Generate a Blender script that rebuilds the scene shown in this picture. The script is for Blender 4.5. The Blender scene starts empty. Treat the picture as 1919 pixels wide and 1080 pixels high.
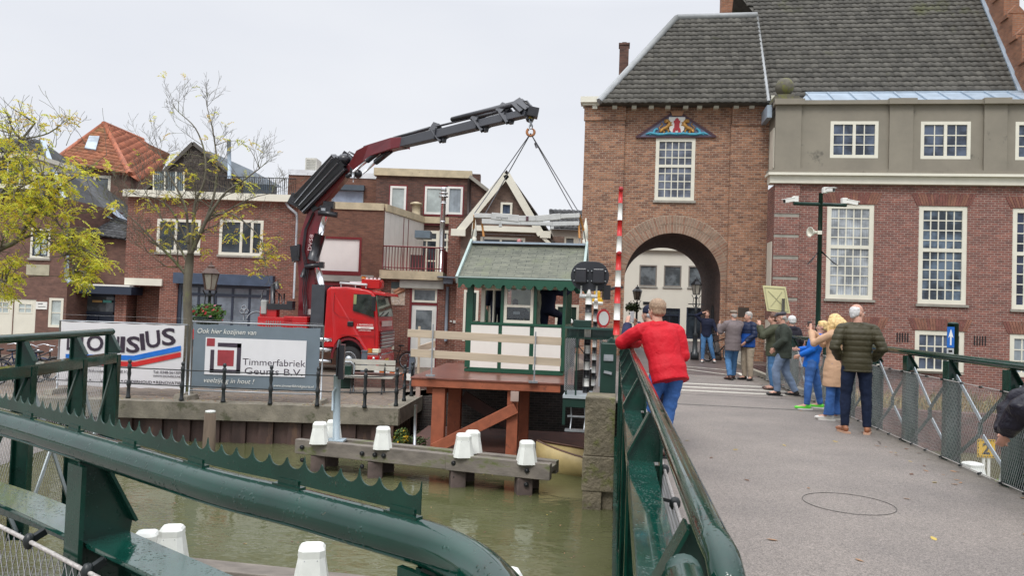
import bpy, bmesh, math, random
from mathutils import Vector, Matrix, noise
R = math.radians
rnd = random.Random(11)
SC = bpy.context.scene
C = SC.collection
V = Vector
# ------------------------------------------------------------------ camera
EYE = 1.56
F = 1400.0
cam = bpy.data.objects.new('camera', bpy.data.cameras.new('camera'))
C.objects.link(cam)
SC.camera = cam
cam.data.sensor_width = 36.0
cam.data.lens = F / 1919 * 36
cam.data.clip_start = 0.05
cam.data.clip_end = 2000
MC = Matrix.Rotation(R(90 + 1.72), 4, 'X') @ Matrix.Rotation(R(2.0), 4, 'Z')
cam.matrix_world = Matrix.Translation((0, 0, EYE)) @ MC
# ------------------------------------------------------------------ world (overcast) and sun
SUN_EL, SUN_AZ = R(52), R(200)
w = bpy.data.worlds.new('World')
SC.world = w
w.use_nodes = True
n, l = w.node_tree.nodes, w.node_tree.links
for x in list(n):
 n.remove(x)
out = n.new('ShaderNodeOutputWorld')
bg = n.new('ShaderNodeBackground')
sky = n.new('ShaderNodeTexSky')
sky.sky_type = 'NISHITA'
sky.sun_disc = False
sky.sun_elevation = SUN_EL
sky.sun_rotation = SUN_AZ
hs = n.new('ShaderNodeHueSaturation')
hs.inputs['Saturation'].default_value = 0.25
l.new(sky.outputs[0], hs.inputs['Color'])
tc = n.new('ShaderNodeTexCoord')
ns = n.new('ShaderNodeTexNoise')
ns.inputs['Scale'].default_value = 1.6
ns.inputs['Detail'].default_value = 5
mp = n.new('ShaderNodeMapping')
mp.inputs['Scale'].default_value = (1, 1, 3.0)
l.new(tc.outputs['Generated'], mp.inputs[0])
l.new(mp.outputs[0], ns.inputs['Vector'])
cr = n.new('ShaderNodeValToRGB')
cr.color_ramp.elements[0].position = 0.3
cr.color_ramp.elements[0].color = (6.9, 7.2, 7.9, 1)
cr.color_ramp.elements[1].position = 0.72
cr.color_ramp.elements[1].color = (7.9, 8.1, 8.55, 1)
l.new(ns.outputs[0], cr.inputs[0])
mx = n.new('ShaderNodeMixRGB')
mx.inputs[0].default_value = 0.93
l.new(hs.outputs[0], mx.inputs[1])
l.new(cr.outputs[0], mx.inputs[2])
sep = n.new('ShaderNodeSeparateXYZ')
l.new(tc.outputs['Generated'], sep.inputs[0])
mr = n.new('ShaderNodeMapRange')      # an overcast sky is brightest overhead
mr.inputs[1].default_value = 0.38
mr.inputs[2].default_value = 1.0
mr.inputs[3].default_value = 0.90
mr.inputs[4].default_value = 2.7
l.new(sep.outputs[2], mr.inputs[0])
vm = n.new('ShaderNodeVectorMath')
vm.operation = 'SCALE'
l.new(mx.outputs[0], vm.inputs[0])
l.new(mr.outputs[0], vm.inputs['Scale'])
l.new(vm.outputs[0], bg.inputs[0])
bg.inputs[1].default_value = 0.115
l.new(bg.outputs[0], out.inputs[0])
sl = bpy.data.lights.new('sun', 'SUN')
sl.energy = 1.5
sl.angle = R(22)
sl.color = (1.0, 0.97, 0.92)
so = bpy.data.objects.new('sun', sl)
C.objects.link(so)
sd = V((math.sin(SUN_AZ) * math.cos(SUN_EL), math.cos(SUN_AZ) * math.cos(SUN_EL), math.sin(SUN_EL)))
so.rotation_euler = sd.to_track_quat('Z', 'Y').to_euler()
so.location = (0, -5, 30)
SC.view_settings.view_transform = 'Standard'
SC.view_settings.look = 'None'
SC.view_settings.exposure = 0.12
SC.view_settings.gamma = 1.0
# ------------------------------------------------------------------ measuring helpers: photo pixel -> place
M3 = MC.to_3x3()
def ray(px, py):
 return M3 @ V(((px - 959.5) / F, -(py - 540) / F, -1))
def W(px, py, d):
 r = ray(px, py)
 return V((0, 0, EYE)) + r * (d / r.y)
def G(px, py, z=0.0):
 r = ray(px, py)
 return V((0, 0, EYE)) + r * ((z - EYE) / r.z)
BA = R(-8.0)
BU = V((math.cos(BA), math.sin(BA), 0))
BV = V((-math.sin(BA), math.cos(BA), 0))
def B(u, v, z=0.0):
 return BU * u + BV * v + V((0, 0, z))
class Pl:
 """vertical plane; U runs right, N faces the viewer"""
 def __init__(s, o, deg=0.0):
  s.o = V(o)
  a = R(deg)
  s.U = V((math.cos(a), math.sin(a), 0))
  s.N = V((math.sin(a), -math.cos(a), 0))
 def P(s, u, z, w=0.0):
  return V((s.o.x, s.o.y, 0)) + s.U * u + s.N * w + V((0, 0, z))
 def hit(s, px, py, w=0.0):
  r = ray(px, py)
  e = V((0, 0, EYE))
  o = V((s.o.x, s.o.y, 0)) + s.N * w
  t = (o - e).dot(s.N) / r.dot(s.N)
  p = e + r * t
  return (p - o).dot(s.U), p.z
 def M(s, u=0, z=0, w=0):
  """local x=U, y=up, z=N"""
  m = Matrix.Identity(4)
  for i in range(3):
   m[i][0] = s.U[i]
   m[i][1] = (0, 0, 1)[i]
   m[i][2] = s.N[i]
   m[i][3] = s.P(u, z, w)[i]
  return m
# ------------------------------------------------------------------ materials
def base(name):
 m = bpy.data.materials.new(name)
 m.use_nodes = True
 return m, m.node_tree.nodes, m.node_tree.links, m.node_tree.nodes['Principled BSDF']
def rgba(c, k=1.0):
 return (min(1, c[0] * k), min(1, c[1] * k), min(1, c[2] * k), 1)
def tnoise(n, l, src, scale, detail=4, rough=0.6):
 t = n.new('ShaderNodeTexNoise')
 t.inputs['Scale'].default_value = scale
 t.inputs['Detail'].default_value = detail
 t.inputs['Roughness'].default_value = rough
 l.new(src, t.inputs['Vector'])
 return t
def mixc(n, l, fac, a, b, mode='MIX'):
 x = n.new('ShaderNodeMixRGB')
 x.blend_type = mode
 for i, v in ((0, fac), (1, a), (2, b)):
  if hasattr(v, 'links') or hasattr(v, 'is_linked'):
   l.new(v, x.inputs[i])
  elif i == 0:
   x.inputs[0].default_value = v
  else:
   x.inputs[i].default_value = v
 return x.outputs[0]
def ramp(n, l, src, p0, c0, p1, c1):
 r = n.new('ShaderNodeValToRGB')
 r.color_ramp.elements[0].position = p0
 r.color_ramp.elements[0].color = c0
 r.color_ramp.elements[1].position = p1
 r.color_ramp.elements[1].color = c1
 l.new(src, r.inputs[0])
 return r.outputs[0]
def addbump(n, l, b, h, s, d=0.02):
 k = n.new('ShaderNodeBump')
 k.inputs['Strength'].default_value = s
 k.inputs['Distance'].default_value = d
 l.new(h, k.inputs['Height'])
 l.new(k.outputs[0], b.inputs['Normal'])
 return k
def pm(name, col, rough=0.6, metal=0.0, var=0.18, scale=3.0, bump=0.0, bs=30.0, coat=0.0, spot=None, bd=0.01, uv=False, stretch=None):
 m, n, l, b = base(name)
 tc = n.new('ShaderNodeTexCoord')
 src = tc.outputs['UV' if uv else 'Object']
 if stretch:
  mp = n.new('ShaderNodeMapping')
  mp.inputs['Scale'].default_value = stretch
  l.new(src, mp.inputs[0])
  src = mp.outputs[0]
 t = tnoise(n, l, src, scale, 6)
 c = ramp(n, l, t.outputs[0], 0.3, rgba(col, 1 - var), 0.7, rgba(col, 1 + var))
 if spot:
  t2 = tnoise(n, l, src, spot[1], 6, 0.7)
  f = ramp(n, l, t2.outputs[0], spot[2], (0, 0, 0, 1), min(0.99, spot[2] + 0.1), (1, 1, 1, 1))
  c = mixc(n, l, f, c, rgba(spot[0]))
 l.new(c, b.inputs['Base Color'])
 b.inputs['Roughness'].default_value = rough
 b.inputs['Metallic'].default_value = metal
 b.inputs['Coat Weight'].default_value = coat
 b.inputs['Coat Roughness'].default_value = 0.08
 if rough > 0.3:
  rr = n.new('ShaderNodeMapRange')
  rr.inputs[3].default_value = rough - 0.12
  rr.inputs[4].default_value = min(1, rough + 0.12)
  l.new(t.outputs[0], rr.inputs[0])
  l.new(rr.outputs[0], b.inputs['Roughness'])
 if bump:
  t3 = tnoise(n, l, src, bs, 4)
  addbump(n, l, b, t3.outputs[0], bump, bd)
 return m
def paintm(name, col, rough=0.1, coat=0.35, drops=0.5):
 """wet gloss paint: rain drops, faint grime and chips"""
 m, n, l, b = base(name)
 tc = n.new('ShaderNodeTexCoord')
 o = tc.outputs['Object']
 t = tnoise(n, l, o, 7, 6)
 c = ramp(n, l, t.outputs[0], 0.3, rgba(col, 0.7), 0.7, rgba(col, 1.35))
 t2 = tnoise(n, l, o, 38, 4, 0.7)
 f = ramp(n, l, t2.outputs[0], 0.70, (0, 0, 0, 1), 0.74, (0.8, 0.8, 0.8, 1))
 c = mixc(n, l, f, c, (0.10, 0.075, 0.05, 1))
 l.new(c, b.inputs['Base Color'])
 rr = n.new('ShaderNodeMapRange')
 rr.inputs[1].default_value = 0.45
 rr.inputs[2].default_value = 0.7
 rr.inputs[3].default_value = rough
 rr.inputs[4].default_value = rough + 0.22
 t3 = tnoise(n, l, o, 3.2, 5, 0.6)
 l.new(t3.outputs[0], rr.inputs[0])
 l.new(rr.outputs[0], b.inputs['Roughness'])
 b.inputs['Coat Weight'].default_value = coat
 b.inputs['Coat Roughness'].default_value = 0.05
 v = n.new('ShaderNodeTexVoronoi')
 v.inputs['Scale'].default_value = 95
 l.new(o, v.inputs['Vector'])
 h = ramp(n, l, v.outputs['Distance'], 0.16, (1, 1, 1, 1), 0.34, (0, 0, 0, 1))
 t4 = tnoise(n, l, o, 16, 3)
 g = ramp(n, l, t4.outputs[0], 0.48, (0, 0, 0, 1), 0.56, (1, 1, 1, 1))
 h = mixc(n, l, 1.0, h, g, 'MULTIPLY')
 k = addbump(n, l, b, h, drops, 0.002)
 l.new(k.outputs[0], b.inputs['Coat Normal'])
 return m
def brickm(name, c1, c2, mortar, bw=0.215, bh=0.068, ms=0.011, grime=(0.09, 0.07, 0.06), gpos=0.62, bump=0.5, gs=0.35, rough=0.85):
 m, n, l, b = base(name)
 tc = n.new('ShaderNodeTexCoord')
 t = n.new('ShaderNodeTexBrick')
 t.inputs['Scale'].default_value = 1.0
 t.inputs['Brick Width'].default_value = bw
 t.inputs['Row Height'].default_value = bh
 t.inputs['Mortar Size'].default_value = ms
 t.inputs['Mortar Smooth'].default_value = 0.3
 t.inputs['Bias'].default_value = 0.0
 t.inputs['Color1'].default_value = rgba(c1)
 t.inputs['Color2'].default_value = rgba(c2)
 t.inputs['Mortar'].default_value = rgba(mortar)
 l.new(tc.outputs['UV'], t.inputs['Vector'])
 # patchy tone over several bricks
 mp = n.new('ShaderNodeMapping')
 mp.inputs['Scale'].default_value = (1, 2.2, 1)
 l.new(tc.outputs['UV'], mp.inputs[0])
 t2 = tnoise(n, l, mp.outputs[0], 2.6, 8, 0.75)
 f = ramp(n, l, t2.outputs[0], 0.35, (0.62, 0.62, 0.62, 1), 0.68, (1.28, 1.22, 1.18, 1))
 c = mixc(n, l, 1.0, t.outputs[0], f, 'MULTIPLY')
 t3 = tnoise(n, l, tc.outputs['UV'], gs, 8, 0.7)
 g = ramp(n, l, t3.outputs[0], gpos, (0, 0, 0, 1), gpos + 0.16, (0.65, 0.65, 0.65, 1))
 c = mixc(n, l, g, c, rgba(grime))
 l.new(c, b.inputs['Base Color'])
 b.inputs['Roughness'].default_value = rough
 inv = n.new('ShaderNodeInvert')
 l.new(t.outputs['Fac'], inv.inputs[1])
 addbump(n, l, b, inv.outputs[0], bump, 0.012)
 return m
def glassm(name, col, rough=0.06, folds=0.0, dark=0.5, fs=9.0):
 """window pane: what hangs or stands behind it is seen dimly; folds = curtain pleats"""
 m, n, l, b = base(name)
 tc = n.new('ShaderNodeTexCoord')
 t = tnoise(n, l, tc.outputs['UV'], 1.3, 3)
 c = ramp(n, l, t.outputs[0], 0.42, rgba(col, dark), 0.6, rgba(col, 1.15))
 if folds:
  wv = n.new('ShaderNodeTexWave')
  wv.inputs['Scale'].default_value = fs
  wv.inputs['Distortion'].default_value = 1.5
  wv.bands_direction = 'X'
  l.new(tc.outputs['UV'], wv.inputs['Vector'])
  k = ramp(n, l, wv.outputs[0], 0.0, (1 - folds,) * 3 + (1,), 1.0, (1, 1, 1, 1))
  c = mixc(n, l, 1.0, c, k, 'MULTIPLY')
 l.new(c, b.inputs['Base Color'])
 b.inputs['Roughness'].default_value = rough
 b.inputs['IOR'].default_value = 1.5
 t2 = tnoise(n, l, tc.outputs['UV'], 0.9, 2)
 addbump(n, l, b, t2.outputs[0], 0.12, 0.05)
 return m
def clearm(name, tint=(0.9, 0.95, 0.95), refl=0.12):
 m, n, l, b = base(name)
 n.remove(b)
 tr = n.new('ShaderNodeBsdfTransparent')
 tr.inputs[0].default_value = rgba(tint)
 gl = n.new('ShaderNodeBsdfGlossy')
 gl.inputs['Roughness'].default_value = 0.03
 fr = n.new('ShaderNodeFresnel')
 fr.inputs[0].default_value = 1.5
 ad = n.new('ShaderNodeMath')
 ad.operation = 'ADD'
 ad.inputs[1].default_value = refl
 l.new(fr.outputs[0], ad.inputs[0])
 ms = n.new('ShaderNodeMixShader')
 l.new(ad.outputs[0], ms.inputs[0])
 l.new(tr.outputs[0], ms.inputs[1])
 l.new(gl.outputs[0], ms.inputs[2])
 l.new(ms.outputs[0], n['Material Output'].inputs[0])
 return m
# ------------------------------------------------------------------ mesh builder
class MB:
 def __init__(s, M=None):
  s.v, s.f, s.mi, s.sm, s.uv = [], [], [], [], {}
  s.M = M
  s.m = 0
  s.smooth = False
 def add(s, vs, fs, m=None, smooth=None, uvs=None):
  k = len(s.v)
  if s.M is not None:
   vs = [s.M @ V(p) for p in vs]
  s.v += [V(p) for p in vs]
  for i, f in enumerate(fs):
   if uvs:
    s.uv[len(s.f)] = uvs[i]
   s.f.append([j + k for j in f])
   s.mi.append(s.m if m is None else m)
   s.sm.append(s.smooth if smooth is None else smooth)
  return k
 def poly(s, pts, m=None):
  s.add(pts, [list(range(len(pts)))], m)
 def hexa(s, p, m=None):
  """8 corners: bottom 0-3 ccw, top 4-7"""
  s.add(p, [(3, 2, 1, 0), (4, 5, 6, 7), (0, 1, 5, 4), (1, 2, 6, 5), (2, 3, 7, 6), (3, 0, 4, 7)], m, False)
 def box(s, c, d, rz=0.0, m=None, rot=None):
  c = V(c)
  mm = rot if rot is not None else Matrix.Rotation(rz, 3, 'Z')
  h = [x / 2 for x in d]
  q = [(-1, -1, -1), (1, -1, -1), (1, 1, -1), (-1, 1, -1), (-1, -1, 1), (1, -1, 1), (1, 1, 1), (-1, 1, 1)]
  s.hexa([c + mm @ V((a * h[0], b_ * h[1], e * h[2])) for a, b_, e in q], m)
 def bb(s, x0, x1, y0, y1, z0, z1, m=None):
  s.box(((x0 + x1) / 2, (y0 + y1) / 2, (z0 + z1) / 2), (abs(x1 - x0), abs(y1 - y0), abs(z1 - z0)), 0, m)
 def pbox(s, pl, u0, u1, z0, z1, w0, w1, m=None):
  """box on a facade plane; w outwards"""
  P = pl.P
  s.hexa([P(u0, z0, w1), P(u1, z0, w1), P(u1, z0, w0), P(u0, z0, w0),
    P(u0, z1, w1), P(u1, z1, w1), P(u1, z1, w0), P(u0, z1, w0)], m)
 def bar(s, a, b_, w_, h, up=(0, 0, 1), m=None):
  a, b_ = V(a), V(b_)
  t = (b_ - a).normalized()
  up = V(up)
  x = t.cross(up)
  if x.length < 1e-4:
   x = t.cross(V((1, 0, 0)))
  x.normalize()
  y = x.cross(t).normalized()
  x, y = x * w_ / 2, y * h / 2
  s.hexa([a - x - y, a + x - y, b_ + x - y, b_ - x - y, a - x + y, a + x + y, b_ + x + y, b_ - x + y], m)
 def tube(s, pts, r, n_=8, m=None, cap=True, smooth=True):
  pts = [V(p) for p in pts]
  L = len(pts)
  rs = r if isinstance(r, (list, tuple)) else [r] * L
  ts = []
  for i in range(L):
   a = pts[max(0, i - 1)]
   b_ = pts[min(L - 1, i + 1)]
   ts.append((b_ - a).normalized())
  x = ts[0].cross(V((0, 0, 1)))
  if x.length < 0.1:
   x = ts[0].cross(V((1, 0, 0)))
  x.normalize()
  vs = []
  for i in range(L):
   x = (x - ts[i] * x.dot(ts[i]))
   x.normalize()
   y = ts[i].cross(x)
   for k in range(n_):
    a = 2 * math.pi * k / n_
    vs.append(pts[i] + (x * math.cos(a) + y * math.sin(a)) * rs[i])
  fs = []
  for i in range(L - 1):
   for k in range(n_):
    k2 = (k + 1) % n_
    fs.append((i * n_ + k, (i + 1) * n_ + k, (i + 1) * n_ + k2, i * n_ + k2)[::-1])
  s.add(vs, fs, m, smooth)
  if cap:
   k = len(s.v)
   s.add([], [], m)
   b0 = k - len(vs)
   s.f.append([b0 + i for i in range(n_)])
   s.mi.append(s.m if m is None else m)
   s.sm.append(False)
   s.f.append([b0 + (L - 1) * n_ + i for i in range(n_)][::-1])
   s.mi.append(s.m if m is None else m)
   s.sm.append(False)
 def etube(s, rings, n_=16, m=None, smooth=True):
  """rings: (center, xaxis, yaxis) with axis vectors carrying the radii; closed ends"""
  vs = []
  for c, x, y in rings:
   c, x, y = V(c), V(x), V(y)
   for k in range(n_):
    a = 2 * math.pi * k / n_
    vs.append(c + x * math.cos(a) + y * math.sin(a))
  fs = []
  L = len(rings)
  for i in range(L - 1):
   for k in range(n_):
    k2 = (k + 1) % n_
    fs.append((i * n_ + k, i * n_ + k2, (i + 1) * n_ + k2, (i + 1) * n_ + k))
  fs.append(tuple(range(n_))[::-1])
  fs.append(tuple((L - 1) * n_ + k for k in range(n_)))
  s.add(vs, fs, m, smooth)
 def lathe(s, prof, c=(0, 0, 0), n_=16, m=None, rot=None, smooth=True):
  c = V(c)
  vs = []
  for r, z in prof:
   for k in range(n_):
    a = 2 * math.pi * k / n_
    p = V((r * math.cos(a), r * math.sin(a), z))
    vs.append(c + (rot @ p if rot is not None else p))
  fs = []
  L = len(prof)
  for i in range(L - 1):
   for k in range(n_):
    k2 = (k + 1) % n_
    fs.append((i * n_ + k, i * n_ + k2, (i + 1) * n_ + k2, (i + 1) * n_ + k))
  fs.append(tuple(range(n_))[::-1])
  fs.append(tuple((L - 1) * n_ + k for k in range(n_)))
  s.add(vs, fs, m, smooth)
 def ball(s, c, r, n_=12, m=None, rot=None):
  r = r if isinstance(r, (tuple, list)) else (r, r, r)
  vs, fs = [], []
  h = n_ // 2
  c = V(c)
  for i in range(1, h):
   t = math.pi * i / h
   for k in range(n_):
    a = 2 * math.pi * k / n_
    p = V((r[0] * math.sin(t) * math.cos(a), r[1] * math.sin(t) * math.sin(a), r[2] * math.cos(t)))
    vs.append(c + (rot @ p if rot is not None else p))
  for zz in (r[2], -r[2]):
   p = V((0, 0, zz))
   vs.append(c + (rot @ p if rot is not None else p))
  a0, a1 = len(vs) - 2, len(vs) - 1
  for i in range(h - 2):
   for k in range(n_):
    k2 = (k + 1) % n_
    fs.append((i * n_ + k, (i + 1) * n_ + k, (i + 1) * n_ + k2, i * n_ + k2))
  for k in range(n_):
   k2 = (k + 1) % n_
   fs.append((a0, k, k2))
   fs.append((a1, (h - 2) * n_ + k2, (h - 2) * n_ + k))
  s.add(vs, fs, m, True)
 def prism(s, poly, M, d, m=None, smooth=False):
  """poly: 2-D outline ccw in M's xy, extruded along M's +z by d"""
  n_ = len(poly)
  vs = [M @ V((x, y, 0)) for x, y in poly] + [M @ V((x, y, d)) for x, y in poly]
  fs = [tuple(range(n_))[::-1], tuple(range(n_, 2 * n_))]
  for i in range(n_):
   j = (i + 1) % n_
   fs.append((i, j, n_ + j, n_ + i))
  s.add(vs, fs, m, smooth)
 def text(s, body, M, size, width=None, depth=0.004, m=None, bold=0.0, shear=0.0, align='LEFT'):
  cu = bpy.data.curves.new('t', 'FONT')
  cu.body = body
  cu.size = size
  cu.extrude = depth / 2
  cu.offset = bold
  cu.shear = shear
  cu.resolution_u = 3
  o = bpy.data.objects.new('t', cu)
  C.objects.link(o)
  dg = bpy.context.evaluated_depsgraph_get()
  me = bpy.data.meshes.new_from_object(o.evaluated_get(dg))
  vs = [p.co.copy() for p in me.vertices]
  fs = [tuple(p.vertices) for p in me.polygons]
  bpy.data.objects.remove(o)
  bpy.data.curves.remove(cu)
  bpy.data.meshes.remove(me)
  if not vs:
   return
  x0 = min(p.x for p in vs)
  x1 = max(p.x for p in vs)
  k = (width / (x1 - x0)) if width else 1.0
  off = 0 if align == 'LEFT' else -(x1 - x0) * k * (0.5 if align == 'CENTER' else 1)
  s.add([M @ V(((p.x - x0) * k + off, p.y, p.z)) for p in vs], fs, m, False)
 def build(s, name, mats, parent=None, loc=None, bev=0.0):
  me = bpy.data.meshes.new(name)
  inv = None
  if parent is not None:
   root = parent
   while root.parent:
    root = root.parent
   inv = root.matrix_basis.inverted()
  elif loc is not None:
   inv = Matrix.Translation(loc).inverted()
  vs = [inv @ p for p in s.v] if inv is not None else s.v
  me.from_pydata([tuple(p) for p in vs], [], s.f)
  if not isinstance(mats, (list, tuple)):
   mats = [mats]
  for x in mats:
   me.materials.append(x)
  me.polygons.foreach_set('material_index', s.mi)
  me.polygons.foreach_set('use_smooth', s.sm)
  uvl = me.uv_layers.new(name='UVMap')
  k = 0
  data = []
  for fi, f in enumerate(s.f):
   if fi in s.uv:
    for q in s.uv[fi]:
     data += [q[0], q[1]]
    continue
   nrm = V((0, 0, 0))
   L = len(f)
   for i in range(L):
    a, b_ = s.v[f[i]], s.v[f[(i + 1) % L]]
    nrm.x += (a.y - b_.y) * (a.z + b_.z)
    nrm.y += (a.z - b_.z) * (a.x + b_.x)
    nrm.z += (a.x - b_.x) * (a.y + b_.y)
   if nrm.length < 1e-12:
    nrm = V((0, 0, 1))
   nrm.normalize()
   if abs(nrm.z) > 0.97:
    t, bi = V((1, 0, 0)), V((0, 1, 0))
   else:
    t = V((0, 0, 1)).cross(nrm).normalized()
    bi = nrm.cross(t)
   for i in f:
    data += [s.v[i].dot(t), s.v[i].dot(bi)]
  uvl.data.foreach_set('uv', data)
  me.update()
  o = bpy.data.objects.new(name, me)
  C.objects.link(o)
  if parent is not None:
   o.parent = parent
  elif loc is not None:
   o.location = loc
  if bev:
   md = o.modifiers.new('bevel', 'BEVEL')
   md.width = bev
   md.segments = 2
   md.limit_method = 'ANGLE'
  return o
def tag(o, label=None, cat=None, group=None, kind=None):
 if label:
  o['label'] = label
 if cat:
  o['category'] = cat
 if group:
  o['group'] = group
 if kind:
  o['kind'] = kind
 return o
def thing(name, label, cat, loc=(0, 0, 0), rz=0.0, group=None):
 o = bpy.data.objects.new(name, None)
 o.empty_display_size = 0.2
 C.objects.link(o)
 o.matrix_basis = Matrix.Translation(loc) @ Matrix.Rotation(rz, 4, 'Z')
 return tag(o, label, cat, group)
def copy_tree(o, parent=None):
 c = o.copy()
 C.objects.link(c)
 c.parent = parent
 for ch in [x for x in C.objects if x.parent == o]:
  copy_tree(ch, c)
 return c
def dup(o, loc, rz=None, label=None, group=None):
 c = copy_tree(o)
 a = o.matrix_basis.to_euler().z if rz is None else rz
 c.matrix_basis = Matrix.Translation(loc) @ Matrix.Rotation(a, 4, 'Z')
 if label:
  c['label'] = label
 if group:
  c['group'] = group
 return c
def struct(name, mb, mats):
 return tag(mb.build(name, mats), kind='structure')
def wall(mb, pl, u0, u1, z0, z1, holes=(), m=0, mr=None, rev=0.14, w=0.0):
 """rectangular wall face with rectangular openings and their reveals"""
 us = sorted(set([u0, u1] + [min(max(h[i], u0), u1) for h in holes for i in (0, 1)]))
 zs = sorted(set([z0, z1] + [min(max(h[i], z0), z1) for h in holes for i in (2, 3)]))
 for i in range(len(us) - 1):
  for j in range(len(zs) - 1):
   a, b_, c, d = us[i], us[i + 1], zs[j], zs[j + 1]
   if b_ - a < 1e-5 or d - c < 1e-5:
    continue
   cu, cz = (a + b_) / 2, (c + d) / 2
   if any(h[0] < cu < h[1] and h[2] < cz < h[3] for h in holes):
    continue
   mb.poly([pl.P(a, c, w), pl.P(b_, c, w), pl.P(b_, d, w), pl.P(a, d, w)], m)
 for h in holes:
  a, b_, c, d = h[:4]
  q = mr if mr is not None else m
  P = pl.P
  x = w - rev
  mb.poly([P(a, c, w), P(a, d, w), P(a, d, x), P(a, c, x)], q)
  mb.poly([P(b_, c, w), P(b_, c, x), P(b_, d, x), P(b_, d, w)], q)
  mb.poly([P(a, d, w), P(b_, d, w), P(b_, d, x), P(a, d, x)], q)
  mb.poly([P(a, c, w), P(a, c, x), P(b_, c, x), P(b_, c, w)], q)
def body(mb, pl, u0, u1, z0, z1, dep, m=0, mroof=None, w=0.0):
 """side walls, back and flat top behind a facade"""
 P = pl.P
 mb.poly([P(u0, z0, w - dep), P(u0, z0, w), P(u0, z1, w), P(u0, z1, w - dep)], m)
 mb.poly([P(u1, z0, w), P(u1, z0, w - dep), P(u1, z1, w - dep), P(u1, z1, w)], m)
 mb.poly([P(u1, z0, w - dep), P(u0, z0, w - dep), P(u0, z1, w - dep), P(u1, z1, w - dep)], m)
 mb.poly([P(u0, z1, w), P(u1, z1, w), P(u1, z1, w - dep), P(u0, z1, w - dep)], m if mroof is None else mroof)
def window(parent, pl, h, nx, nz, fm, gm, fw=0.07, mw=0.03, rec=0.10, mid=None, sill=None, sash=None, name='window', mull=(), w=0.0, deep=0.06):
 """frame + glazing bars as one part, pane as its sub-part; sub-part sill"""
 a, b_, c, d = h[:4]
 mb = MB()
 w1 = w - rec + deep
 w0 = w - rec
 mb.pbox(pl, a, a + fw, c, d, w0, w1)
 mb.pbox(pl, b_ - fw, b_, c, d, w0, w1)
 mb.pbox(pl, a + fw, b_ - fw, d - fw, d, w0, w1)
 mb.pbox(pl, a + fw, b_ - fw, c, c + fw, w0, w1)
 ia, ib, ic, id_ = a + fw, b_ - fw, c + fw, d - fw
 if mid:
  zm = ic + (id_ - ic) * mid
  mb.pbox(pl, ia, ib, zm - fw * 0.4, zm + fw * 0.4, w0 + 0.003, w1 - 0.004)
 for q in mull:
  um = ia + (ib - ia) * q
  mb.pbox(pl, um - fw * 0.45, um + fw * 0.45, ic, id_, w0 + 0.002, w1 - 0.002)
 for i in range(1, nx):
  u = ia + (ib - ia) * i / nx
  mb.pbox(pl, u - mw / 2, u + mw / 2, ic, id_, w0 + 0.004, w0 + 0.026)
 for j in range(1, nz):
  z = ic + (id_ - ic) * j / nz
  mb.pbox(pl, ia, ib, z - mw / 2, z + mw / 2, w0 + 0.006, w0 + 0.022)
 o = mb.build(name, fm, parent)
 g = MB()
 g.pbox(pl, a + 0.01, b_ - 0.01, c + 0.01, d - 0.01, w0 - 0.02, w0 + 0.0045)
 g.build('pane', gm, o)
 if sill:
  s_ = MB()
  s_.pbox(pl, a - 0.06, b_ + 0.06, c - 0.09, c - 0.002, w - rec, w + 0.07)
  s_.build('sill', sill, o)
 return o
def mesh_from_remesh(mb, voxel, smooth=4, disp=None, fac=0.5):
 me = bpy.data.meshes.new('t')
 me.from_pydata([tuple(p) for p in mb.v], [], mb.f)
 o = bpy.data.objects.new('t', me)
 C.objects.link(o)
 r = o.modifiers.new('r', 'REMESH')
 r.mode = 'VOXEL'
 r.voxel_size = voxel
 if smooth:
  s_ = o.modifiers.new('s', 'SMOOTH')
  s_.iterations = smooth
  s_.factor = fac
 dg = bpy.context.evaluated_depsgraph_get()
 m2 = bpy.data.meshes.new_from_object(o.evaluated_get(dg))
 bpy.data.objects.remove(o)
 bpy.data.meshes.remove(me)
 if disp:
  nr = [v.normal.copy() for v in m2.vertices]
  for v, q in zip(m2.vertices, nr):
   v.co += q * disp(v.co, q)
 m2.polygons.foreach_set('use_smooth', [True] * len(m2.polygons))
 m2.update()
 return m2
def mobj(name, me, mats, parent):
 for x in (mats if isinstance(mats, (list, tuple)) else [mats]):
  me.materials.append(x)
 me.name = name
 o = bpy.data.objects.new(name, me)
 C.objects.link(o)
 o.parent = parent
 return o
# ------------------------------------------------------------------ shared materials
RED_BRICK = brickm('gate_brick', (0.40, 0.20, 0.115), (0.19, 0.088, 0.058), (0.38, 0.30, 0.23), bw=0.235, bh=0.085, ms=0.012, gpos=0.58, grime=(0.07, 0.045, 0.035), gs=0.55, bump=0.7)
HALL_BRICK = brickm('hall_brick', (0.27, 0.105, 0.08), (0.19, 0.08, 0.068), (0.36, 0.29, 0.25), bw=0.22, bh=0.078, ms=0.010, gpos=0.62, grime=(0.12, 0.075, 0.06), gs=0.7)
HOUSE_BRICK = brickm('house_brick', (0.26, 0.088, 0.058), (0.16, 0.055, 0.04), (0.30, 0.22, 0.18), bh=0.075, gpos=0.85)
BROWN_BRICK = brickm('brown_brick', (0.205, 0.095, 0.06), (0.15, 0.07, 0.048), (0.165, 0.095, 0.07), bh=0.075, gpos=0.8, bump=0.3)
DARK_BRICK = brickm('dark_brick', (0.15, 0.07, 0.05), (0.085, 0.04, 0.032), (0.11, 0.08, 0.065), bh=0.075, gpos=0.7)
MAUVE_BRICK = brickm('mauve_brick', (0.19, 0.105, 0.08), (0.16, 0.088, 0.07), (0.17, 0.1, 0.08), bh=0.075, gpos=0.85, bump=0.25)
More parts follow.
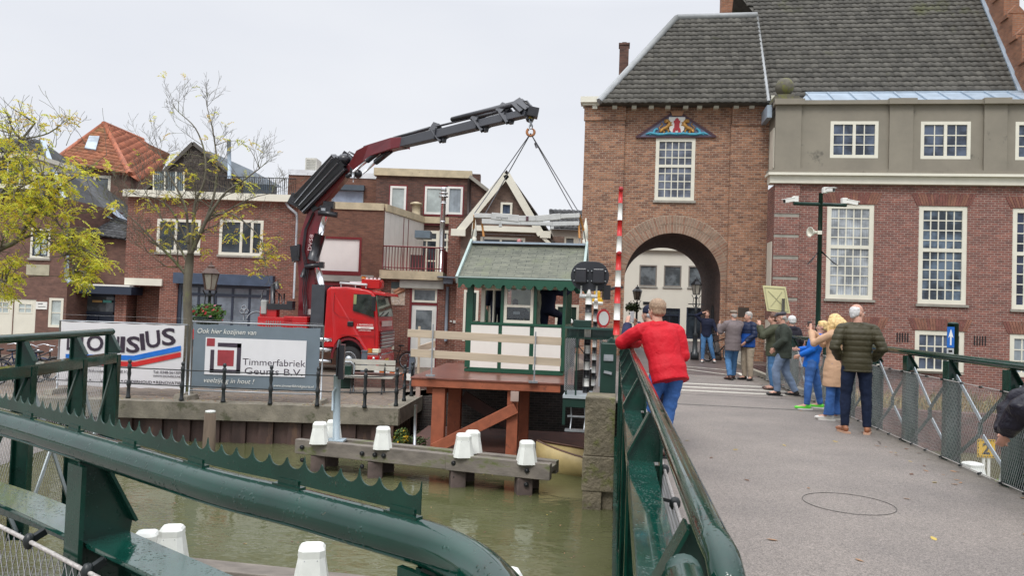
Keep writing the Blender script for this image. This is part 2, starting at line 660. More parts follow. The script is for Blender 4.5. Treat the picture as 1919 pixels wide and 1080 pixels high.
CANAL_BRICK = brickm('canal_brick', (0.075, 0.058, 0.055), (0.04, 0.032, 0.034), (0.10, 0.095, 0.085), bh=0.07, gpos=0.55, grime=(0.03, 0.035, 0.02), gs=0.8)
BANK_BRICK = brickm('bank_brick', (0.17, 0.085, 0.07), (0.10, 0.05, 0.045), (0.13, 0.1, 0.085), bh=0.075, gpos=0.6, grime=(0.06, 0.06, 0.03))
STUCCO = pm('stucco', (0.24, 0.215, 0.17), 0.85, var=0.12, scale=1.2, bump=0.2, bs=25, spot=((0.09, 0.085, 0.07), 0.9, 0.6))
STONE = pm('stone', (0.30, 0.28, 0.24), 0.85, var=0.2, scale=4, bump=0.3, bs=30, spot=((0.12, 0.12, 0.09), 2.0, 0.6))
MOSSY = pm('mossy_concrete', (0.165, 0.14, 0.095), 0.9, var=0.4, scale=3, bump=0.9, bs=14, bd=0.05, spot=((0.12, 0.125, 0.04), 2.2, 0.55))
CONCRETE = pm('concrete', (0.23, 0.205, 0.16), 0.88, var=0.3, scale=3.0, bump=0.6, bs=22, bd=0.02, spot=((0.10, 0.10, 0.06), 2.2, 0.56))
WHITE = pm('white_paint', (0.78, 0.77, 0.72), 0.4, var=0.05, scale=2)
CREAM = pm('cream_paint', (0.72, 0.69, 0.58), 0.5, var=0.06, scale=2)
OFFWHITE = pm('offwhite_wall', (0.74, 0.70, 0.60), 0.8, var=0.05, scale=0.7, bump=0.1)
BEIGE = pm('beige_fascia', (0.50, 0.42, 0.28), 0.7, var=0.2, scale=2.5, spot=((0.2, 0.17, 0.12), 3, 0.62))
GREYBAND = pm('grey_band', (0.36, 0.35, 0.31), 0.8, var=0.15, scale=2)
NAVY = pm('navy_paint', (0.022, 0.032, 0.055), 0.45, var=0.1)
DRED = pm('dark_red_paint', (0.17, 0.015, 0.018), 0.45, var=0.1)
ZINC = pm('zinc', (0.36, 0.43, 0.50), 0.4, metal=0.25, var=0.12, scale=2.5)
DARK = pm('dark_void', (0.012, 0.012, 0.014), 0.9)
BLACK = pm('black_paint', (0.012, 0.013, 0.015), 0.35, var=0.2)
STEEL = pm('galvanised_steel', (0.42, 0.44, 0.46), 0.38, metal=0.7, var=0.15, scale=12)
INOX = pm('stainless_pipe', (0.62, 0.62, 0.62), 0.22, metal=0.95, var=0.1)
GREEN = paintm('green_gloss', (0.003, 0.034, 0.022), 0.16, 0.0, 0.25)
GREENT = paintm('green_tube', (0.002, 0.032, 0.021), 0.07, 0.3, 0.45)
GREENW = paintm('green_wet', (0.006, 0.055, 0.040), 0.06, 0.8, 0.7)
DGREEN = pm('dark_green_paint', (0.006, 0.032, 0.022), 0.4, var=0.2)
CGREEN = pm('cabin_green', (0.012, 0.075, 0.042), 0.35, var=0.1)
GL_BLUE = glassm('pane_blue', (0.085, 0.11, 0.16), dark=0.35)
GL_DARK = glassm('pane_dark', (0.035, 0.045, 0.055), dark=0.4)
GL_GREY = glassm('pane_grey', (0.16, 0.18, 0.19), dark=0.5)
GL_CURT = glassm('pane_curtained', (0.50, 0.56, 0.54), folds=0.28, dark=0.85)
GL_BLIND = glassm('pane_blind', (0.30, 0.34, 0.37), folds=0.1, dark=0.8, fs=2)
def tilem(name, col, var=0.45, moss=((0.13, 0.14, 0.04), 0.66), rough=0.8, lich=0.0):
 m, n, l, b = base(name)
 tc = n.new('ShaderNodeTexCoord')
 fl = n.new('ShaderNodeVectorMath')
 fl.operation = 'FLOOR'
 l.new(tc.outputs['UV'], fl.inputs[0])
 wn = n.new('ShaderNodeTexWhiteNoise')
 wn.noise_dimensions = '2D'
 l.new(fl.outputs[0], wn.inputs['Vector'])
 c = ramp(n, l, wn.outputs[0], 0.0, rgba(col, 1 - var), 1.0, rgba(col, 1 + var))
 t = tnoise(n, l, tc.outputs['Object'], 5, 6, 0.7)
 k = ramp(n, l, t.outputs[0], 0.3, (0.6, 0.6, 0.6, 1), 0.7, (1.25, 1.25, 1.22, 1))
 c = mixc(n, l, 1.0, c, k, 'MULTIPLY')
 t2 = tnoise(n, l, tc.outputs['Object'], 0.45, 7, 0.7)
 f = ramp(n, l, t2.outputs[0], moss[1], (0, 0, 0, 1), moss[1] + 0.12, (0.7, 0.7, 0.7, 1))
 c = mixc(n, l, f, c, rgba(moss[0]))
 l.new(c, b.inputs['Base Color'])
 b.inputs['Roughness'].default_value = rough
 addbump(n, l, b, t.outputs[0], 0.4, 0.02)
 return m
TILE_GREY = tilem('grey_pantile', (0.098, 0.092, 0.080), var=0.26, moss=((0.11, 0.115, 0.045), 0.62))
TILE_DARK = tilem('dark_pantile', (0.07, 0.072, 0.076), moss=((0.08, 0.08, 0.06), 0.75))
TILE_ORANGE = tilem('orange_pantile', (0.36, 0.115, 0.058), var=0.22, moss=((0.22, 0.1, 0.05), 0.62))
TILE_RUST = tilem('weathered_orange_pantile', (0.27, 0.095, 0.045), var=0.3, moss=((0.2, 0.12, 0.04), 0.5))
class Slope:
 """roof plane through point o; U horizontal, S up the slope"""
 def __init__(s, o, udir, pitch):
  s.o = V(o)
  s.U = V((udir[0], udir[1], 0)).normalized()
  bk = V((-s.U.y, s.U.x, 0))
  s.S = (bk * math.cos(pitch) + V((0, 0, math.sin(pitch))))
  s.N = s.U.cross(s.S)
 def hit(s, px, py):
  r = ray(px, py)
  e = V((0, 0, EYE))
  p = e + r * ((s.o - e).dot(s.N) / r.dot(s.N))
  return ((p - s.o).dot(s.U), (p - s.o).dot(s.S))
 def P(s, u, t, w=0):
  return s.o + s.U * u + s.S * t + s.N * w
def inpoly(x, y, poly):
 c = False
 j = len(poly) - 1
 for i in range(len(poly)):
  xi, yi = poly[i]
  xj, yj = poly[j]
  if (yi > y) != (yj > y) and x < (xj - xi) * (y - yi) / (yj - yi) + xi:
   c = not c
  j = i
 return c
def pantiles(mb, sp, poly, tw=0.26, rh=0.30, m=0, amp=0.035, seg=5, lip=0.03):
 u0 = min(p[0] for p in poly)
 u1 = max(p[0] for p in poly)
 s0 = min(p[1] for p in poly)
 s1 = max(p[1] for p in poly)
 # solid underlay a little below
 mb.poly([sp.P(a, b_, -0.03) for a, b_ in poly], m)
 for j in range(int((s1 - s0) / rh) + 1):
  jit = rnd.uniform(-0.012, 0.012)
  for i in range(int((u1 - u0) / tw) + 1):
   a, b_ = u0 + i * tw, s0 + j * rh
   if not inpoly(a + tw / 2, b_ + rh / 2, poly):
    continue
   dz = rnd.uniform(-0.006, 0.006)
   vs, fs, uv = [], [], []
   for k in range(seg + 1):
    t = k / seg
    h = amp * (0.5 - 0.5 * math.cos(2 * math.pi * (t ** 0.8))) + dz
    x = a + t * tw
    vs += [sp.P(x, b_ + jit - 0.02, h + lip - 0.035), sp.P(x, b_ + jit - 0.02, h + lip), sp.P(x, b_ + rh + 0.015 + jit, h)]
   for k in range(seg):
    o = k * 3
    fs.append((o + 1, o + 4, o + 5, o + 2))
    fs.append((o, o + 3, o + 4, o + 1))
    x0, x1 = i + 0.05 + 0.9 * k / seg, i + 0.05 + 0.9 * (k + 1) / seg
    uv.append(((x0, j + 0.1), (x1, j + 0.1), (x1, j + 0.9), (x0, j + 0.9)))
    uv.append(((x0, j + 0.1), (x1, j + 0.1), (x1, j + 0.12), (x0, j + 0.12)))
   mb.add(vs, fs, m, True, uv)
def hp(pl, x0, y0, x1, y1, w=0.0):
 """photo box (x at mid height, y at mid width) -> (u0,u1,z0,z1) on the plane"""
 xm, ym = (x0 + x1) / 2, (y0 + y1) / 2
 return (pl.hit(x0, ym, w)[0], pl.hit(x1, ym, w)[0], pl.hit(xm, y1, w)[1], pl.hit(xm, y0, w)[1])
# ------------------------------------------------------------------ water, ground, road, bridge deck
def waterm():
 m, n, l, b = base('canal_water')
 tc = n.new('ShaderNodeTexCoord')
 t = tnoise(n, l, tc.outputs['Object'], 0.35, 4)
 c = ramp(n, l, t.outputs[0], 0.35, (0.085, 0.09, 0.04, 1), 0.7, (0.125, 0.125, 0.065, 1))
 l.new(c, b.inputs['Base Color'])
 b.inputs['Roughness'].default_value = 0.05
 b.inputs['IOR'].default_value = 1.33
 mp = n.new('ShaderNodeMapping')
 mp.inputs['Scale'].default_value = (1, 1.7, 1)
 mp.inputs['Rotation'].default_value = (0, 0, 0.5)
 l.new(tc.outputs['Object'], mp.inputs[0])
 t1 = tnoise(n, l, mp.outputs[0], 1.5, 3, 0.5)
 t2 = tnoise(n, l, mp.outputs[0], 6.0, 3, 0.5)
 ad = n.new('ShaderNodeMath')
 ad.operation = 'MULTIPLY_ADD'
 ad.inputs[1].default_value = 0.32
 l.new(t2.outputs[0], ad.inputs[0])
 l.new(t1.outputs[0], ad.inputs[2])
 t4 = tnoise(n, l, tc.outputs['Object'], 0.33, 2)
 st = n.new('ShaderNodeMapRange')
 st.inputs[1].default_value = 0.35
 st.inputs[2].default_value = 0.7
 st.inputs[3].default_value = 0.04
 st.inputs[4].default_value = 0.34
 l.new(t4.outputs[0], st.inputs[0])
 k = addbump(n, l, b, ad.outputs[0], 0.3, 0.10)
 l.new(st.outputs[0], k.inputs['Strength'])
 return m
mb = MB()
mb.poly([(-220, -25, -1.95), (120, -25, -1.95), (120, 27, -1.95), (-220, 27, -1.95)])
struct('water', mb, waterm())
QA, QB, QC = G(214, 753, -1.0), G(747, 769, -1.0), G(775, 750, -1.0)
qd = (QA - QB).normalized()
QL = QB + qd * 150
PAVE = brickm('paving_bricks', (0.24, 0.19, 0.15), (0.17, 0.135, 0.115), (0.13, 0.12, 0.085), bw=0.21, bh=0.105, ms=0.01, gpos=0.55, grime=(0.22, 0.17, 0.10), gs=0.9, bump=0.5)
SETT = brickm('dark_setts', (0.17, 0.13, 0.12), (0.11, 0.085, 0.08), (0.08, 0.07, 0.06), bw=0.2, bh=0.1, ms=0.01, gpos=0.7, bump=0.5, rough=0.45)
mb = MB()
XR, YW = -1.9, 21.5
mb.poly([QL, QB, QC, V((XR - 0.6, YW, -1)), V((XR - 0.6, 500, -1)), V((-400, 500, -1)), V((-400, QL.y, -1))])
mb.poly([V((XR - 0.6, YW, -1)), V((2.4, YW, -0.004)), V((2.4, 500, -0.004)), V((XR - 0.6, 500, -1))])
struct('quay_ground', mb, PAVE)
mb = MB()
mb.poly([V((2.4, YW, -0.008)), B(-0.42, 18.5, -0.008), B(4.0, 18.5, -0.008), B(4.0, 26.0, -0.008), V((400, 26, -0.008)), V((400, 500, -0.008)), V((2.4, 500, -0.008))])
struct('paved_square', mb, SETT)
# quay face: concrete cap, dark timber piling
mb = MB()
capd = 0.42
inn = V((-qd.y, qd.x, 0))
if inn.y < 0:
 inn = -inn
def strip(a, b_, z0, z1, out_, dep, m):
 nn = V((-(b_ - a).y, (b_ - a).x, 0)).normalized()
 a0, b0 = a - nn * out_, b_ - nn * out_
 a1, b1 = a + nn * dep, b_ + nn * dep
 mb.hexa([V((a0.x, a0.y, z0)), V((b0.x, b0.y, z0)), V((b1.x, b1.y, z0)), V((a1.x, a1.y, z0)),
   V((a0.x, a0.y, z1)), V((b0.x, b0.y, z1)), V((b1.x, b1.y, z1)), V((a1.x, a1.y, z1))], m)
strip(QL, QB, -1.38, -0.965, 0.02, 0.5, 0)
strip(QB + (QC - QB).normalized() * 0.03, QC + V((0.2, 1.6, 0)), -1.38, -0.968, 0.02, 0.4, 0)
q = thing('quay_edge', 'concrete capped quay edge above the dark timber piling and the green canal water', 'quay wall', (QB.x, QB.y, -1))
q['kind'] = 'structure'
mb.build('coping', CONCRETE, q)
mb = MB()
L = (QL - QB).length
k = 0
x = 0.0
nnq = V((-(QB - QL).y, (QB - QL).x, 0)).normalized()
while x < 45:
 wd = 0.30 + 0.08 * rnd.random()
 dd = 0.0 if k % 2 else 0.09
 a = QB + qd * x + nnq * (0.12 + dd)
 b_ = QB + qd * (x + wd - 0.012) + nnq * (0.12 + dd)
 hexp = [V((b_.x, b_.y, -2.6)), V((a.x, a.y, -2.6))] + [V((a.x, a.y, -2.6)) + nnq * 0.2, V((b_.x, b_.y, -2.6)) + nnq * 0.2]
 mb.hexa(hexp + [p + V((0, 0, 1.235)) for p in hexp])
 x += wd
 k += 1
e = QC + V((0.2, 1.6, 0))
dq = (e - QB).normalized()
x = 0
while x < (e - QB).length:
 a = QB + dq * x + V((-0.16, 0, 0))
 mb.box((a.x, a.y + 0.12, -1.98), (0.1, 0.27, 1.2))
 x += 0.3
PILING = pm('timber_piling', (0.075, 0.045, 0.038), 0.7, var=0.5, scale=2.2, bump=0.6, bs=20, spot=((0.13, 0.075, 0.05), 3, 0.55), stretch=(1, 1, 0.3))
mb.build('piling', PILING, q)
# recessed canal wall under the cabin and the bridge abutment
mb = MB()
pw = Pl((XR - 0.7, YW, 0), 0)
wall(mb, pw, -0.4, 5.2, -3, -0.9, m=0)
mb.poly([pw.P(-0.4, -0.9), pw.P(5.2, -0.9), pw.P(5.2, 0.0), pw.P(0.1, -1.0), pw.P(-0.4, -1.0)], 0)
mb.poly([QC + V((0.0, 0, -1.5)), QC + V((0, 0, -0.1)), V((XR - 0.9, YW, -1.1)), V((XR - 0.9, YW, -2.5))], 0)
tag(mb.build('canal_wall', CANAL_BRICK), 'dark wet brick canal wall behind the red timber posts under the cabin', 'canal wall', kind='structure')
mb = MB(M=Matrix(((BU.x, BV.x, 0, 0), (BU.y, BV.y, 0, 0), (0, 0, 1, 0), (0, 0, 0, 1))))
mb.bb(0.1, 4.0, 13.65, 26.5, -3.2, -0.045)
mb.bb(-0.1, 0.098, 14.9, 26.5, -3.2, -0.05)
ab = mb.build('bridge_abutment', CANAL_BRICK)
tag(ab, 'dark brick abutment block carrying the far end of the bridge deck', 'abutment', kind='structure')
# stone pier standing proud at the canal side
mb = MB(M=mb.M)
mb.bb(-0.50, 0.04, 13.55, 14.4, -1.0, 0.05)
mb.bb(-0.52, 0.05, 13.50, 14.42, -1.62, -1.004)
mb.bb(-0.50, -0.16, 13.52, 14.4, -3.0, -1.624)
mb.bb(-0.157, 0.04, 13.62, 14.4, -3.0, -1.626)
tag(mb.build('stone_pier', MOSSY, bev=0.02), 'mossy stone pier rising from the water at the left of the bridge', 'pier', kind='structure')
def asphaltm():
 m, n, l, b = base('asphalt')
 tc = n.new('ShaderNodeTexCoord')
 o = tc.outputs['Object']
 v = n.new('ShaderNodeTexVoronoi')
 v.inputs['Scale'].default_value = 150
 l.new(o, v.inputs['Vector'])
 sp = ramp(n, l, v.outputs['Color'], 0.0, (0.10, 0.089, 0.080, 1), 1.0, (0.36, 0.318, 0.285, 1))
 t = tnoise(n, l, o, 0.8, 8, 0.65)
 k = ramp(n, l, t.outputs[0], 0.35, (0.80, 0.79, 0.79, 1), 0.7, (1.14, 1.11, 1.08, 1))
 c = mixc(n, l, 1.0, sp, k, 'MULTIPLY')
 t2 = tnoise(n, l, o, 30, 3, 0.7)
 k2 = ramp(n, l, t2.outputs[0], 0.3, (0.8, 0.8, 0.8, 1), 0.7, (1.15, 1.15, 1.15, 1))
 c = mixc(n, l, 1.0, c, k2, 'MULTIPLY')
 t3 = tnoise(n, l, o, 2.2, 6, 0.75)
 f = ramp(n, l, t3.outputs[0], 0.64, (0, 0, 0, 1), 0.72, (0.4, 0.4, 0.4, 1))
 c = mixc(n, l, f, c, (0.09, 0.07, 0.05, 1))
 dt = n.new('ShaderNodeVectorMath')
 dt.operation = 'DOT_PRODUCT'
 l.new(o, dt.inputs[0])
 dt.inputs[1].default_value = BU
 ad_ = n.new('ShaderNodeMath')
 ad_.operation = 'MULTIPLY_ADD'
 ad_.inputs[1].default_value = 0.9
 l.new(t3.outputs[0], ad_.inputs[0])
 l.new(dt.outputs['Value'], ad_.inputs[2])
 ed = ramp(n, l, ad_.outputs[0], 0.0, (0, 0, 0, 1), 1.0, (1, 1, 1, 1))
 mr_ = n.new('ShaderNodeMapRange')
 mr_.inputs[1].default_value = 3.75
 mr_.inputs[2].default_value = 4.35
 mr_.inputs[3].default_value = 0.0
 mr_.inputs[4].default_value = 0.62
 l.new(ad_.outputs[0], mr_.inputs[0])
 c = mixc(n, l, mr_.outputs[0], c, (0.085, 0.075, 0.05, 1))
 l.new(c, b.inputs['Base Color'])
 b.inputs['Roughness'].default_value = 0.62
 addbump(n, l, b, v.outputs['Distance'], 0.6, 0.008)
 return m
ASPH = asphaltm()
BM = mb.M
mb = MB(M=BM)
mb.bb(0.30, 3.86, 0.6, 13.6, -0.30, 0.0)
struct('bridge_deck', mb, ASPH)
mb = MB(M=BM)
mb.bb(-0.42, 4.0, 13.64, G(1300, 703, 0).dot(BV), -0.04, 0.0)
struct('road', mb, ASPH)
# near approach platform under the viewer, outside the picture's bottom edge
mb = MB(M=BM)
mb.bb(0.30, 3.86, -8, 0.58, -0.5, -0.002)
mb.bb(-1.2, 0.29, -8, 0.2, -0.5, -0.003)
struct('approach_path', mb, ASPH)
# painted stripes, joint, utility cover ring
mb = MB(M=BM)
for y0, y1 in ((735.6, 733.9), (729.0, 727.3), (722.4, 720.8)):
 va = G(1345, y0, 0.004).dot(BV)
 vb = G(1345, y1, 0.004).dot(BV)
 mb.bb(0.35, 3.7, va, vb, 0.002, 0.005)
mb2 = MB()
mb2.tube([G(x, y, 0.006) for x, y in ((1270, 661), (1300, 664), (1340, 667.5), (1390, 672))], 0.0, 4)
for pts in (((1262, 685.5), (1300, 688.5), (1363, 694)), ((1262, 689.5), (1320, 697), (1362, 702.5)), ((1383, 699), (1392, 704), (1403, 710))):
 g = [G(x, y, 0.003) for x, y in pts]
 for a, b_ in zip(g[:-1], g[1:]):
  mb.M = None
  mb.bar(a, b_, 0.11, 0.004)
PAINT = pm('road_paint', (0.55, 0.52, 0.45), 0.6, var=0.15, scale=8, spot=((0.25, 0.23, 0.2), 18, 0.55))
struct('road_markings', mb, PAINT)
mb = MB()
jc = G(1330, 741, 0.003).dot(BV)
mb.M = BM
mb.bb(0.31, 3.8, jc - 0.012, jc + 0.012, 0.001, 0.004)
mb.bb(0.31, 3.85, 13.57, 13.66, 0.001, 0.0045)
mb.M = None
c0 = G(1590, 944, 0.003)
ring = []
for k in range(49):
 a = 2 * math.pi * k / 48
 ring.append(c0 + V((math.cos(a) * 0.37, math.sin(a) * 0.37, 0)))
mb.tube(ring, 0.0035, 4)
struct('road_joints', mb, pm('bitumen', (0.11, 0.10, 0.09), 0.7, var=0.6, scale=14))
# brown wet band of setts before the gate is the paved square; kerb at the right of it
mb = MB(M=BM)
mb.bb(3.86, 4.0, 13.66, 25.6, -0.3, 0.12)
struct('kerb', mb, CONCRETE)
# ------------------------------------------------------------------ gatehouse
def arch_pts(uc, zs, r, n_):
 return [(uc - r * math.cos(math.pi * k / n_), zs + r * math.sin(math.pi * k / n_)) for k in range(n_ + 1)]
GV = 28.7
gp = Pl(B(0, GV), -8)
gate = thing('gatehouse', 'tall brick gatehouse with round arch, coat of arms and dark tiled hip roof', 'gatehouse', B(4, GV, 0))
uL = gp.hit(1093, 400)[0]
uR = gp.hit(1437, 400)[0]
zT = gp.hit(1262, 200)[1]
uc = gp.hit(1258.5, 560)[0]
r0 = (gp.hit(1348.5, 560)[0] - gp.hit(1168.5, 560)[0]) / 2
zs = gp.hit(1258, 437)[1] - r0
ho = hp(gp, 1228, 259, 1302, 376)
mb = MB()
TD = 6.3
zA = zs + r0 + 0.75
wall(mb, gp, uL, uR, zA, zT, [ho])
wall(mb, gp, uL, uc - r0, -0.1, zA)
wall(mb, gp, uc + r0, uR, -0.1, zA)
ap = arch_pts(uc, zs, r0, 28)
for (a, za), (b_, zb) in zip(ap[:-1], ap[1:]):
 mb.poly([gp.P(a, za), gp.P(b_, zb), gp.P(b_, zA), gp.P(a, zA)])
# tunnel
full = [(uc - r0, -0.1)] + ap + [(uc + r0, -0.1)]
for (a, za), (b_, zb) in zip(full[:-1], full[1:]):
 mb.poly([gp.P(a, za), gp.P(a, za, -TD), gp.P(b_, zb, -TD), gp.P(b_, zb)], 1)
# rear wall around the tunnel mouth, sides
wall(mb, gp, uL, uc - r0, -0.1, zT, w=-TD)
wall(mb, gp, uc + r0, uR, -0.1, zT, w=-TD)
for (a, za), (b_, zb) in zip(ap[:-1], ap[1:]):
 mb.poly([gp.P(a, za, -TD), gp.P(b_, zb, -TD), gp.P(b_, zT, -TD), gp.P(a, zT, -TD)])
mb.poly([gp.P(uL, -0.1, -TD), gp.P(uL, -0.1), gp.P(uL, zT), gp.P(uL, zT, -TD)])
mb.poly([gp.P(uR, -0.1, -TD), gp.P(uR, -0.1), gp.P(uR, zT), gp.P(uR, zT, -TD)])
# corner piers standing proud
ua = gp.hit(1166, 400)[0]
ub = gp.hit(1365, 400)[0]
mb.pbox(gp, uL - 0.04, ua, -0.1, zT - 0.55, 0.001, 0.10)
mb.pbox(gp, uL - 0.08, ua + 0.02, zT - 0.55, zT - 0.02, 0.001, 0.16, 0)
mb.pbox(gp, ub, uR, -0.1, zT - 0.75, 0.001, 0.13)
mb.pbox(gp, ub + 0.03, uR, zT - 0.75, zT - 0.02, 0.001, 0.17)
# niche in the tunnel's right wall
nm = Pl(gp.P(uc + r0 - 0.004, 0, -3.4), 82)
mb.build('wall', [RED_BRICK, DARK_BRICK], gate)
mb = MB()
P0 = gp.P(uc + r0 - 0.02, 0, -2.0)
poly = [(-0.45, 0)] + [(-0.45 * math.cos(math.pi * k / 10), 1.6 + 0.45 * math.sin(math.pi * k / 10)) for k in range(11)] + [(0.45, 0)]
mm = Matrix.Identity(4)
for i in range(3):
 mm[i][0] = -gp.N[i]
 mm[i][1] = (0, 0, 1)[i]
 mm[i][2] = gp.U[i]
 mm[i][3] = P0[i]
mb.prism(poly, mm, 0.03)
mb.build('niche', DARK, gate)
# voussoirs: two rings of bricks on edge
mb = MB()
for k in range(40):
 t0_, t1_ = math.pi * k / 40, math.pi * (k + 1) / 40
 q4 = [(uc - rr * math.cos(tt), zs + rr * math.sin(tt)) for rr, tt in ((r0 + 0.002, t0_), (r0 + 0.002, t1_), (r0 + 0.68, t1_), (r0 + 0.68, t0_))]
 mb.hexa([gp.P(a, z, 0.006) for a, z in q4] + [gp.P(a, z, -0.01) for a, z in q4])
mb.build('arch_mortar', pm('arch_mortar', (0.42, 0.34, 0.26), 0.9, var=0.15, scale=8), gate)
mb = MB()
for ring_, (ra, rb) in enumerate(((r0 + 0.005, r0 + 0.34), (r0 + 0.36, r0 + 0.66))):
 nb = 56 + ring_ * 10
 for k in range(nb):
  t = math.pi * (k + 0.5) / nb
  hw = 0.5 * math.pi / nb * 0.74
  pts = []
  for rr, tt in ((ra, t - hw), (ra, t + hw), (rb, t + hw), (rb, t - hw)):
   pts.append((uc - rr * math.cos(tt), zs + rr * math.sin(tt)))
  w1 = 0.018 + 0.014 * rnd.random()
  lo = [gp.P(a, z, -0.02 if ring_ == 0 else 0.0) for a, z in pts]
  hi = [gp.P(a, z, w1) for a, z in pts]
  mb.hexa(hi + lo, rnd.choice((0, 1, 1)))
mb.build('arch', [pm('voussoir', (0.27, 0.15, 0.10), 0.85, var=0.3, scale=6), pm('voussoir_pale', (0.29, 0.19, 0.135), 0.85, var=0.3, scale=6)], gate)
# cornice with small brackets
mb = MB()
mb.pbox(gp, uL - 0.22, uR + 0.1, zT + 0.08, zT + 0.30, -0.2, 0.42)
mb.pbox(gp, uL - 0.14, uR + 0.1, zT + 0.0, zT + 0.078, -0.2, 0.30)
for px in (1115, 1152, 1188, 1220, 1251, 1284, 1310, 1341, 1378, 1407):
 u = gp.hit(px, 205)[0]
 mb.pbox(gp, u - 0.09, u + 0.09, zT - 0.13, zT - 0.002, 0.001, 0.26)
mb.build('cornice', [CREAM], gate)
wo = window(gate, gp, ho, 5, 7, CREAM, glassm('pane_gate', (0.16, 0.18, 0.23), folds=0.2, dark=0.45), fw=0.13, mw=0.035, rec=0.05, mid=0.56, sill=STONE)
# roof
es = Slope(gp.P(0, zT + 0.36, 0.40), BU, R(56))
mb = MB()
pg = [es.hit(x, y) for x, y in ((1123, 192), (1440, 192), (1419, 31), (1269, 35))]
pantiles(mb, es, pg, tw=0.25, rh=0.27, lip=0.045)
topz = es.P(*pg[3]).z
tl = es.P(*pg[3])
bl = es.P(*pg[0])
tr = es.P(*pg[2])
bk = BV * (2 * (tl - bl).dot(BV))
mb.poly([bl, tl, bl + bk], 0)
mb.poly([bl + bk, tl, tr, es.P(*pg[1]) + bk], 0)
mb.poly([bl, bl + bk, es.P(*pg[1]) + bk, es.P(*pg[1])], 0)
rf = mb.build('roof', [TILE_GREY], gate)
mb = MB()
mb.tube([bl + V((0, 0, 0.05)), tl + V((0, 0, 0.06))], 0.13, 6)
mb.tube([tl + V((0, 0, 0.06)), tr + V((0, 0, 0.06))], 0.13, 6)
mb.tube([es.P(*pg[1], 0.05), tr + V((0, 0, 0.0))], 0.06, 6)
mb.build('ridge', pm('lead', (0.30, 0.31, 0.31), 0.55, var=0.15), rf)
mb = MB()
cc = W(1168, 150, 34)
zt = W(1168, 87, 34).z
mb.box((cc.x, cc.y, (zt + 9) / 2), (0.42, 0.5, zt - 9), BA)
mb.box((cc.x, cc.y, zt + 0.04), (0.5, 0.58, 0.09), BA)
mb.box((cc.x, cc.y, zt + 0.13), (0.2, 0.2, 0.1), BA)
mb.build('chimney', DARK_BRICK, gate)
mb = MB()
pq = hp(gp, 1382, 577, 1402, 594)
mb.pbox(gp, *pq, 0.131, 0.155)
mb.build('plaque', pm('bronze', (0.06, 0.045, 0.035), 0.5, metal=0.3), gate)
# coat of arms
tri = [gp.hit(x, y) for x, y in ((1192, 258), (1341, 257), (1267, 208))]
em = thing('coat_of_arms', 'painted coat of arms with two golden lions on the triangular board above the gate window', 'coat of arms', gp.P(tri[2][0], tri[0][1], 0.0))
em.matrix_basis = Matrix.Translation(gp.P(tri[2][0], tri[0][1], 0.0))
m2 = gp.M(0, 0, 0.02)
mb = MB()
mb.prism([tri[0], tri[1], tri[2]], m2, 0.05)
mb.build('board', pm('grey_blue_board', (0.13, 0.14, 0.21), 0.6), em)
mb = MB()
t3 = [gp.P(a, z, 0.06) for a, z in tri]
mb.bar(t3[0], t3[2], 0.08, 0.06, gp.N)
mb.bar(t3[2], t3[1], 0.08, 0.06, gp.N)
mb.bar(t3[0], t3[1], 0.05, 0.05, gp.N)
mb.build('board_frame', pm('maroon_frame', (0.06, 0.02, 0.03), 0.5), em)
def gpp(x, y, w_=0.09):
 """point of the zoomed emblem crop (origin 1180,200, scale 5.683)"""
 a, z = gp.hit(1180 + x / 5.683, 200 + y / 5.683)
 return gp.P(a, z, w_)
GOLD = pm('gilding', (0.48, 0.25, 0.06), 0.35, metal=0.3, var=0.2, scale=12)
SCROLL = pm('turquoise_scroll', (0.07, 0.36, 0.50), 0.5, var=0.3, scale=12)
mb = MB()
for s_ in (1, -1):
 def q_(x, y, w_=0.10, s_=s_):
  return gpp(500 + s_ * (x - 500), y, w_)
 mb.tube([q_(320, 275), q_(350, 245), q_(395, 225), q_(425, 190), q_(415, 160)], [0.05, 0.07, 0.075, 0.075, 0.05], 8)
 mb.ball(q_(398, 160), 0.085, 10)
 mb.ball(q_(382, 172, 0.13), 0.04, 8)
 mb.tube([q_(420, 190), q_(450, 172)], [0.04, 0.025], 6)
 mb.tube([q_(425, 205), q_(455, 200)], [0.04, 0.025], 6)
 mb.tube([q_(345, 250), q_(370, 275), q_(355, 292)], [0.045, 0.035, 0.03], 6)
 mb.tube([q_(385, 235), q_(415, 262), q_(405, 280)], [0.045, 0.035, 0.03], 6)
 mb.tube([q_(325, 265), q_(315, 225), q_(350, 195), q_(335, 180)], [0.02, 0.02, 0.018, 0.025], 6)
 mb.tube([q_(395, 145), q_(375, 150), q_(368, 175)], [0.03, 0.035, 0.02], 6)
mb.build('lions', GOLD, em)
mb = MB()
for s_ in (1, -1):
 def q_(x, y, w_=0.10, s_=s_):
  return gpp(500 + s_ * (x - 500), y, w_)
 mb.tube([q_(170, 300), q_(215, 285), q_(250, 290), q_(300, 300), q_(360, 298), q_(430, 290), q_(500, 295)], [0.02, 0.045, 0.05, 0.05, 0.045, 0.05, 0.06], 8)
 mb.tube([q_(250, 292), q_(265, 255), q_(290, 238), q_(298, 250)], [0.045, 0.05, 0.04, 0.02], 8)
 mb.tube([q_(215, 287), q_(225, 300), q_(210, 305)], [0.03, 0.03, 0.02], 6)
 mb.tube([q_(380, 300), q_(400, 275), q_(390, 265)], [0.025, 0.025, 0.02], 6)
mb.build('scrollwork', SCROLL, em)
sh = [(-0.30, 0.34), (0.30, 0.34), (0.32, 0.1), (0.26, -0.16), (0.12, -0.30), (0, -0.34), (-0.12, -0.30), (-0.26, -0.16), (-0.32, 0.1)]
c_ = gpp(500, 212)
u_, z_ = (c_ - gp.P(0, 0)).dot(gp.U), c_.z
mb = MB()
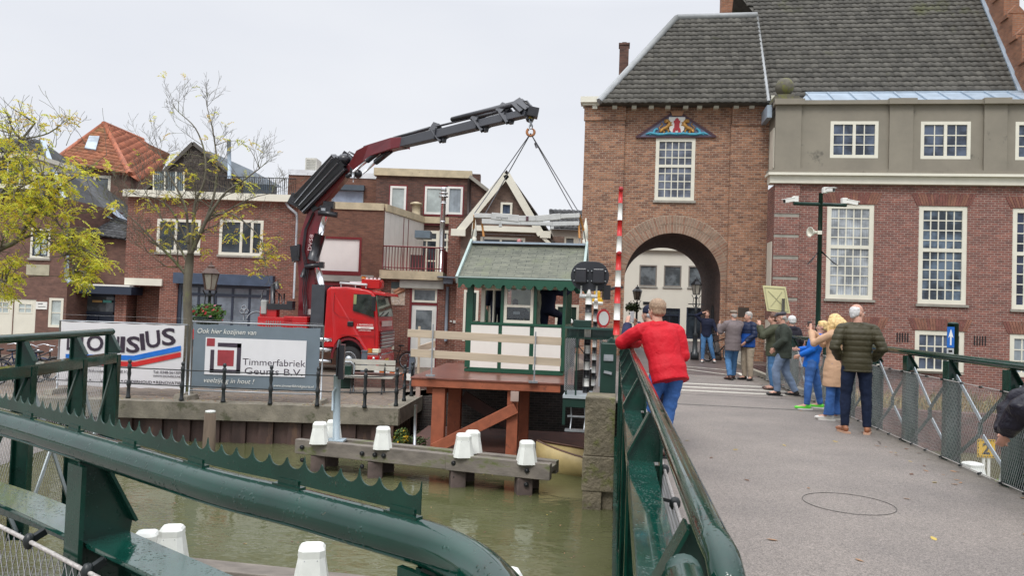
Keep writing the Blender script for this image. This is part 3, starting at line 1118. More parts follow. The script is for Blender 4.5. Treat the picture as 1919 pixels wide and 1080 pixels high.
mb.prism(list(reversed(sh)), gp.M(u_, z_, 0.07), 0.04)
mb.build('shield', WHITE, em)
mb = MB()
tw = [(-0.16, -0.27), (-0.05, -0.27), (-0.05, -0.16), (0.05, -0.16), (0.05, -0.27), (0.16, -0.27), (0.13, -0.1), (0.10, -0.08), (0.09, 0.1), (0.12, 0.12), (0.12, 0.2), (0.07, 0.2), (0.07, 0.26), (0.03, 0.26), (0.03, 0.3), (-0.03, 0.3), (-0.03, 0.26), (-0.07, 0.26), (-0.07, 0.2), (-0.12, 0.2), (-0.12, 0.12), (-0.09, 0.1), (-0.10, -0.08), (-0.13, -0.1)]
mb.prism(tw, gp.M(u_, z_, 0.11), 0.03)
mb.build('tower_charge', pm('heraldic_red', (0.42, 0.02, 0.03), 0.5), em)
mb = MB()
c1 = gp.M(u_, z_ + 0.38, 0.07)
mb.prism([(-0.18, 0), (0.18, 0), (0.26, 0.22), (0.15, 0.15), (0.10, 0.26), (0.04, 0.17), (0, 0.30), (-0.04, 0.17), (-0.10, 0.26), (-0.15, 0.15), (-0.26, 0.22)], c1, 0.08)
mb.build('crown', pm('dull_gold', (0.28, 0.14, 0.07), 0.4, metal=0.4), em)
# ------------------------------------------------------------------ hall at the right
HV = 27.1
hpn = Pl(B(0, HV), -8)
hall = thing('town_hall', 'large brick hall with tall white sash windows and grey stucco attic at right', 'building', B(9, HV, 0))
ul = hpn.hit(1452, 450)[0]
ur = ul + 16
zb = hpn.hit(1600, 345)[1]
ztop = hpn.hit(1600, 196)[1]
zst = hpn.hit(1600, 322)[1]
big = [hp(hpn, 1548.5, 383, 1637, 561), hp(hpn, 1721, 386.5, 1812, 570.5), hp(hpn, 1897, 391, 1990, 581)]
low = [hp(hpn, 1560, 617, 1650, 697), hp(hpn, 1714, 620.5, 1807, 701), hp(hpn, 1892, 628, 1988, 708)]
att = [hp(hpn, 1556, 227, 1646, 296), hp(hpn, 1725.5, 227.5, 1819, 298), hp(hpn, 1903, 228, 1995, 300)]
mb = MB()
wall(mb, hpn, ul, ur, -1.3, zb, big + low, m=0, rev=0.16)
wall(mb, hpn, ul, ur, zst, ztop, att, m=1, rev=0.14)
mb.poly([hpn.P(ul, -1.3, -9), hpn.P(ul, -1.3), hpn.P(ul, zb), hpn.P(ul, zb, -9)], 0)
mb.poly([hpn.P(ul, zst, -9), hpn.P(ul, zst), hpn.P(ul, ztop), hpn.P(ul, ztop, -9)], 1)
mb.poly([hpn.P(ur, -1.3, -9), hpn.P(ur, -1.3), hpn.P(ur, ztop), hpn.P(ur, ztop, -9)], 0)
mb.poly([hpn.P(ul, ztop, 0), hpn.P(ur, ztop, 0), hpn.P(ur, ztop, -9), hpn.P(ul, ztop, -9)], 1)
# corner pilaster with recessed grey bands
up = hpn.hit(1496, 450)[0]
ys = [404, 443, 483, 522, 561, 600]
zz = [hpn.hit(1474, y)[1] for y in ys]
edges = [zb] + zz + [-1.0]
for i in range(len(edges) - 1):
 hi_, lo_ = edges[i] - (0.06 if i else 0), edges[i + 1] + (0.06 if i < len(edges) - 2 else 0)
 mb.pbox(hpn, ul - 0.06, up, lo_, hi_, 0.001, 0.11, 0)
for z in zz:
 mb.pbox(hpn, ul - 0.05, up - 0.01, z - 0.058, z + 0.058, 0.001, 0.09, 2)
for x0, x1 in ((1452, 1500), (1665, 1709), (1842, 1885)):
 a, b_ = hpn.hit(x0, 260)[0], hpn.hit(x1, 260)[0]
 mb.pbox(hpn, a, b_, zst + 0.01, ztop - 0.02, 0.001, 0.09, 1)
mb.build('wall', [HALL_BRICK, STUCCO, STONE], hall)
ARB = [pm('arch_brick', (0.24, 0.11, 0.075), 0.85, var=0.3, scale=5), pm('arch_brick_dark', (0.19, 0.075, 0.06), 0.85, var=0.3, scale=5), DARK]
for h in big + low:
 mb = MB()
 a, b_, c, d = h
 nb = int((b_ - a + 0.35) / 0.088)
 H = 0.40 if h in big else 0.42
 for k in range(nb):
  t = (k + 0.5) / nb - 0.5
  f0 = (b_ - a + 0.16) * t
  f1 = (b_ - a + 0.52) * t
  hw = 0.034
  um = (a + b_) / 2
  pts = [(um + f0 - hw, d + 0.01), (um + f0 + hw, d + 0.01), (um + f1 + hw * 1.1, d + H), (um + f1 - hw * 1.1, d + H)]
  w1 = 0.012 + 0.008 * rnd.random()
  mb.hexa([hpn.P(x_, z_, w1) for x_, z_ in pts] + [hpn.P(x_, z_, -0.02) for x_, z_ in pts], rnd.choice((0, 1)))
 mb.build('flat_arch', ARB, hall)
for x, y in ((1690, 633), (1835, 639)):
 mb = MB()
 a, z = hpn.hit(x, y)
 for k in range(5):
  mb.pbox(hpn, a - 0.17 + k * 0.085, a - 0.13 + k * 0.085, z - 0.16, z + 0.16, 0.001, 0.008, 2)
 mb.build('air_brick', ARB, hall)
mb = MB()
mb.pbox(hpn, ul - 0.25, ur, zb - 0.02, zb + 0.24, -0.3, 0.2)
mb.pbox(hpn, ul - 0.33, ur, zb + 0.242, zb + 0.33, -0.3, 0.34)
mb.build('cornice', CREAM, hall)
mb = MB()
mb.pbox(hpn, ul - 0.30, ur, zb + 0.332, zst + 0.02, -0.3, 0.27)
mb.pbox(hpn, ul - 0.12, ur, ztop - 0.02, ztop + 0.12, -0.3, 0.17)
mb.pbox(hpn, ul - 0.06, ur, zst + 0.02, zst + 0.12, -0.1, 0.05)
for x0, x1 in ((1452, 1500), (1665, 1709), (1842, 1885)):
 a, b_ = hpn.hit(x0, 260)[0], hpn.hit(x1, 260)[0]
 mb.pbox(hpn, a - 0.07, b_ + 0.07, ztop - 0.04, ztop + 0.16, -0.1, 0.25)
mb.build('coping', STUCCO, hall)
gms = [glassm('pane_hall_blinds', (0.42, 0.45, 0.48), folds=0.25, dark=0.5, fs=5), glassm('pane_hall_blue', (0.10, 0.14, 0.19), dark=0.25), glassm('pane_hall_dark', (0.03, 0.04, 0.08), dark=0.4)]
for h, g_ in zip(big, gms):
 window(hall, hpn, h, 5, 9, CREAM, g_, fw=0.15, mw=0.038, rec=0.08, mid=0.555, sill=STONE)
for h, g_ in zip(low, (GL_DARK, GL_BLUE, GL_BLIND)):
 window(hall, hpn, h, 5, 3, CREAM, g_, fw=0.15, mw=0.04, rec=0.08, mid=None)
for h in att:
 o = window(hall, hpn, h, 4, 3, CREAM, GL_BLUE, fw=0.11, mw=0.035, rec=0.06, mull=(0.5,))
# zinc gutter band with standing seams
mb = MB()
z1 = hpn.hit(1700, 177)[1]
u0 = hpn.hit(1510, 190)[0]
zb0, zb1 = ztop + 0.12, hpn.hit(1700, 174, -1.3)[1]
mb.add([hpn.P(u0 - 0.2, zb0, -0.05), hpn.P(ur, zb0, -0.05), hpn.P(ur, zb1, -1.3), hpn.P(u0 + 0.35, zb1, -1.3)], [(0, 1, 2, 3)])
mb.add([hpn.P(u0 - 0.2, zb0, -0.05), hpn.P(u0 + 0.35, zb1, -1.3), hpn.P(u0 + 0.3, zb0, -2.3)], [(0, 1, 2)])
x = u0 + 0.3
while x < ur:
 mb.bar(hpn.P(x - 0.05, zb0 + 0.03, -0.05), hpn.P(x, zb1 + 0.03, -1.3), 0.05, 0.06)
 x += 0.76
mb.pbox(hpn, u0 + 0.3, ur, zb1 - 0.03, zb1 + 0.06, -1.5, -1.28)
mb.pbox(hpn, ul - 0.30, ul - 0.13, ztop - 0.35, ztop + 0.1, -1.5, -0.35)
mb.build('zinc_flashing', ZINC, hall)
# stone ball on the corner
mb = MB()
c_ = hpn.P(hpn.hit(1473, 170)[0], ztop + 0.12, -0.25)
mb.box(c_ + V((0, 0, 0.07)), (0.85, 0.85, 0.16), BA)
mb.box(c_ + V((0, 0, 0.20)), (0.55, 0.55, 0.12), BA)
mb.lathe([(0.16, 0), (0.10, 0.06), (0.16, 0.1)], c_ + V((0, 0, 0.24)), 14)
mb.ball(c_ + V((0, 0, 0.58)), 0.33, 24)
mb.build('ball_finial', pm('mossy_ball', (0.12, 0.11, 0.085), 0.9, var=0.3, scale=6, bump=0.4, spot=((0.16, 0.16, 0.05), 4, 0.5)), hall)
# big roof behind
rs = Slope(hpn.P(0, zb1 + 0.0, -1.45), BU, R(55))
pr = [rs.hit(x, y) for x, y in ((1436, 200), (1915, 182), (1836, -12), (1384, -12), (1419, 30))]
mb = MB()
pantiles(mb, rs, pr, tw=0.26, rh=0.28, lip=0.045)
rt, rtl = rs.P(*pr[2]), rs.P(*pr[3])
top = (rt - rs.P(*pr[1]))
k_ = 1.25
RT, RTL = rs.P(*pr[1]) + top * k_, rs.P(*pr[3]) + rs.S * (top.length * (k_ - 1))
mb.poly([rt, RT, RTL, rtl])
bkk = BV * 14
mb.poly([RT, rs.P(*pr[1]) + bkk, rs.P(*pr[0]) + bkk, RTL])
hr = mb.build('roof', [TILE_GREY], hall)
mb = MB()
mb.bar(rs.P(*pr[1], 0.08), rs.P(*pr[2], 0.08), 0.22, 0.08)
mb.build('verge', ZINC, hr)
# stepped gables
STEP = brickm('gable_brick', (0.33, 0.14, 0.07), (0.25, 0.10, 0.055), (0.25, 0.18, 0.13), bh=0.075, gpos=0.75)
mb = MB()
base_r = rs.P(*pr[1]) + BU * 0.18
t_ = (rs.P(*pr[2]) - rs.P(*pr[1]))
run = V((t_.x, t_.y, 0)).length
nst = 8
for k in range(nst):
 f0 = k / 5.0
 p = base_r + t_ * f0
 hh = 1.25
 mb.box(p + BU * 0.12 + V((0, 0, hh / 2 - 1.6)), (0.55, run / 5 * 1.5, hh + 3.2), BA)
 mb.box(p + BU * 0.12 + V((0, 0, hh + 0.05)), (0.66, run / 5 * 0.75, 0.16), BA)
 mb.prism([(-0.3, 0), (0.3, 0), (0, 0.35)], Matrix.Translation(p + BU * 0.12 + V((0, 0, hh + 0.13)) - BV * 0.3) @ Matrix.Rotation(BA, 4, 'Z') @ Matrix.Rotation(R(90), 4, 'X') @ Matrix.Translation((0, 0, -0.6)), 0.6)
mb.build('stepped_gable', STEP, hall)
mb = MB()
pl_ = W(1371, 10, 36.0)
mb.box((pl_.x, pl_.y, pl_.z + 0.6), (0.72, 0.6, 2.3), BA)
mb.box((pl_.x - 0.28, pl_.y, pl_.z + 0.0), (0.5, 0.6, 1.0), BA)
mb.build('stepped_gable', STEP, hall)
mb = MB()
mb.box(rs.P((pr[2][0] + pr[3][0]) / 2 + 0.9, pr[2][1] - 0.05, 0.1), (1.0, 0.25, 0.35), BA)
mb.build('roof_hatch', WHITE, hall)
# narrow windows in the return wall
P = hpn.P
for y0, y1 in ((233, 310), (450, 550), (600, 660)):
 mb = MB()
 z0, z1 = hpn.hit(1440, y1)[1], hpn.hit(1440, y0)[1]
 mb.hexa([P(ul - 0.03, z0, -0.45), P(ul + 0.02, z0, -0.45), P(ul + 0.02, z0, -1.2), P(ul - 0.03, z0, -1.2), P(ul - 0.03, z1, -0.45), P(ul + 0.02, z1, -0.45), P(ul + 0.02, z1, -1.2), P(ul - 0.03, z1, -1.2)])
 mb.build('side_window', CREAM, hall)
# low bank in front of the hall
mb = MB(M=BM)
mb.bb(4.01, 30, 22.4, 22.8, -3, -0.86)
tag(mb.build('bank_wall', BANK_BRICK), 'low brick retaining wall along the water in front of the hall', 'retaining wall', kind='structure')
mb = MB(M=BM)
mb.bb(4.01, 30, 22.81, 27.09, -1.6, -0.95)
struct('bank_soil', mb, pm('soil', (0.10, 0.08, 0.04), 0.95, var=0.4, scale=2, bump=0.6, bs=12))
mb = MB()
for k in range(2600):
 u = 4.1 + rnd.random() ** 0.8 * 13
 v = 22.85 + rnd.random() * 3.6
 p = B(u, v, -0.96)
 d_ = V((rnd.gauss(0, 0.35), rnd.gauss(0, 0.35) - 0.1, 1)).normalized()
 L_ = rnd.uniform(0.3, 0.75) * (0.7 + 0.6 * noise.noise(V((u * 0.8, v * 0.8, 0))))
 sx = V((rnd.gauss(0, 1), rnd.gauss(0, 1), 0)).normalized() * 0.012
 t1_ = p + d_ * L_ * 0.6
 t2_ = p + d_ * L_ + V((d_.x, d_.y, -0.15)) * 0.25
 mb.add([p - sx, p + sx, t1_ + sx * 0.8, t1_ - sx * 0.8, t2_], [(0, 1, 2, 3), (3, 2, 4)], rnd.choice((0, 0, 1, 2)), False)
tag(mb.build('dry_grass', [pm('straw', (0.36, 0.27, 0.12), 0.8), pm('ochre_leaf', (0.28, 0.17, 0.06), 0.8), pm('olive_leaf', (0.13, 0.15, 0.05), 0.8)]), 'dry straw coloured ornamental grass on the bank in front of the hall', 'grass', kind='stuff')
mb = MB()
for k in range(2200):
 a = rnd.random() * 6.28
 rr = rnd.random() ** 0.5
 p = B(6.6 + rr * 3.4 * math.cos(a), 17.2 + rr * 1.8 * math.sin(a), -1.945 + rnd.random() * 0.03)
 s_ = rnd.uniform(0.02, 0.06)
 mb.add([p + V((s_, 0, 0)), p + V((0, s_, 0.01)), p + V((-s_, 0, 0)), p + V((0, -s_, 0.01))], [(0, 1, 2, 3)], rnd.choice((0, 1)), False)
tag(mb.build('duckweed', [pm('duckweed_a', (0.13, 0.22, 0.03), 0.7), pm('duckweed_b', (0.20, 0.24, 0.05), 0.7)]), 'bright green duckweed floating on the water right of the bridge', 'duckweed', kind='stuff')
# ------------------------------------------------------------------ helpers for the row of houses
GZ = -1.0
def pbx(mb, pl, x0, y0, x1, y1, w0, w1, m=None):
 a, b_, c, d = hp(pl, x0, y0, x1, y1, w1)
 mb.pbox(pl, a, b_, c, d, w0, w1, m)
def part(name, mat, parent, *boxes, pl=None):
 mb = MB()
 for b_ in boxes:
  pbx(mb, pl, *b_)
 return mb.build(name, mat, parent)
def pp(pl, x, y, w=0.0):
 a, z = pl.hit(x, y, w)
 return pl.P(a, z, w)
def poly_px(mb, pl, pts, w=0.0, m=None, d=None):
 """flat outline on a facade plane given thickness d"""
 q = [pl.hit(x, y, w) for x, y in pts]
 area = sum(q[i][0] * q[(i + 1) % len(q)][1] - q[(i + 1) % len(q)][0] * q[i][1] for i in range(len(q)))
 if area < 0:
  q = q[::-1]
 mb.prism(q, pl.M(0, 0, w - (d or 0.05)), d or 0.05, m)
def roofpoly(mb, pts3, m=0, tw=0.25, rh=0.32, **k):
 """pantiles on the plane of 3 points: lower-left, lower-right, upper; clipped to outline"""
 o, r_, t_ = pts3[0], pts3[1], pts3[2]
 sp = Slope.__new__(Slope)
 sp.o = o
 sp.U = (r_ - o).normalized()
 nn = sp.U.cross(t_ - o).normalized()
 if nn.z < 0:
  nn = -nn
 sp.N = nn
 sp.S = nn.cross(sp.U)
 poly = [((p - o).dot(sp.U), (p - o).dot(sp.S)) for p in pts3]
 pantiles(mb, sp, poly, tw=tw, rh=rh, m=m, **k)
# ---- corner house, far left
p1 = Pl((0, 31.0, 0), 0)
h1 = thing('corner_house', 'mauve brown house at far left with small navy sash window and cream double door', 'house', (-20, 31, GZ))
w1_ = hp(p1, 57, 428, 94, 484)
d1_ = hp(p1, 24, 561, 66, 640)
d2_ = hp(p1, -18, 558, 23, 640)
w2_ = hp(p1, 91, 559, 118, 614)
uA = p1.hit(-170, 500)[0]
uB = p1.hit(128, 500)[0]
zr = p1.hit(60, 372)[1]
mb = MB()
wall(mb, p1, uA, uB, GZ, zr, [w1_, d1_, d2_, w2_])
body(mb, p1, uA, uB, GZ, zr, 7)
gb = [p1.hit(x, y) for x, y in ((-170, 372), (118, 376), (112, 336), (76, 268), (-170, 262))]
mb.build('wall', MAUVE_BRICK, h1)
mb = MB()
roofpoly(mb, [p1.P(uA, zr, 0.3), p1.P(uB - 0.2, zr, 0.3), p1.P(p1.hit(76, 262, -3)[0], p1.hit(76, 262, -3)[1], -3), p1.P(uA, p1.hit(0, 259, -3)[1], -3)], tw=0.24, rh=0.3)
rz = p1.hit(0, 259, -3)[1]
mb.poly([p1.P(uA, rz, -3), p1.P(p1.hit(76, 262, -3)[0], rz, -3), p1.P(uB - 0.2, zr, -7), p1.P(uA, zr, -7)])
mb.poly([p1.P(uB - 0.2, zr, 0.3), p1.P(p1.hit(76, 262, -3)[0], rz, -3), p1.P(uB - 0.2, zr, -7)])
r1 = mb.build('roof', TILE_DARK, h1)
mb = MB()
a, b_ = p1.P(uB - 0.15, zr, 0.35), p1.P(p1.hit(76, 262, -3)[0] + 0.05, rz + 0.05, -3)
mb.bar(a, b_, 0.18, 0.12)
mb.build('verge', ZINC, r1)
# dormer with white frame
mb = MB()
dz = hp(p1, -40, 300, 62, 352, 0.1)
mb.pbox(p1, dz[0], dz[1], dz[2], dz[3] + 0.1, -2.4, 0.0, 0)
mb.pbox(p1, dz[0] - 0.15, dz[1] + 0.15, dz[3] + 0.1, dz[3] + 0.28, -2.6, 0.16, 0)
dm = mb.build('dormer', CREAM, h1)
window(dm, p1, (dz[0] + 0.1, dz[1] - 0.1, dz[2] + 0.15, dz[3]), 4, 1, CREAM, GL_DARK, fw=0.08, mw=0.08, rec=-0.02, deep=0.05) if False else None
mb = MB()
for k in range(4):
 a = dz[0] + 0.12 + k * (dz[1] - dz[0] - 0.16) / 4
 mb.pbox(p1, a, a + (dz[1] - dz[0] - 0.16) / 4 - 0.08, dz[2] + 0.2, dz[3] - 0.02, -0.02, 0.02)
mb.build('pane', GL_DARK, dm)
window(h1, p1, w1_, 1, 1, CREAM, GL_CURT, fw=0.09, rec=0.06, sill=STONE)
mb = MB()
a, b_, c, d = w1_
a += 0.09
b_ -= 0.09
c += 0.09
d -= 0.09
for q in ((a, a + 0.06, c, d), (b_ - 0.06, b_, c, d), (a + 0.06, b_ - 0.06, d - 0.06, d), (a + 0.06, b_ - 0.06, c, c + 0.06), ((a + b_) / 2 - 0.02, (a + b_) / 2 + 0.02, c + 0.06, d - 0.06)):
 mb.pbox(p1, *q, -0.05, -0.02)
mb.pbox(p1, a + 0.06, b_ - 0.06, (c + d) / 2 - 0.02, (c + d) / 2 + 0.02, -0.051, -0.022)
mb.build('sash', NAVY, h1)
for h in (d1_, d2_):
 mb = MB()
 a, b_, c, d = h
 mb.pbox(p1, a, b_, c, d, -0.12, -0.08)
 for q in ((a, a + 0.16, c, d), (b_ - 0.16, b_, c, d), (a + 0.16, b_ - 0.16, d - 0.16, d), (a + 0.16, b_ - 0.16, c, c + 1.15)):
  mb.pbox(p1, *q, -0.08, -0.03)
 do = mb.build('door', CREAM, h1)
 window(do, p1, (a + 0.16, b_ - 0.16, c + 1.15, d - 0.16), 2, 2, CREAM, GL_CURT, fw=0.05, mw=0.035, rec=0.05, name='glazing', deep=0.03)
window(h1, p1, w2_, 1, 2, CREAM, GL_CURT, fw=0.1, mw=0.04, rec=0.06, sill=None)
part('house_sign', WHITE, h1, (67, 566, 88, 580, 0.001, 0.03), pl=p1)
mb = MB()
u_, z_ = p1.hit(70, 571)
mb.bar(pp(p1, 71, 569.5, 0.035), pp(p1, 80, 569.5, 0.035), 0.03, 0.004, (0, -1, 0))
mb.bar(pp(p1, 71, 575, 0.035), pp(p1, 85, 575, 0.035), 0.02, 0.004, (0, -1, 0))
mb.build('sign_mark', NAVY, h1)
part('stone_tablet', pm('stone_tablet', (0.42, 0.39, 0.28), 0.8, var=0.15, scale=4), h1, (49, 496, 92, 516, 0.001, 0.03), pl=p1)
mb = MB()
mb.tube([pp(p1, 127, 400, 0.12), pp(p1, 127, 520, 0.12), pp(p1, 134, 528, 0.12), pp(p1, 140, 530, 0.14)], 0.05, 8)
mb.tube([pp(p1, 124.5, 497, 0.12), pp(p1, 124.5, 522, 0.12), pp(p1, 131, 530, 0.14)], 0.085, 10)
mb.build('drainpipe', ZINC, h1)
# ---- low link house with tiled roof and solar panels
p2 = Pl((0, 32.6, 0), 0)
h2 = thing('link_house', 'low brown brick link house with dark tiled lean roof and two rows of solar panels', 'house', (-18.5, 32.6, GZ))
a0, b0 = p2.hit(118, 500)[0], p2.hit(237, 500)[0]
zt2 = p2.hit(190, 448)[1]
mb = MB()
wall(mb, p2, a0, b0, GZ, zt2)
mb.build('wall', MAUVE_BRICK, h2)
mb = MB()
q = [pp(p2, 118, 432, 0.3), pp(p2, 238, 449, 0.3), p2.P(p2.hit(238, 402, -2.6)[0], p2.hit(238, 402, -2.6)[1], -2.6), p2.P(p2.hit(95, 366, -2.6)[0], p2.hit(95, 366, -2.6)[1], -2.6)]
roofpoly(mb, q, tw=0.22, rh=0.3)
r2 = mb.build('roof', TILE_DARK, h2)
PV = pm('solar_panel', (0.16, 0.19, 0.24), 0.12, metal=0.4, var=0.1)
def onroof(q, x, y, lift=0.1):
 o = q[0]
 nn = (q[1] - q[0]).cross(q[3] - q[0]).normalized()
 if nn.z < 0:
  nn = -nn
 e = V((0, 0, EYE))
 r = ray(x, y)
 return e + r * ((o - e).dot(nn) / r.dot(nn)) + nn * lift
for pts in (((98, 367), (140, 378), (184, 406), (148, 397)), ((142, 379), (166, 384), (212, 415), (187, 408)), ((190, 388), (214, 394), (240, 418), (222, 412))):
 mb = MB()
 t_ = [onroof(q, x, y, 0.13) for x, y in pts]
 b__ = [onroof(q, x, y, 0.09) for x, y in pts]
 mb.hexa(b__ + t_)
 mb.build('solar_panel', PV, r2)
# porch with navy door
mb = MB()
pbx(mb, p2, 126, 536, 246, 551, 0.0, 1.0)
mb.build('porch_canopy', NAVY, h2)
mb = MB()
pbx(mb, p2, 130, 533, 243, 536.5, 0.1, 1.0)
mb.build('canopy_trim', WHITE, h2)
dd = hp(p2, 147, 552, 213, 640, 0.2)
mb = MB()
mb.pbox(p2, *dd, 0.02, 0.06)
a, b_, c, d = dd
for q_ in ((a, a + 0.09, c, d), (b_ - 0.09, b_, c, d), (a, b_, d - 0.09, d), (a, b_, d - 0.85, d - 0.75), ((a + b_) / 2 - 0.04, (a + b_) / 2 + 0.04, c, d - 0.85)):
 mb.pbox(p2, *q_, 0.06, 0.12)
for s_ in (0, 1):
 x0 = a + 0.2 + s_ * (b_ - a) / 2
 mb.pbox(p2, x0 - 0.02, x0 + (b_ - a) / 2 - 0.32, d - 1.7, d - 1.0, 0.06, 0.085)
dr = mb.build('door', NAVY, h2)
mb = MB()
mb.pbox(p2, a + 0.1, b_ - 0.1, d - 0.74, d - 0.1, 0.061, 0.075)
mb.build('pane', GL_GREY, dr)
mb = MB()
pbx(mb, p2, 173, 563, 191, 567, 0.18, 0.22, 0)
pbx(mb, p2, 193, 563, 209, 567.5, 0.18, 0.22, 1)
mb.build('letter_sign', [pm('sign_orange', (0.5, 0.3, 0.1), 0.5), pm('sign_teal', (0.1, 0.4, 0.35), 0.5)], dr)
mb = MB()
pbx(mb, p2, 128, 551, 147, 640, 0.0, 0.4)
mb.build('porch_wall', MAUVE_BRICK, h2)
mb = MB()
pbx(mb, p2, 214, 552, 233, 640, 0.0, 0.5)
mb.build('brick_pier', HOUSE_BRICK, h2)
part('wall_lamp', BLACK, h2, (130, 558, 138, 568, 0.4, 0.55), pl=p2)
# ---- orange roofed house behind
p3 = Pl((0, 37.0, 0), 0)
h3 = thing('orange_roofed_house', 'house with bright orange tiled hip roof and skylight rising behind the low link house', 'house', (-21, 37, GZ))
wz = hp(p3, 174, 329, 207, 374)
a0, b0 = p3.hit(100, 380)[0], p3.hit(243, 380)[0]
zt3 = p3.hit(170, 326)[1]
mb = MB()
wall(mb, p3, a0, b0, GZ, zt3, [wz])
body(mb, p3, a0, b0, GZ, zt3, 9)
mb.build('wall', MAUVE_BRICK, h3)
window(h3, p3, wz, 1, 1, CREAM, GL_GREY, fw=0.13, rec=0.05)
apx = p3.P(p3.hit(195, 231, -4)[0], p3.hit(195, 231, -4)[1], -4)
bl_ = pp(p3, 98, 302, 0.3)
br_ = pp(p3, 243, 326, 0.3)
mb = MB()
roofpoly(mb, [bl_, br_, apx], tw=0.3, rh=0.34)
mb.poly([bl_, apx, apx + V((0, 8, 0)), bl_ + V((-1, 12, 0))])
r3 = mb.build('roof', TILE_RUST, h3)
mb = MB()
rb = W(305, 300, 45)
br2 = W(262, 345, 40)
rt_ = W(272, 264, 45)
o = br_
pl3 = [br_, W(309, 304, 44.5), W(272, 263, 46), apx]
nn = (pl3[1] - pl3[0]).cross(pl3[3] - pl3[0]).normalized()
def onpl(x, y):
 r = ray(x, y)
 e = V((0, 0, EYE))
 return e + r * ((br_ - e).dot(nn) / r.dot(nn))
pl3 = [br_, onpl(258, 340), onpl(309, 304), onpl(268, 262), apx]
roofpoly(mb, [pl3[1], pl3[2], pl3[3], apx, br_], tw=0.3, rh=0.36, amp=0.05)
mb.build('roof_slope', TILE_ORANGE, h3)
mb = MB()
mb.tube([apx, br_], 0.14, 6)
mb.tube([apx, pl3[3]], 0.12, 6)
mb.tube([bl_, apx], 0.1, 6)
mb.build('ridge_tiles', TILE_ORANGE, h3)
mb = MB()
qq = [bl_, br_, apx, apx]
sk = [onroof([bl_, br_, apx, apx], x, y, 0.12) for x, y in ((159, 281), (180, 284), (187, 259), (168, 258))]
mb.hexa([onroof([bl_, br_, apx, apx], x, y, 0.0) for x, y in ((159, 281), (180, 284), (187, 259), (168, 258))] + sk)
mb.build('skylight', glassm('skylight_glass', (0.35, 0.42, 0.48), dark=0.6), r3)
# ---- brick house with navy shopfront
p4 = Pl((0, 32.0, 0), 0)
h4 = thing('shop_house', 'two storey red brick house with navy shopfront, white cornice and roof terrace', 'house', (-13, 32, GZ))
u0, u1 = p4.hit(235, 480)[0], p4.hit(556, 480)[0]
zt4 = p4.hit(395, 374)[1]
wa, wb = hp(p4, 294, 411, 376, 474), hp(p4, 411, 412, 493, 479)
sf = hp(p4, 331, 534, 503, 640)
al = hp(p4, 236, 537, 297, 640)
mb = MB()
wall(mb, p4, u0, u1, GZ, zt4, [wa, wb, sf, al], rev=0.2)
body(mb, p4, u0, u1, GZ, zt4, 8)
mb.build('wall', HOUSE_BRICK, h4)
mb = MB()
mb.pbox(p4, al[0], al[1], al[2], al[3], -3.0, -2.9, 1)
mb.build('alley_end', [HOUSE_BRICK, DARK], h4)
mb = MB()
mb.pbox(p4, al[0] - 0.01, al[0] + 1.35, al[2], al[3], -1.0, -0.9, 0)
mb.build('alley_wall', HOUSE_BRICK, h4)
mb = MB()
pbx(mb, p4, 233, 522, 303, 535, 0.001, 0.12)
mb.build('lintel', CREAM, h4)
mb = MB()
mb.pbox(p4, u0 - 0.1, u1 + 0.05, zt4 - 0.02, zt4 + 0.28, -0.3, 0.30)
mb.build('cornice', CREAM, h4)
window(h4, p4, wa, 1, 1, CREAM, GL_DARK, fw=0.12, rec=0.04, mull=(0.42,), sill=STONE)
window(h4, p4, wb, 1, 1, CREAM, GL_DARK, fw=0.12, rec=0.04, mull=(0.5, 0.78), sill=STONE)
mb = MB()
pbx(mb, p4, 324, 514, 511, 534, 0.001, 0.28)
mb.build('awning_box', pm('navy_awning', (0.05, 0.075, 0.12), 0.5), h4)
o = window(h4, p4, sf, 5, 1, NAVY, glassm('shop_glass', (0.16, 0.19, 0.22), dark=0.7), fw=0.14, mw=0.1, rec=0.12, mid=0.86, name='shopfront')
mb = MB()
for x, y, r_ in ((454, 583, 4.5), (461, 583, 4.5), (457, 577, 4.5)):
 c_ = pp(p4, x, y, -0.09)
 mb.tube([c_ + V((math.cos(t) * r_ / 44, 0, math.sin(t) * r_ / 44)) for t in [k * 0.628 for k in range(11)]], 0.012, 4)
c_ = pp(p4, 485, 604, -0.09)
mb.tube([c_ + V((math.cos(t) * 0.45 - 0.1, 0, math.sin(t) * 0.45)) for t in [0.6 + k * 0.2 for k in range(12)]], 0.015, 4)
mb.tube([pp(p4, 457, 588, -0.09), pp(p4, 456, 600, -0.09)], 0.012, 4)
mb.build('window_drawing', pm('chalk_white', (0.5, 0.55, 0.58), 0.7), o)
# roof terrace: dark tiled gable, pale panels, glass and bar rails
p4b = Pl((0, 35.0, 0), 0)
mb = MB()
ap4 = p4b.P(p4b.hit(362, 270)[0], p4b.hit(362, 270)[1], 0)
gl = [pp(p4b, 268, 372), pp(p4b, 470, 374), ap4]
mb.prism([p4b.hit(x, y) for x, y in ((255, 374), (492, 376), (362, 270))][::1], p4b.M(0, 0, -0.2), 0.2)
u_gl = [p4b.hit(x, y) for x, y in ((255, 374), (492, 376), (362, 270))]
mb.poly([p4b.P(*u_gl[0]), p4b.P(*u_gl[2]), p4b.P(*u_gl[2], -6), p4b.P(*u_gl[0], -6)])
mb.poly([p4b.P(*u_gl[1]), p4b.P(*u_gl[1], -6), p4b.P(*u_gl[2], -6), p4b.P(*u_gl[2])])
SLATE = brickm('slate_courses', (0.085, 0.07, 0.058), (0.06, 0.05, 0.044), (0.03, 0.026, 0.024), bw=0.26, bh=0.2, ms=0.02, gpos=0.75, bump=0.8)
r4 = mb.build('roof', SLATE, h4)
mb = MB()
mb.bar(pp(p4b, 362, 268, 0.1), pp(p4b, 255, 373, 0.1), 0.12, 0.16)
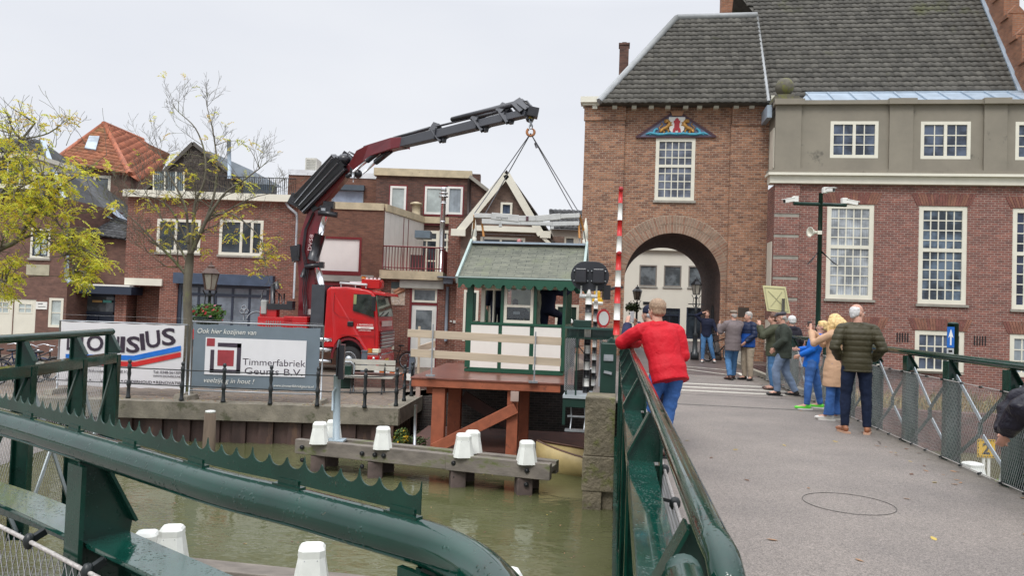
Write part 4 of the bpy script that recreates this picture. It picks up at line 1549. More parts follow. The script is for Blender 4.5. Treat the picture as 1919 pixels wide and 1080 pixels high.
mb.bar(pp(p4b, 362, 268, 0.1), pp(p4b, 492, 373, 0.1), 0.12, 0.16)
mb.build('verge', pm('verge_grey', (0.09, 0.08, 0.07), 0.7), r4)
p4c = Pl((0, 36.5, 0), 0)
mb = MB()
poly_px(mb, p4c, ((392, 283), (470, 318), (528, 350), (430, 360), (400, 318)), 0.0, 0, 0.1)
mb.build('solar_panel', pm('pale_panel', (0.27, 0.31, 0.35), 0.3), r4)
mb = MB()
p4d = Pl((0, 32.3, 0), 0)
def rail(mb, pl, x0, y0, x1, y1, h, n_, r_=0.012, w=0.0):
 a, b_ = pp(pl, x0, y0, w), pp(pl, x1, y1, w)
 a.z = b_.z = min(a.z, b_.z)
 up = V((0, 0, h))
 mb.tube([a + up, b_ + up], r_ * 1.6, 5)
 mb.tube([a + V((0, 0, 0.08)), b_ + V((0, 0, 0.08))], r_ * 1.3, 5)
 for k in range(n_ + 1):
  p = a.lerp(b_, k / n_)
  mb.tube([p, p + up], r_ if k % 8 else r_ * 1.8, 4)
rail(mb, p4d, 392, 366, 553, 371, 0.85, 46)
rail(mb, p4d, 287, 362, 345, 364, 0.95, 14)
mb.build('terrace_railing', BLACK, h4)
mb = MB()
a, b_, c, d = hp(p4d, 288, 322, 344, 360)
mb.pbox(p4d, a, b_, c, d, -0.06, -0.04)
mb.build('glass_screen', glassm('balcony_glass', (0.3, 0.36, 0.38), dark=0.6), h4)
mb = MB()
for x in (288, 309, 330, 345):
 mb.bar(pp(p4d, x, 322, 0), pp(p4d, x, 361, 0), 0.05, 0.05)
mb.build('screen_post', CREAM, h4)
mb = MB()
mb.tube([pp(p4d, 429, 262, -1), pp(p4d, 430, 335, -1)], 0.09, 8)
mb.build('flue', ZINC, h4)
mb = MB()
mb.tube([pp(p4, 536, 380, 0.12), pp(p4, 541, 388, 0.14), pp(p4, 556, 401, 0.14), pp(p4, 557, 412, 0.12), pp(p4, 551, 560, 0.12)], 0.06, 8)
mb.build('drainpipe', pm('grey_pipe', (0.40, 0.42, 0.45), 0.5), h4)
# terrace furniture block
mb = MB()
pbx(mb, p4d, 455, 345, 510, 368, -1.2, -0.6)
mb.build('storage_box', pm('box_grey', (0.05, 0.07, 0.09), 0.6), h4)
# ---- flat roofed house with balcony
p5 = Pl((0, 31.6, 0), 0)
h5 = thing('flat_roofed_house', 'flat roofed brown brick house with beige fascias and a red railed balcony', 'house', (-6, 32, GZ))
u0, u1 = p5.hit(557, 450)[0], p5.hit(718, 450)[0]
z5 = p5.hit(640, 386)[1]
wbld = hp(p5, 598, 448, 673, 508)
mb = MB()
gar = hp(p5, 590, 530, 702, 640)
wall(mb, p5, u0, u1, GZ, z5, [wbld, gar], 0, rev=0.1)
mb.poly([p5.P(u0, GZ), p5.P(u0, z5), p5.P(u0, z5, -6), p5.P(u0, GZ, -6)])
mb.poly([p5.P(u1, GZ), p5.P(u1, z5), p5.P(u1, z5, -3.9), p5.P(u1, GZ, -3.9)])
mb.poly([p5.P(u0, z5), p5.P(u1, z5), p5.P(u1, z5, -5), p5.P(u0, z5, -5)])
mb.build('wall', BROWN_BRICK, h5)
mb = MB()
mb.pbox(p5, gar[0], gar[1], gar[2], gar[3], -0.6, -0.5, 0)
mb.pbox(p5, gar[0], gar[1], gar[3] - 0.14, gar[3], -0.1, -0.02, 1)
mb.build('garage_door', [pm('garage_dark', (0.03, 0.014, 0.016), 0.6), DRED], h5)
mb = MB()
a, b_, c, d = wbld
for q_ in ((a - 0.09, a, c - 0.09, d + 0.09), (b_, b_ + 0.09, c - 0.09, d + 0.09), (a, b_, d, d + 0.09), (a, b_, c - 0.09, c)):
 mb.pbox(p5, *q_, -0.08, 0.03)
mb.pbox(p5, a - 0.15, b_ + 0.12, c - 0.18, c - 0.092, 0.001, 0.06)
wf = mb.build('window', DRED, h5)
mb = MB()
mb.pbox(p5, *wbld, -0.1, -0.03)
mb.build('white_board', pm('white_board', (0.76, 0.72, 0.68), 0.6, var=0.03), wf)
mb = MB()
mb.pbox(p5, *hp(p5, 604, 515, 700, 528), 0.001, 0.05)
mb.build('lintel', GREYBAND, h5)
# beige fascias
p5r = Pl((0, 35.8, 0), 0)
mb = MB()
f0, f1, f2, f3 = hp(p5, 536, 379, 720, 392)
mb.pbox(p5, f0 + 0.45, f1, z5 - 0.14, z5 + 0.16, -0.3, 0.06)
A_ = p5.P(f1 + 0.02, z5 + 0.01, -0.12)
Bx = p5r.P(p5r.hit(793, 428)[0], z5 + 0.01, 0.1)
mb.bar(A_, Bx, 0.2, 0.30)
mb.bar(Bx + V((-0.1, 0, 0)), p5r.P(p5r.hit(858, 430)[0], z5 + 0.01, 0.1), 0.2, 0.30)
mb.build('fascia', BEIGE, h5)
# white panelled side wall of the balcony
mb = MB()
n_ = 9
for k in range(n_):
 a = A_.lerp(Bx, (k + 0.02) / n_)
 b_ = A_.lerp(Bx, (k + 0.98) / n_)
 m_ = 1 if k == 4 else 0
 zf = p5.hit(760, 505)[1]
 mb.hexa([V((a.x, a.y, zf)), V((b_.x, b_.y, zf)), V((b_.x + 0.05, b_.y, zf)), V((a.x + 0.05, a.y, zf)),
   V((a.x, a.y, z5 - 0.15)), V((b_.x, b_.y, z5 - 0.15)), V((b_.x + 0.05, b_.y, z5 - 0.15)), V((a.x + 0.05, a.y, z5 - 0.15))], 0)
mb.build('panelled_wall', pm('panel_white', (0.66, 0.63, 0.58), 0.6, var=0.06), h5)
mb = MB()
for k in (4, 5.1):
 a = A_.lerp(Bx, k / n_)
 mb.box((a.x - 0.02 + 0.06, a.y, (zf + z5) / 2 - 0.1), (0.05, 0.06, z5 - zf - 0.2))
mb.build('post', DRED, h5)
# balcony back wall with glazed doors
zf = p5.hit(760, 507)[1]
mb = MB()
uL5, uR5 = p5r.hit(770, 480)[0], p5r.hit(862, 480)[0]
mb.pbox(p5r, uL5, uR5, GZ, z5 - 0.14, -0.4, 0.0)
mb.build('rear_wall', DARK_BRICK, h5)
for x0, x1, y0 in ((776, 822, 432), (822, 852, 432)):
 h = hp(p5r, x0, y0, x1, 508, 0.05)
 o = window(h5, p5r, (h[0], h[1], zf - 0.1, h[3]), 2, 3, CREAM, GL_DARK, fw=0.14, mw=0.07, rec=-0.02, mid=0.84, name='balcony_door')
mb = MB()
mb.pbox(p5r, uL5 + 0.4, uR5, z5 - 0.24, z5 - 0.14, 0.001, 0.09)
mb.build('door_head', DRED, h5)
# slab, lower wall, lintel, door
p5s = Pl((0, 31.9, 0), 0)
mb = MB()
s0, s1, s2, s3 = hp(p5, 711, 508, 830, 524)
mb.pbox(p5, s0, s1, s2, s3, -4.2, 0.05)
mb.build('balcony_slab', BEIGE, h5)
mb = MB()
dh = hp(p5s, 771, 540, 818, 640)
wl = hp(p5s, 700, 525, 880, 640)
wall(mb, p5s, p5.hit(702, 560)[0], p5s.hit(880, 560)[0], GZ, s2, [(dh[0], dh[1], GZ, dh[3])], rev=0.12)
mb.poly([p5s.P(p5s.hit(838, 500)[0], s2), p5s.P(p5s.hit(880, 500)[0], s2), p5s.P(p5s.hit(880, 500)[0], z5 - 0.3), p5s.P(p5s.hit(838, 500)[0], z5 - 0.3)])
mb.build('lower_wall', HOUSE_BRICK, h5)
mb = MB()
mb.pbox(p5s, *hp(p5s, 750, 526, 832, 541), 0.001, 0.2)
mb.build('door_lintel', GREYBAND, h5)
a, b_, c, d = dh
window(h5, p5s, (a, b_, d - 0.62, d), 1, 1, CREAM, GL_GREY, fw=0.09, rec=0.05, name='fanlight')
mb = MB()
mb.pbox(p5s, a, b_, d - 0.74, d - 0.62, -0.1, -0.02)
mb.pbox(p5s, a - 0.09, a, GZ, d, -0.1, 0.02)
mb.pbox(p5s, b_, b_ + 0.05, GZ, d, -0.1, 0.02)
mb.build('door_frame', DRED, h5)
mb = MB()
mb.pbox(p5s, a, b_, GZ, d - 0.74, -0.1, -0.05)
do = mb.build('door', WHITE, h5)
window(do, p5s, (a + 0.14, b_ - 0.14, d - 2.05, d - 0.9), 1, 1, WHITE, GL_GREY, fw=0.05, rec=0.04, name='glazing', deep=0.03)
# balcony railing
mb = MB()
ra = p5.hit(717, 500)[0]
rb_ = p5.hit(831, 500)[0]
def vrail(mb, a, b_, h, n_, r_=0.018):
 up = V((0, 0, h))
 mb.tube([a + up, b_ + up], 0.03, 6)
 mb.tube([a + V((0, 0, 0.12)), b_ + V((0, 0, 0.12))], 0.022, 6)
 for k in range(n_ + 1):
  p = a.lerp(b_, k / n_)
  mb.tube([p, p + up], r_, 4)
c1_, c2_, c3_ = p5.P(ra, s3, 0.0), p5.P(rb_ - 0.05, s3, 0.0), p5.P(rb_ - 0.05, s3, -3.6)
vrail(mb, c1_, c2_, 1.02, 20)
rl = mb.build('balcony_railing', DRED, h5)
mb = MB()
mb.pbox(p5, rb_ - 0.07, rb_ - 0.03, s3 + 0.02, s3 + 1.0, -3.6, 0.0)
mb.build('red_panel', pm('red_panel', (0.30, 0.02, 0.02), 0.5), rl)
mb = MB()
pbx(mb, p5, 769, 478, 796, 506, -0.7, -0.6)
mb.build('wicker_box', pm('wicker', (0.06, 0.035, 0.035), 0.8), h5)
mb = MB()
pbx(mb, p5, 777, 432, 806, 446, -1.6, -0.8)
mb.build('awning_box', pm('grey_awning', (0.12, 0.16, 0.19), 0.6), h5)
# upper set back storey
p6 = Pl((0, 36.5, 0), 0)
u6a, u6b = p6.hit(705, 350)[0], p6.hit(882, 350)[0]
z6 = p6.hit(790, 331)[1]
wA, wB, wC = hp(p6, 731, 349, 761, 400), hp(p6, 796, 350, 838, 402), hp(p6, 838, 350, 867, 402)
mb = MB()
wall(mb, p6, u6a, u6b, 3.0, z6, [wA, wB, wC], rev=0.08)
body(mb, p6, u6a, u6b, 3.0, z6, 8)
mb.build('upper_wall', DARK_BRICK, h5)
p7 = Pl((0, 37.2, 0), 0)
mb = MB()
u7 = p7.hit(540, 350)[0]
wD = hp(p7, 622, 357, 681, 398)
wall(mb, p7, u7, p7.hit(706, 350)[0], 3.0, z6, [wD], rev=0.06)
body(mb, p7, u7, p7.hit(706, 350)[0], 3.0, z6, 6)
mb.build('rear_block', BROWN_BRICK, h5)
window(h5, p7, wD, 1, 1, pm('grey_frame', (0.3, 0.33, 0.36), 0.5), glassm('pane_sky', (0.28, 0.33, 0.42), dark=0.85), fw=0.05, rec=0.0)
part('shutter_box', pm('shutter_grey', (0.06, 0.08, 0.1), 0.5), h5, (618, 346, 682, 356, 0.001, 0.3), pl=p7)
part('parapet', pm('white_fascia', (0.66, 0.68, 0.70), 0.6), h5, (540, 319, 640, 329, -1, 0.06), (640, 324, 705, 334, -0.4, 0.04), pl=p7)
mb = MB()
mb.pbox(p6, u6a - 0.12, u6b + 0.05, z6 - 0.02, z6 + 0.34, -0.3, 0.15)
mb.build('upper_fascia', BEIGE, h5)
for h, g_ in ((wA, GL_CURT), (wB, GL_CURT), (wC, GL_BLIND)):
 o = window(h5, p6, h, 1, 1, WHITE, g_, fw=0.10, rec=0.03)
 mb = MB()
 a, b_, c, d = h
 for q_ in ((a - 0.06, a, c - 0.06, d + 0.07), (b_, b_ + 0.06, c - 0.06, d + 0.07), (a, b_, d, d + 0.07), (a, b_, c - 0.09, c)):
  mb.pbox(p6, *q_, -0.05, 0.02)
 mb.build('surround', DRED, o)
mb = MB()
q = [p6.hit(x, y) for x, y in ((883, 333), (883, 430), (912, 430), (912, 358))]
mb.prism(q[::1], p6.M(0, 0, -0.3), 0.3)
mb.build('side_wall', DARK_BRICK, h5)
mb = MB()
mb.bar(pp(p6, 880, 331, 0.1), pp(p6, 914, 357, 0.1), 0.3, 0.16)
mb.build('side_coping', STONE, h5)
mb = MB()
mb.tube([pp(p6, 879, 335, 0.15), pp(p6, 877, 430, 0.15)], 0.07, 8)
mb.build('drainpipe', pm('dark_pipe', (0.07, 0.05, 0.045), 0.6), h5)
mb = MB()
a, b_, c, d = hp(p6, 879, 326, 900, 352, -1)
mb.pbox(p6, a, b_, c - 0.5, d, -1.6, -1.0)
mb.build('chimney', DARK_BRICK, h5)
mb = MB()
a, b_ = pp(p5s, 826, 522, 0.12), pp(p5s, 831, 366, 0.12)
a.x = b_.x = (a.x + b_.x) / 2
mb.tube([a, b_], 0.11, 12)
for f_ in (0.35, 0.68, 0.9):
 p = a.lerp(b_, f_)
 mb.tube([p, p + V((0, 0, 0.06))], 0.125, 12)
mb.lathe([(0.11, 0), (0.2, 0.02), (0.2, 0.06), (0.12, 0.08), (0.12, 0.15), (0.2, 0.17), (0.2, 0.2), (0.08, 0.22), (0.12, 0.26), (0.12, 0.42), (0.1, 0.44)], b_ - V((0, 0, 0.1)), 14)
mb.build('flue', INOX, h5)
mb = MB()
a, b_ = pp(p6, 780, 408, 0.6), pp(p6, 780, 384, 0.6)
mb.tube([a, b_], 0.2, 12)
mb.lathe([(0.3, 0), (0.28, 0.08), (0.1, 0.14)], b_, 12)
mb.build('vent_pipe', BEIGE, h5)
mb = MB()
mb.tube([pp(p5s, 839, 538, 0.1), pp(p5s, 835, 640, 0.1)], 0.07, 8)
mb.box(pp(p5s, 840, 527, 0.15), (0.4, 0.25, 0.24))
mb.bar(pp(p5s, 820, 519, 0.5), pp(p5s, 858, 521, 0.3), 0.5, 0.05)
mb.build('rain_head', pm('pipe_bluegrey', (0.2, 0.23, 0.27), 0.5), h5)
# poster with two hands at work
mb = MB()
pbx(mb, p5s, 733, 530, 759, 572, 0.001, 0.03)
po = mb.build('poster', pm('poster_paper', (0.52, 0.40, 0.30), 0.5, var=0.35, scale=9, spot=((0.7, 0.62, 0.55), 8, 0.5)), h5)
mb = MB()
SKINP = pm('poster_skin', (0.5, 0.24, 0.14), 0.5, var=0.15)
mb.tube([pp(p5s, 758, 535, 0.05), pp(p5s, 750, 541, 0.05), pp(p5s, 738, 547, 0.05)], [0.09, 0.07, 0.05], 8)
mb.tube([pp(p5s, 758, 543, 0.06), pp(p5s, 748, 548, 0.06), pp(p5s, 741, 551, 0.06)], [0.08, 0.06, 0.05], 8)
mb.build('poster_arms', SKINP, po)
mb = MB()
pbx(mb, p5s, 733, 529, 757, 541, 0.031, 0.04)
mb.build('poster_top', pm('poster_dark', (0.06, 0.09, 0.09), 0.5), po)
part('letterbox', WHITE, h5, (843, 601, 847, 604, 0.001, 0.05), (849, 601, 860, 606, 0.001, 0.04), pl=p5s)
# air conditioning unit on the roof
mb = MB()
a, b_, c, d = hp(p7, 572, 296, 593, 320, -1)
mb.pbox(p7, a, b_, c - 0.3, d, -2.0, -1.0)
acu = thing('air_conditioner', 'pale box shaped air conditioning unit on the flat roof left of the crane', 'air conditioner', p7.P((a + b_) / 2, c, -1.5))
acu.matrix_basis = Matrix.Translation(p7.P((a + b_) / 2, c, -1.5))
mb.build('casing', pm('ac_beige', (0.5, 0.48, 0.42), 0.5), acu)
mb = MB()
for k in range(7):
 z_ = c + 0.05 + k * (d - c - 0.1) / 7
 mb.pbox(p7, a + 0.05, b_ - 0.05, z_, z_ + 0.03, -1.0, -0.98)
mb.build('grille', GREYBAND, acu)
# ---- gabled house
p8 = Pl((0, 31.0, 0), 0)
h8 = thing('gabled_house', 'brown brick house with steep white bargeboards and small attic window', 'house', (0.2, 31, GZ))
P8 = lambda x, y: p8.hit(x, y)
mb = MB()
ga = [P8(868, 436), P8(1052, 470), P8(949, 330)]
wat = hp(p8, 938, 380, 960, 405)
u0, u1 = P8(862, 500)[0], P8(1056, 500)[0]
zE = P8(900, 438)[1]
holes = [hp(p8, 900, 445, 984, 470)]
dg_ = hp(p8, 1040, 571, 1084, 640)
dg0 = hp(p8, 868, 544, 896, 640)
u1b = P8(1100, 560)[0]
wall(mb, p8, u0 - 0.1, u1b, GZ, zE - 1.9, [dg_, dg0], 1)
wall(mb, p8, u0, u1, zE - 1.9, zE - 0.002, holes)
q = [P8(866, 440), P8(1022, 440), P8(1040, 455), P8(950, 329)]
mb.poly([p8.P(u0 + 0.1, zE), p8.P(P8(1022, 440)[0], zE), p8.P(*P8(949, 332))])
mb.poly([p8.P(u0, GZ), p8.P(u0, zE), p8.P(u0, zE, -7), p8.P(u0, GZ, -7)])
mb.poly([p8.P(u1b, GZ), p8.P(u1b, zE - 1.9), p8.P(u1b, zE - 1.9, -7), p8.P(u1b, GZ, -7)])
mb.poly([p8.P(u1, zE - 1.9), p8.P(u1, zE), p8.P(u1, zE, -7), p8.P(u1, zE - 1.9, -7)])
mb.poly([p8.P(u0, zE - 1.9), p8.P(u1b, zE - 1.9), p8.P(u1b, zE - 1.9, -7), p8.P(u0, zE - 1.9, -7)])
GAB = brickm('taupe_brick', (0.19, 0.13, 0.10), (0.155, 0.105, 0.085), (0.16, 0.115, 0.09), bh=0.075, gpos=0.85, bump=0.25)
mb.build('wall', [GAB, HOUSE_BRICK], h8)
mb = MB()
L0, Rr, T_ = pp(p8, 858, 437, 0.3), pp(p8, 1014, 440, 0.3), pp(p8, 949, 327, 0.3)
Rr2 = pp(p8, 1062, 488, 0.3)
mb.bar(L0, T_, 0.06, 0.30, p8.N.cross((T_ - L0).normalized()))
mb.bar(T_, Rr, 0.06, 0.30, p8.N.cross((Rr - T_).normalized()))
pbx(mb, p8, 845, 429, 872, 442, 0.1, 0.4)
pbx(mb, p8, 885, 424, 1006, 434, 0.0, 0.34)
pbx(mb, p8, 1012, 433, 1032, 446, 0.0, 0.36)
mb.build('bargeboard', CREAM, h8)
mb = MB()
for a, b_ in ((L0 + V((-0.1, 0.1, 0.14)), T_ + V((0, 0.1, 0.14))), (T_ + V((0, 0.1, 0.14)), Rr + V((0.5, 0.1, -0.1)))):
 mb.hexa([a, b_, b_ + V((0, 7, 0)), a + V((0, 7, 0))] + [x + V((0, 0, 0.07)) for x in (a, b_, b_ + V((0, 7, 0)), a + V((0, 7, 0)))])
a, b_ = pp(p8, 1014, 437, 0.25), pp(p8, 1062, 478, 0.25)
mb.hexa([a, b_, b_ + V((0, 3, 0)), a + V((0, 3, 0))] + [x + V((0, 0, 0.12)) for x in (a, b_, b_ + V((0, 3, 0)), a + V((0, 3, 0)))])
mb.build('roof', SLATE, h8)
mb = MB()
a, b_ = pp(p8, 1018, 446, 0.28), pp(p8, 1060, 484, 0.28)
mb.bar(a, b_, 0.05, 0.14)
mb.build('verge', CREAM, h8)
window(h8, p8, wat, 1, 1, CREAM, GL_BLUE, fw=0.09, rec=-0.03)
window(h8, p8, holes[0], 1, 1, CREAM, GL_DARK, fw=0.10, rec=0.05, mull=(0.45,))
for h in (dg_, dg0):
 mb = MB()
 a, b_, c, d = h
 for q_ in ((a, a + 0.1, c, d), (b_ - 0.1, b_, c, d), (a + 0.1, b_ - 0.1, d - 0.1, d)):
  mb.pbox(p8, *q_, -0.1, 0.02)
 dd_ = mb.build('door_frame', CREAM, h8)
 mb = MB()
 mb.pbox(p8, a + 0.1, b_ - 0.1, c, d - 0.1, -0.09, -0.05)
 for k in range(1, 6):
  x = a + 0.1 + (b_ - a - 0.2) * k / 6
  mb.pbox(p8, x - 0.012, x + 0.012, c, d - 0.1, -0.05, -0.04)
 mb.build('door', DGREEN, dd_)
mb = MB()
mb.ball(pp(p8, 973, 452, 0.35), (0.1, 0.1, 0.1), 10)
mb.build('red_lamp', pm('pink_globe', (0.6, 0.25, 0.25), 0.5), h8)
# ---- white cottage behind, left of the gatehouse
p9 = Pl((0, 34.5, 0), 0)
h9 = thing('white_cottage', 'small white fronted house with dark tiles squeezed between gabled house and gatehouse', 'house', (2.6, 34.5, GZ))
mb = MB()
wz = hp(p9, 1057, 443, 1079, 461)
a0, b0 = p9.hit(1030, 450)[0], p9.hit(1100, 450)[0]
wall(mb, p9, a0, b0, GZ, p9.hit(1060, 430)[1], [wz])
body(mb, p9, a0, b0, GZ, p9.hit(1060, 430)[1], 4)
mb.build('wall', OFFWHITE, h9)
window(h9, p9, wz, 1, 1, CREAM, GL_GREY, fw=0.1, rec=0.05)
mb = MB()
z_ = p9.hit(1060, 430)[1]
roofpoly(mb, [p9.P(a0, z_, 0.3), p9.P(b0 + 0.6, z_, 0.3), p9.P(b0 + 0.6, z_ + 1.1, -1.6), p9.P(a0, z_ + 1.1, -1.6)], tw=0.22)
mb.build('roof', TILE_DARK, h9)
# ---- white house beyond the arch
pa = Pl((0, 49, 0), -6)
h10 = thing('white_house', 'white plastered house with grey windows seen through the gate arch', 'house', pa.P(10, 0))
zt = pa.hit(1250, 455)[1]
ws = [hp(pa, 1198, 497, 1231, 537), hp(pa, 1244, 498, 1277, 538), hp(pa, 1290, 499, 1323, 539)]
ds = [hp(pa, 1236, 578, 1274, 636), hp(pa, 1286, 577, 1322, 636)]
mb = MB()
a0, b0 = pa.hit(1120, 560)[0], pa.hit(1420, 560)[0]
wall(mb, pa, a0, b0, -0.02, zt, ws + ds, rev=0.2)
body(mb, pa, a0, b0, 0, zt, 8)
mb.build('wall', OFFWHITE, h10)
for h in ws:
 window(h10, pa, h, 1, 1, pm('taupe_frame', (0.25, 0.22, 0.19), 0.6), GL_GREY, fw=0.08, rec=0.08, sill=GREYBAND)
for h in ds:
 window(h10, pa, h, 2, 1, NAVY, GL_DARK, fw=0.09, rec=0.1, mid=0.8, name='shop_window')
part('sign_board', BLACK, h10, (1205, 566, 1228, 571, 0.001, 0.05), pl=pa)
part('cornice', CREAM, h10, (1120, 462, 1400, 470, 0.001, 0.25), pl=pa)
# ------------------------------------------------------------------ bridge railings
WIRE = pm('net_wire', (0.50, 0.50, 0.50), 0.35, metal=0.5, var=0.2)
ROPE = pm('wire_rope', (0.46, 0.43, 0.40), 0.5, metal=0.2, var=0.35, scale=60, stretch=(1, 1, 4))
RUBBER = pm('black_clamp', (0.012, 0.016, 0.016), 0.4)
GALV = pm('galvanised_flat', (0.42, 0.47, 0.49), 0.4, metal=0.3, var=0.15)
def netting(mb, pts, z0, z1, cw=0.036, ch=0.075, r=0.0017):
 """diamond wire net hung along a plan polyline"""
 L = [0.0]
 for a, b_ in zip(pts[:-1], pts[1:]):
  L.append(L[-1] + (b_ - a).length)
 def at(s):
  s = max(0, min(L[-1], s))
  for i in range(len(pts) - 1):
   if s <= L[i + 1] + 1e-9:
    return pts[i].lerp(pts[i + 1], (s - L[i]) / max(1e-9, L[i + 1] - L[i]))
  return pts[-1]
 H = z1 - z0
 run = H * cw / ch
 x = -run
 straight = len(pts) == 2
 while x < L[-1]:
  for sg in (1, -1):
   s0, s1 = x, x + run
   za, zb = (z0, z1) if sg > 0 else (z1, z0)
   c0, c1 = max(s0, 0), min(s1, L[-1])
   if c1 - c0 < 0.004:
    continue
   ns = 1 if straight else max(1, int((c1 - c0) / 0.12))
   pp_ = []
   for k in range(ns + 1):
    s = c0 + (c1 - c0) * k / ns
    p = at(s).copy()
    p.z = za + (zb - za) * (s - s0) / run
    pp_.append(p)
   mb.tube(pp_, r, 3, cap=False)
  x += cw
def railpost(name, o_, n_, t_, zb, parent, s=1.0, foot=True, top=1.12, wide=0.07, ins=0.0, shelfz=0.91):
 """post with outward gusset; o_ plan point under the handrail, n_ outward unit, t_ along unit"""
 mb = MB()
 Z = V((0, 0, 1))
 def q(a, b_, z):
  return o_ + n_ * a + t_ * b_ + Z * z
 h = 0.006
 # gusset web
 for sgn in (0,):
  pr = [(-0.025, shelfz - 0.005), (0.12, shelfz - 0.005), (0.125, shelfz + 0.03), (0.028, top - 0.015), (-0.022, top - 0.015)]
  lo = [q(a, -h, z) for a, z in pr]
  hi = [q(a, h, z) for a, z in pr]
  k = len(pr)
  mb.add(lo + hi, [tuple(range(k))[::-1], tuple(range(k, 2 * k))] + [(i, (i + 1) % k, k + (i + 1) % k, k + i) for i in range(k)], 0, False)
 # inner flange and outer flange
 mb.hexa([q(-0.032, -wide / 2, zb), q(-0.032, wide / 2, zb), q(-0.020, wide / 2, zb), q(-0.020, -wide / 2, zb),
   q(-0.032, -wide / 2, top - 0.02), q(-0.032, wide / 2, top - 0.02), q(-0.020, wide / 2, top - 0.02), q(-0.020, -wide / 2, top - 0.02)])
 mb.hexa([q(0.110, -wide / 2, zb), q(0.110, wide / 2, zb), q(0.122, wide / 2, zb), q(0.122, -wide / 2, zb),
   q(0.110, -wide / 2, shelfz - 0.02), q(0.110, wide / 2, shelfz - 0.02), q(0.122, wide / 2, shelfz - 0.02), q(0.122, -wide / 2, shelfz - 0.02)])
 # sloping flange over the gusset
 a, b_ = q(0.122, 0, shelfz + 0.03), q(0.03, 0, top - 0.015)
 mb.bar(a, b_, wide * 0.9, 0.008, n_)
 # web down
 mb.hexa([q(-0.020, -h, zb), q(-0.020, h, zb), q(0.110, h, zb), q(0.110, -h, zb),
   q(-0.020, -h, shelfz - 0.02), q(-0.020, h, shelfz - 0.02), q(0.110, h, shelfz - 0.02), q(0.110, -h, shelfz - 0.02)])
 return mb.build(name, GREEN, parent)
def brace(parent, a, b_, mat, w_=0.045, name='brace'):
 mb = MB()
 m = a.lerp(b_, 0.5)
 mb.bar(a, b_, 0.012, w_, V((0, 0, 1)))
 return mb.build(name, mat, parent)
# --- right hand railing (seen from the deck)
posts_v = [G(1868, 911, 0).dot(BV), G(1760, 861, 0).dot(BV), G(1678, 827, 0).dot(BV)]
stp = (posts_v[2] - posts_v[0]) / 2
posts_v = [posts_v[0] - stp * k for k in (4, 3, 2, 1)] + posts_v + [posts_v[2] + stp * k for k in range(1, 8)]
posts_v = [v for v in posts_v if v < 20.5]
uR_ = 3.86
rr = thing('bridge_railing', 'green steel railing with diagonal braces and wire net along the right edge of the bridge', 'railing', B(uR_, 8, 0), BA)
mb = MB()
tz = 1.19
vs_ = [posts_v[0] - 1.0 + k * 1.0 for k in range(int(posts_v[-1] - posts_v[0] + 2.6))]
mb.tube([B(uR_ + 0.02, v, tz) for v in vs_], 0.042, 12)
mb.build('handrail', GREENT, rr)
mb = MB()
mb.hexa([B(uR_ - 0.02, vs_[0], 0.90), B(uR_ + 0.12, vs_[0], 0.90), B(uR_ + 0.12, vs_[-1], 0.90), B(uR_ - 0.02, vs_[-1], 0.90),
  B(uR_ - 0.02, vs_[0], 0.912), B(uR_ + 0.12, vs_[0], 0.912), B(uR_ + 0.12, vs_[-1], 0.912), B(uR_ - 0.02, vs_[-1], 0.912)])
mb.build('shelf_plate', GREENW, rr) if False else None
for v in posts_v:
 railpost('post', B(uR_, v, 0), BU, BV, -0.25, rr, top=tz - 0.03, wide=0.14, shelfz=0.95)
for a, b_ in zip(posts_v[:-1], posts_v[1:]):
 u_ = uR_ + 0.05
 m_ = (a + b_) / 2
 sp_ = 0.04
 for (va, za, vb, zb_, mt) in ((b_ - 0.04, 0.96, m_ + sp_, 0.56, DGREEN), (m_ + sp_, 0.56, m_ + sp_ * 0.3, 0.38, DGREEN), (m_ + sp_ * 0.2, 0.38, a + 0.03, 0.02, DGREEN),
        (a + 0.04, 0.96, m_ - sp_, 0.55, DGREEN), (b_ - 0.03, 0.98, m_ + 0.0, 0.54, GALV), (m_ - 0.02, 0.40, a + 0.04, 0.05, GALV)):
  pass
 brace(rr, B(u_, a + 0.05, 0.96), B(u_, m_ - 0.01, 0.53), DGREEN)
 brace(rr, B(u_, m_, 0.53), B(u_, m_, 0.40), DGREEN)
 brace(rr, B(u_, m_ + 0.01, 0.40), B(u_, b_ - 0.04, 0.02), DGREEN)
 brace(rr, B(u_ + 0.02, b_ - 0.05, 0.98), B(u_ + 0.02, m_ + 0.02, 0.54), GALV)
 brace(rr, B(u_ + 0.02, m_ - 0.02, 0.39), B(u_ + 0.02, a + 0.05, 0.03), GALV)
mb = MB()
netting(mb, [B(uR_ - 0.045, posts_v[0] - 0.9, 0), B(uR_ - 0.045, posts_v[-1], 0)], 0.03, 0.92, r=0.0011)
mb.build('wire_net', WIRE, rr)
for z_ in (0.93, 0.03):
 mb = MB()
 mb.tube([B(uR_ - 0.05, posts_v[0] - 0.9, z_), B(uR_ - 0.05, posts_v[-1], z_)], 0.006, 6)
 mb.build('cable', ROPE, rr)
for v in posts_v:
 for dv in (0, stp / 3, 2 * stp / 3):
  for z_ in (0.93, 0.03):
   mb = MB()
   mb.tube([B(uR_ - 0.085, v + dv - 0.02, z_), B(uR_ - 0.035, v + dv + 0.03, z_)], 0.013, 6)
   mb.build('clamp', RUBBER, rr)
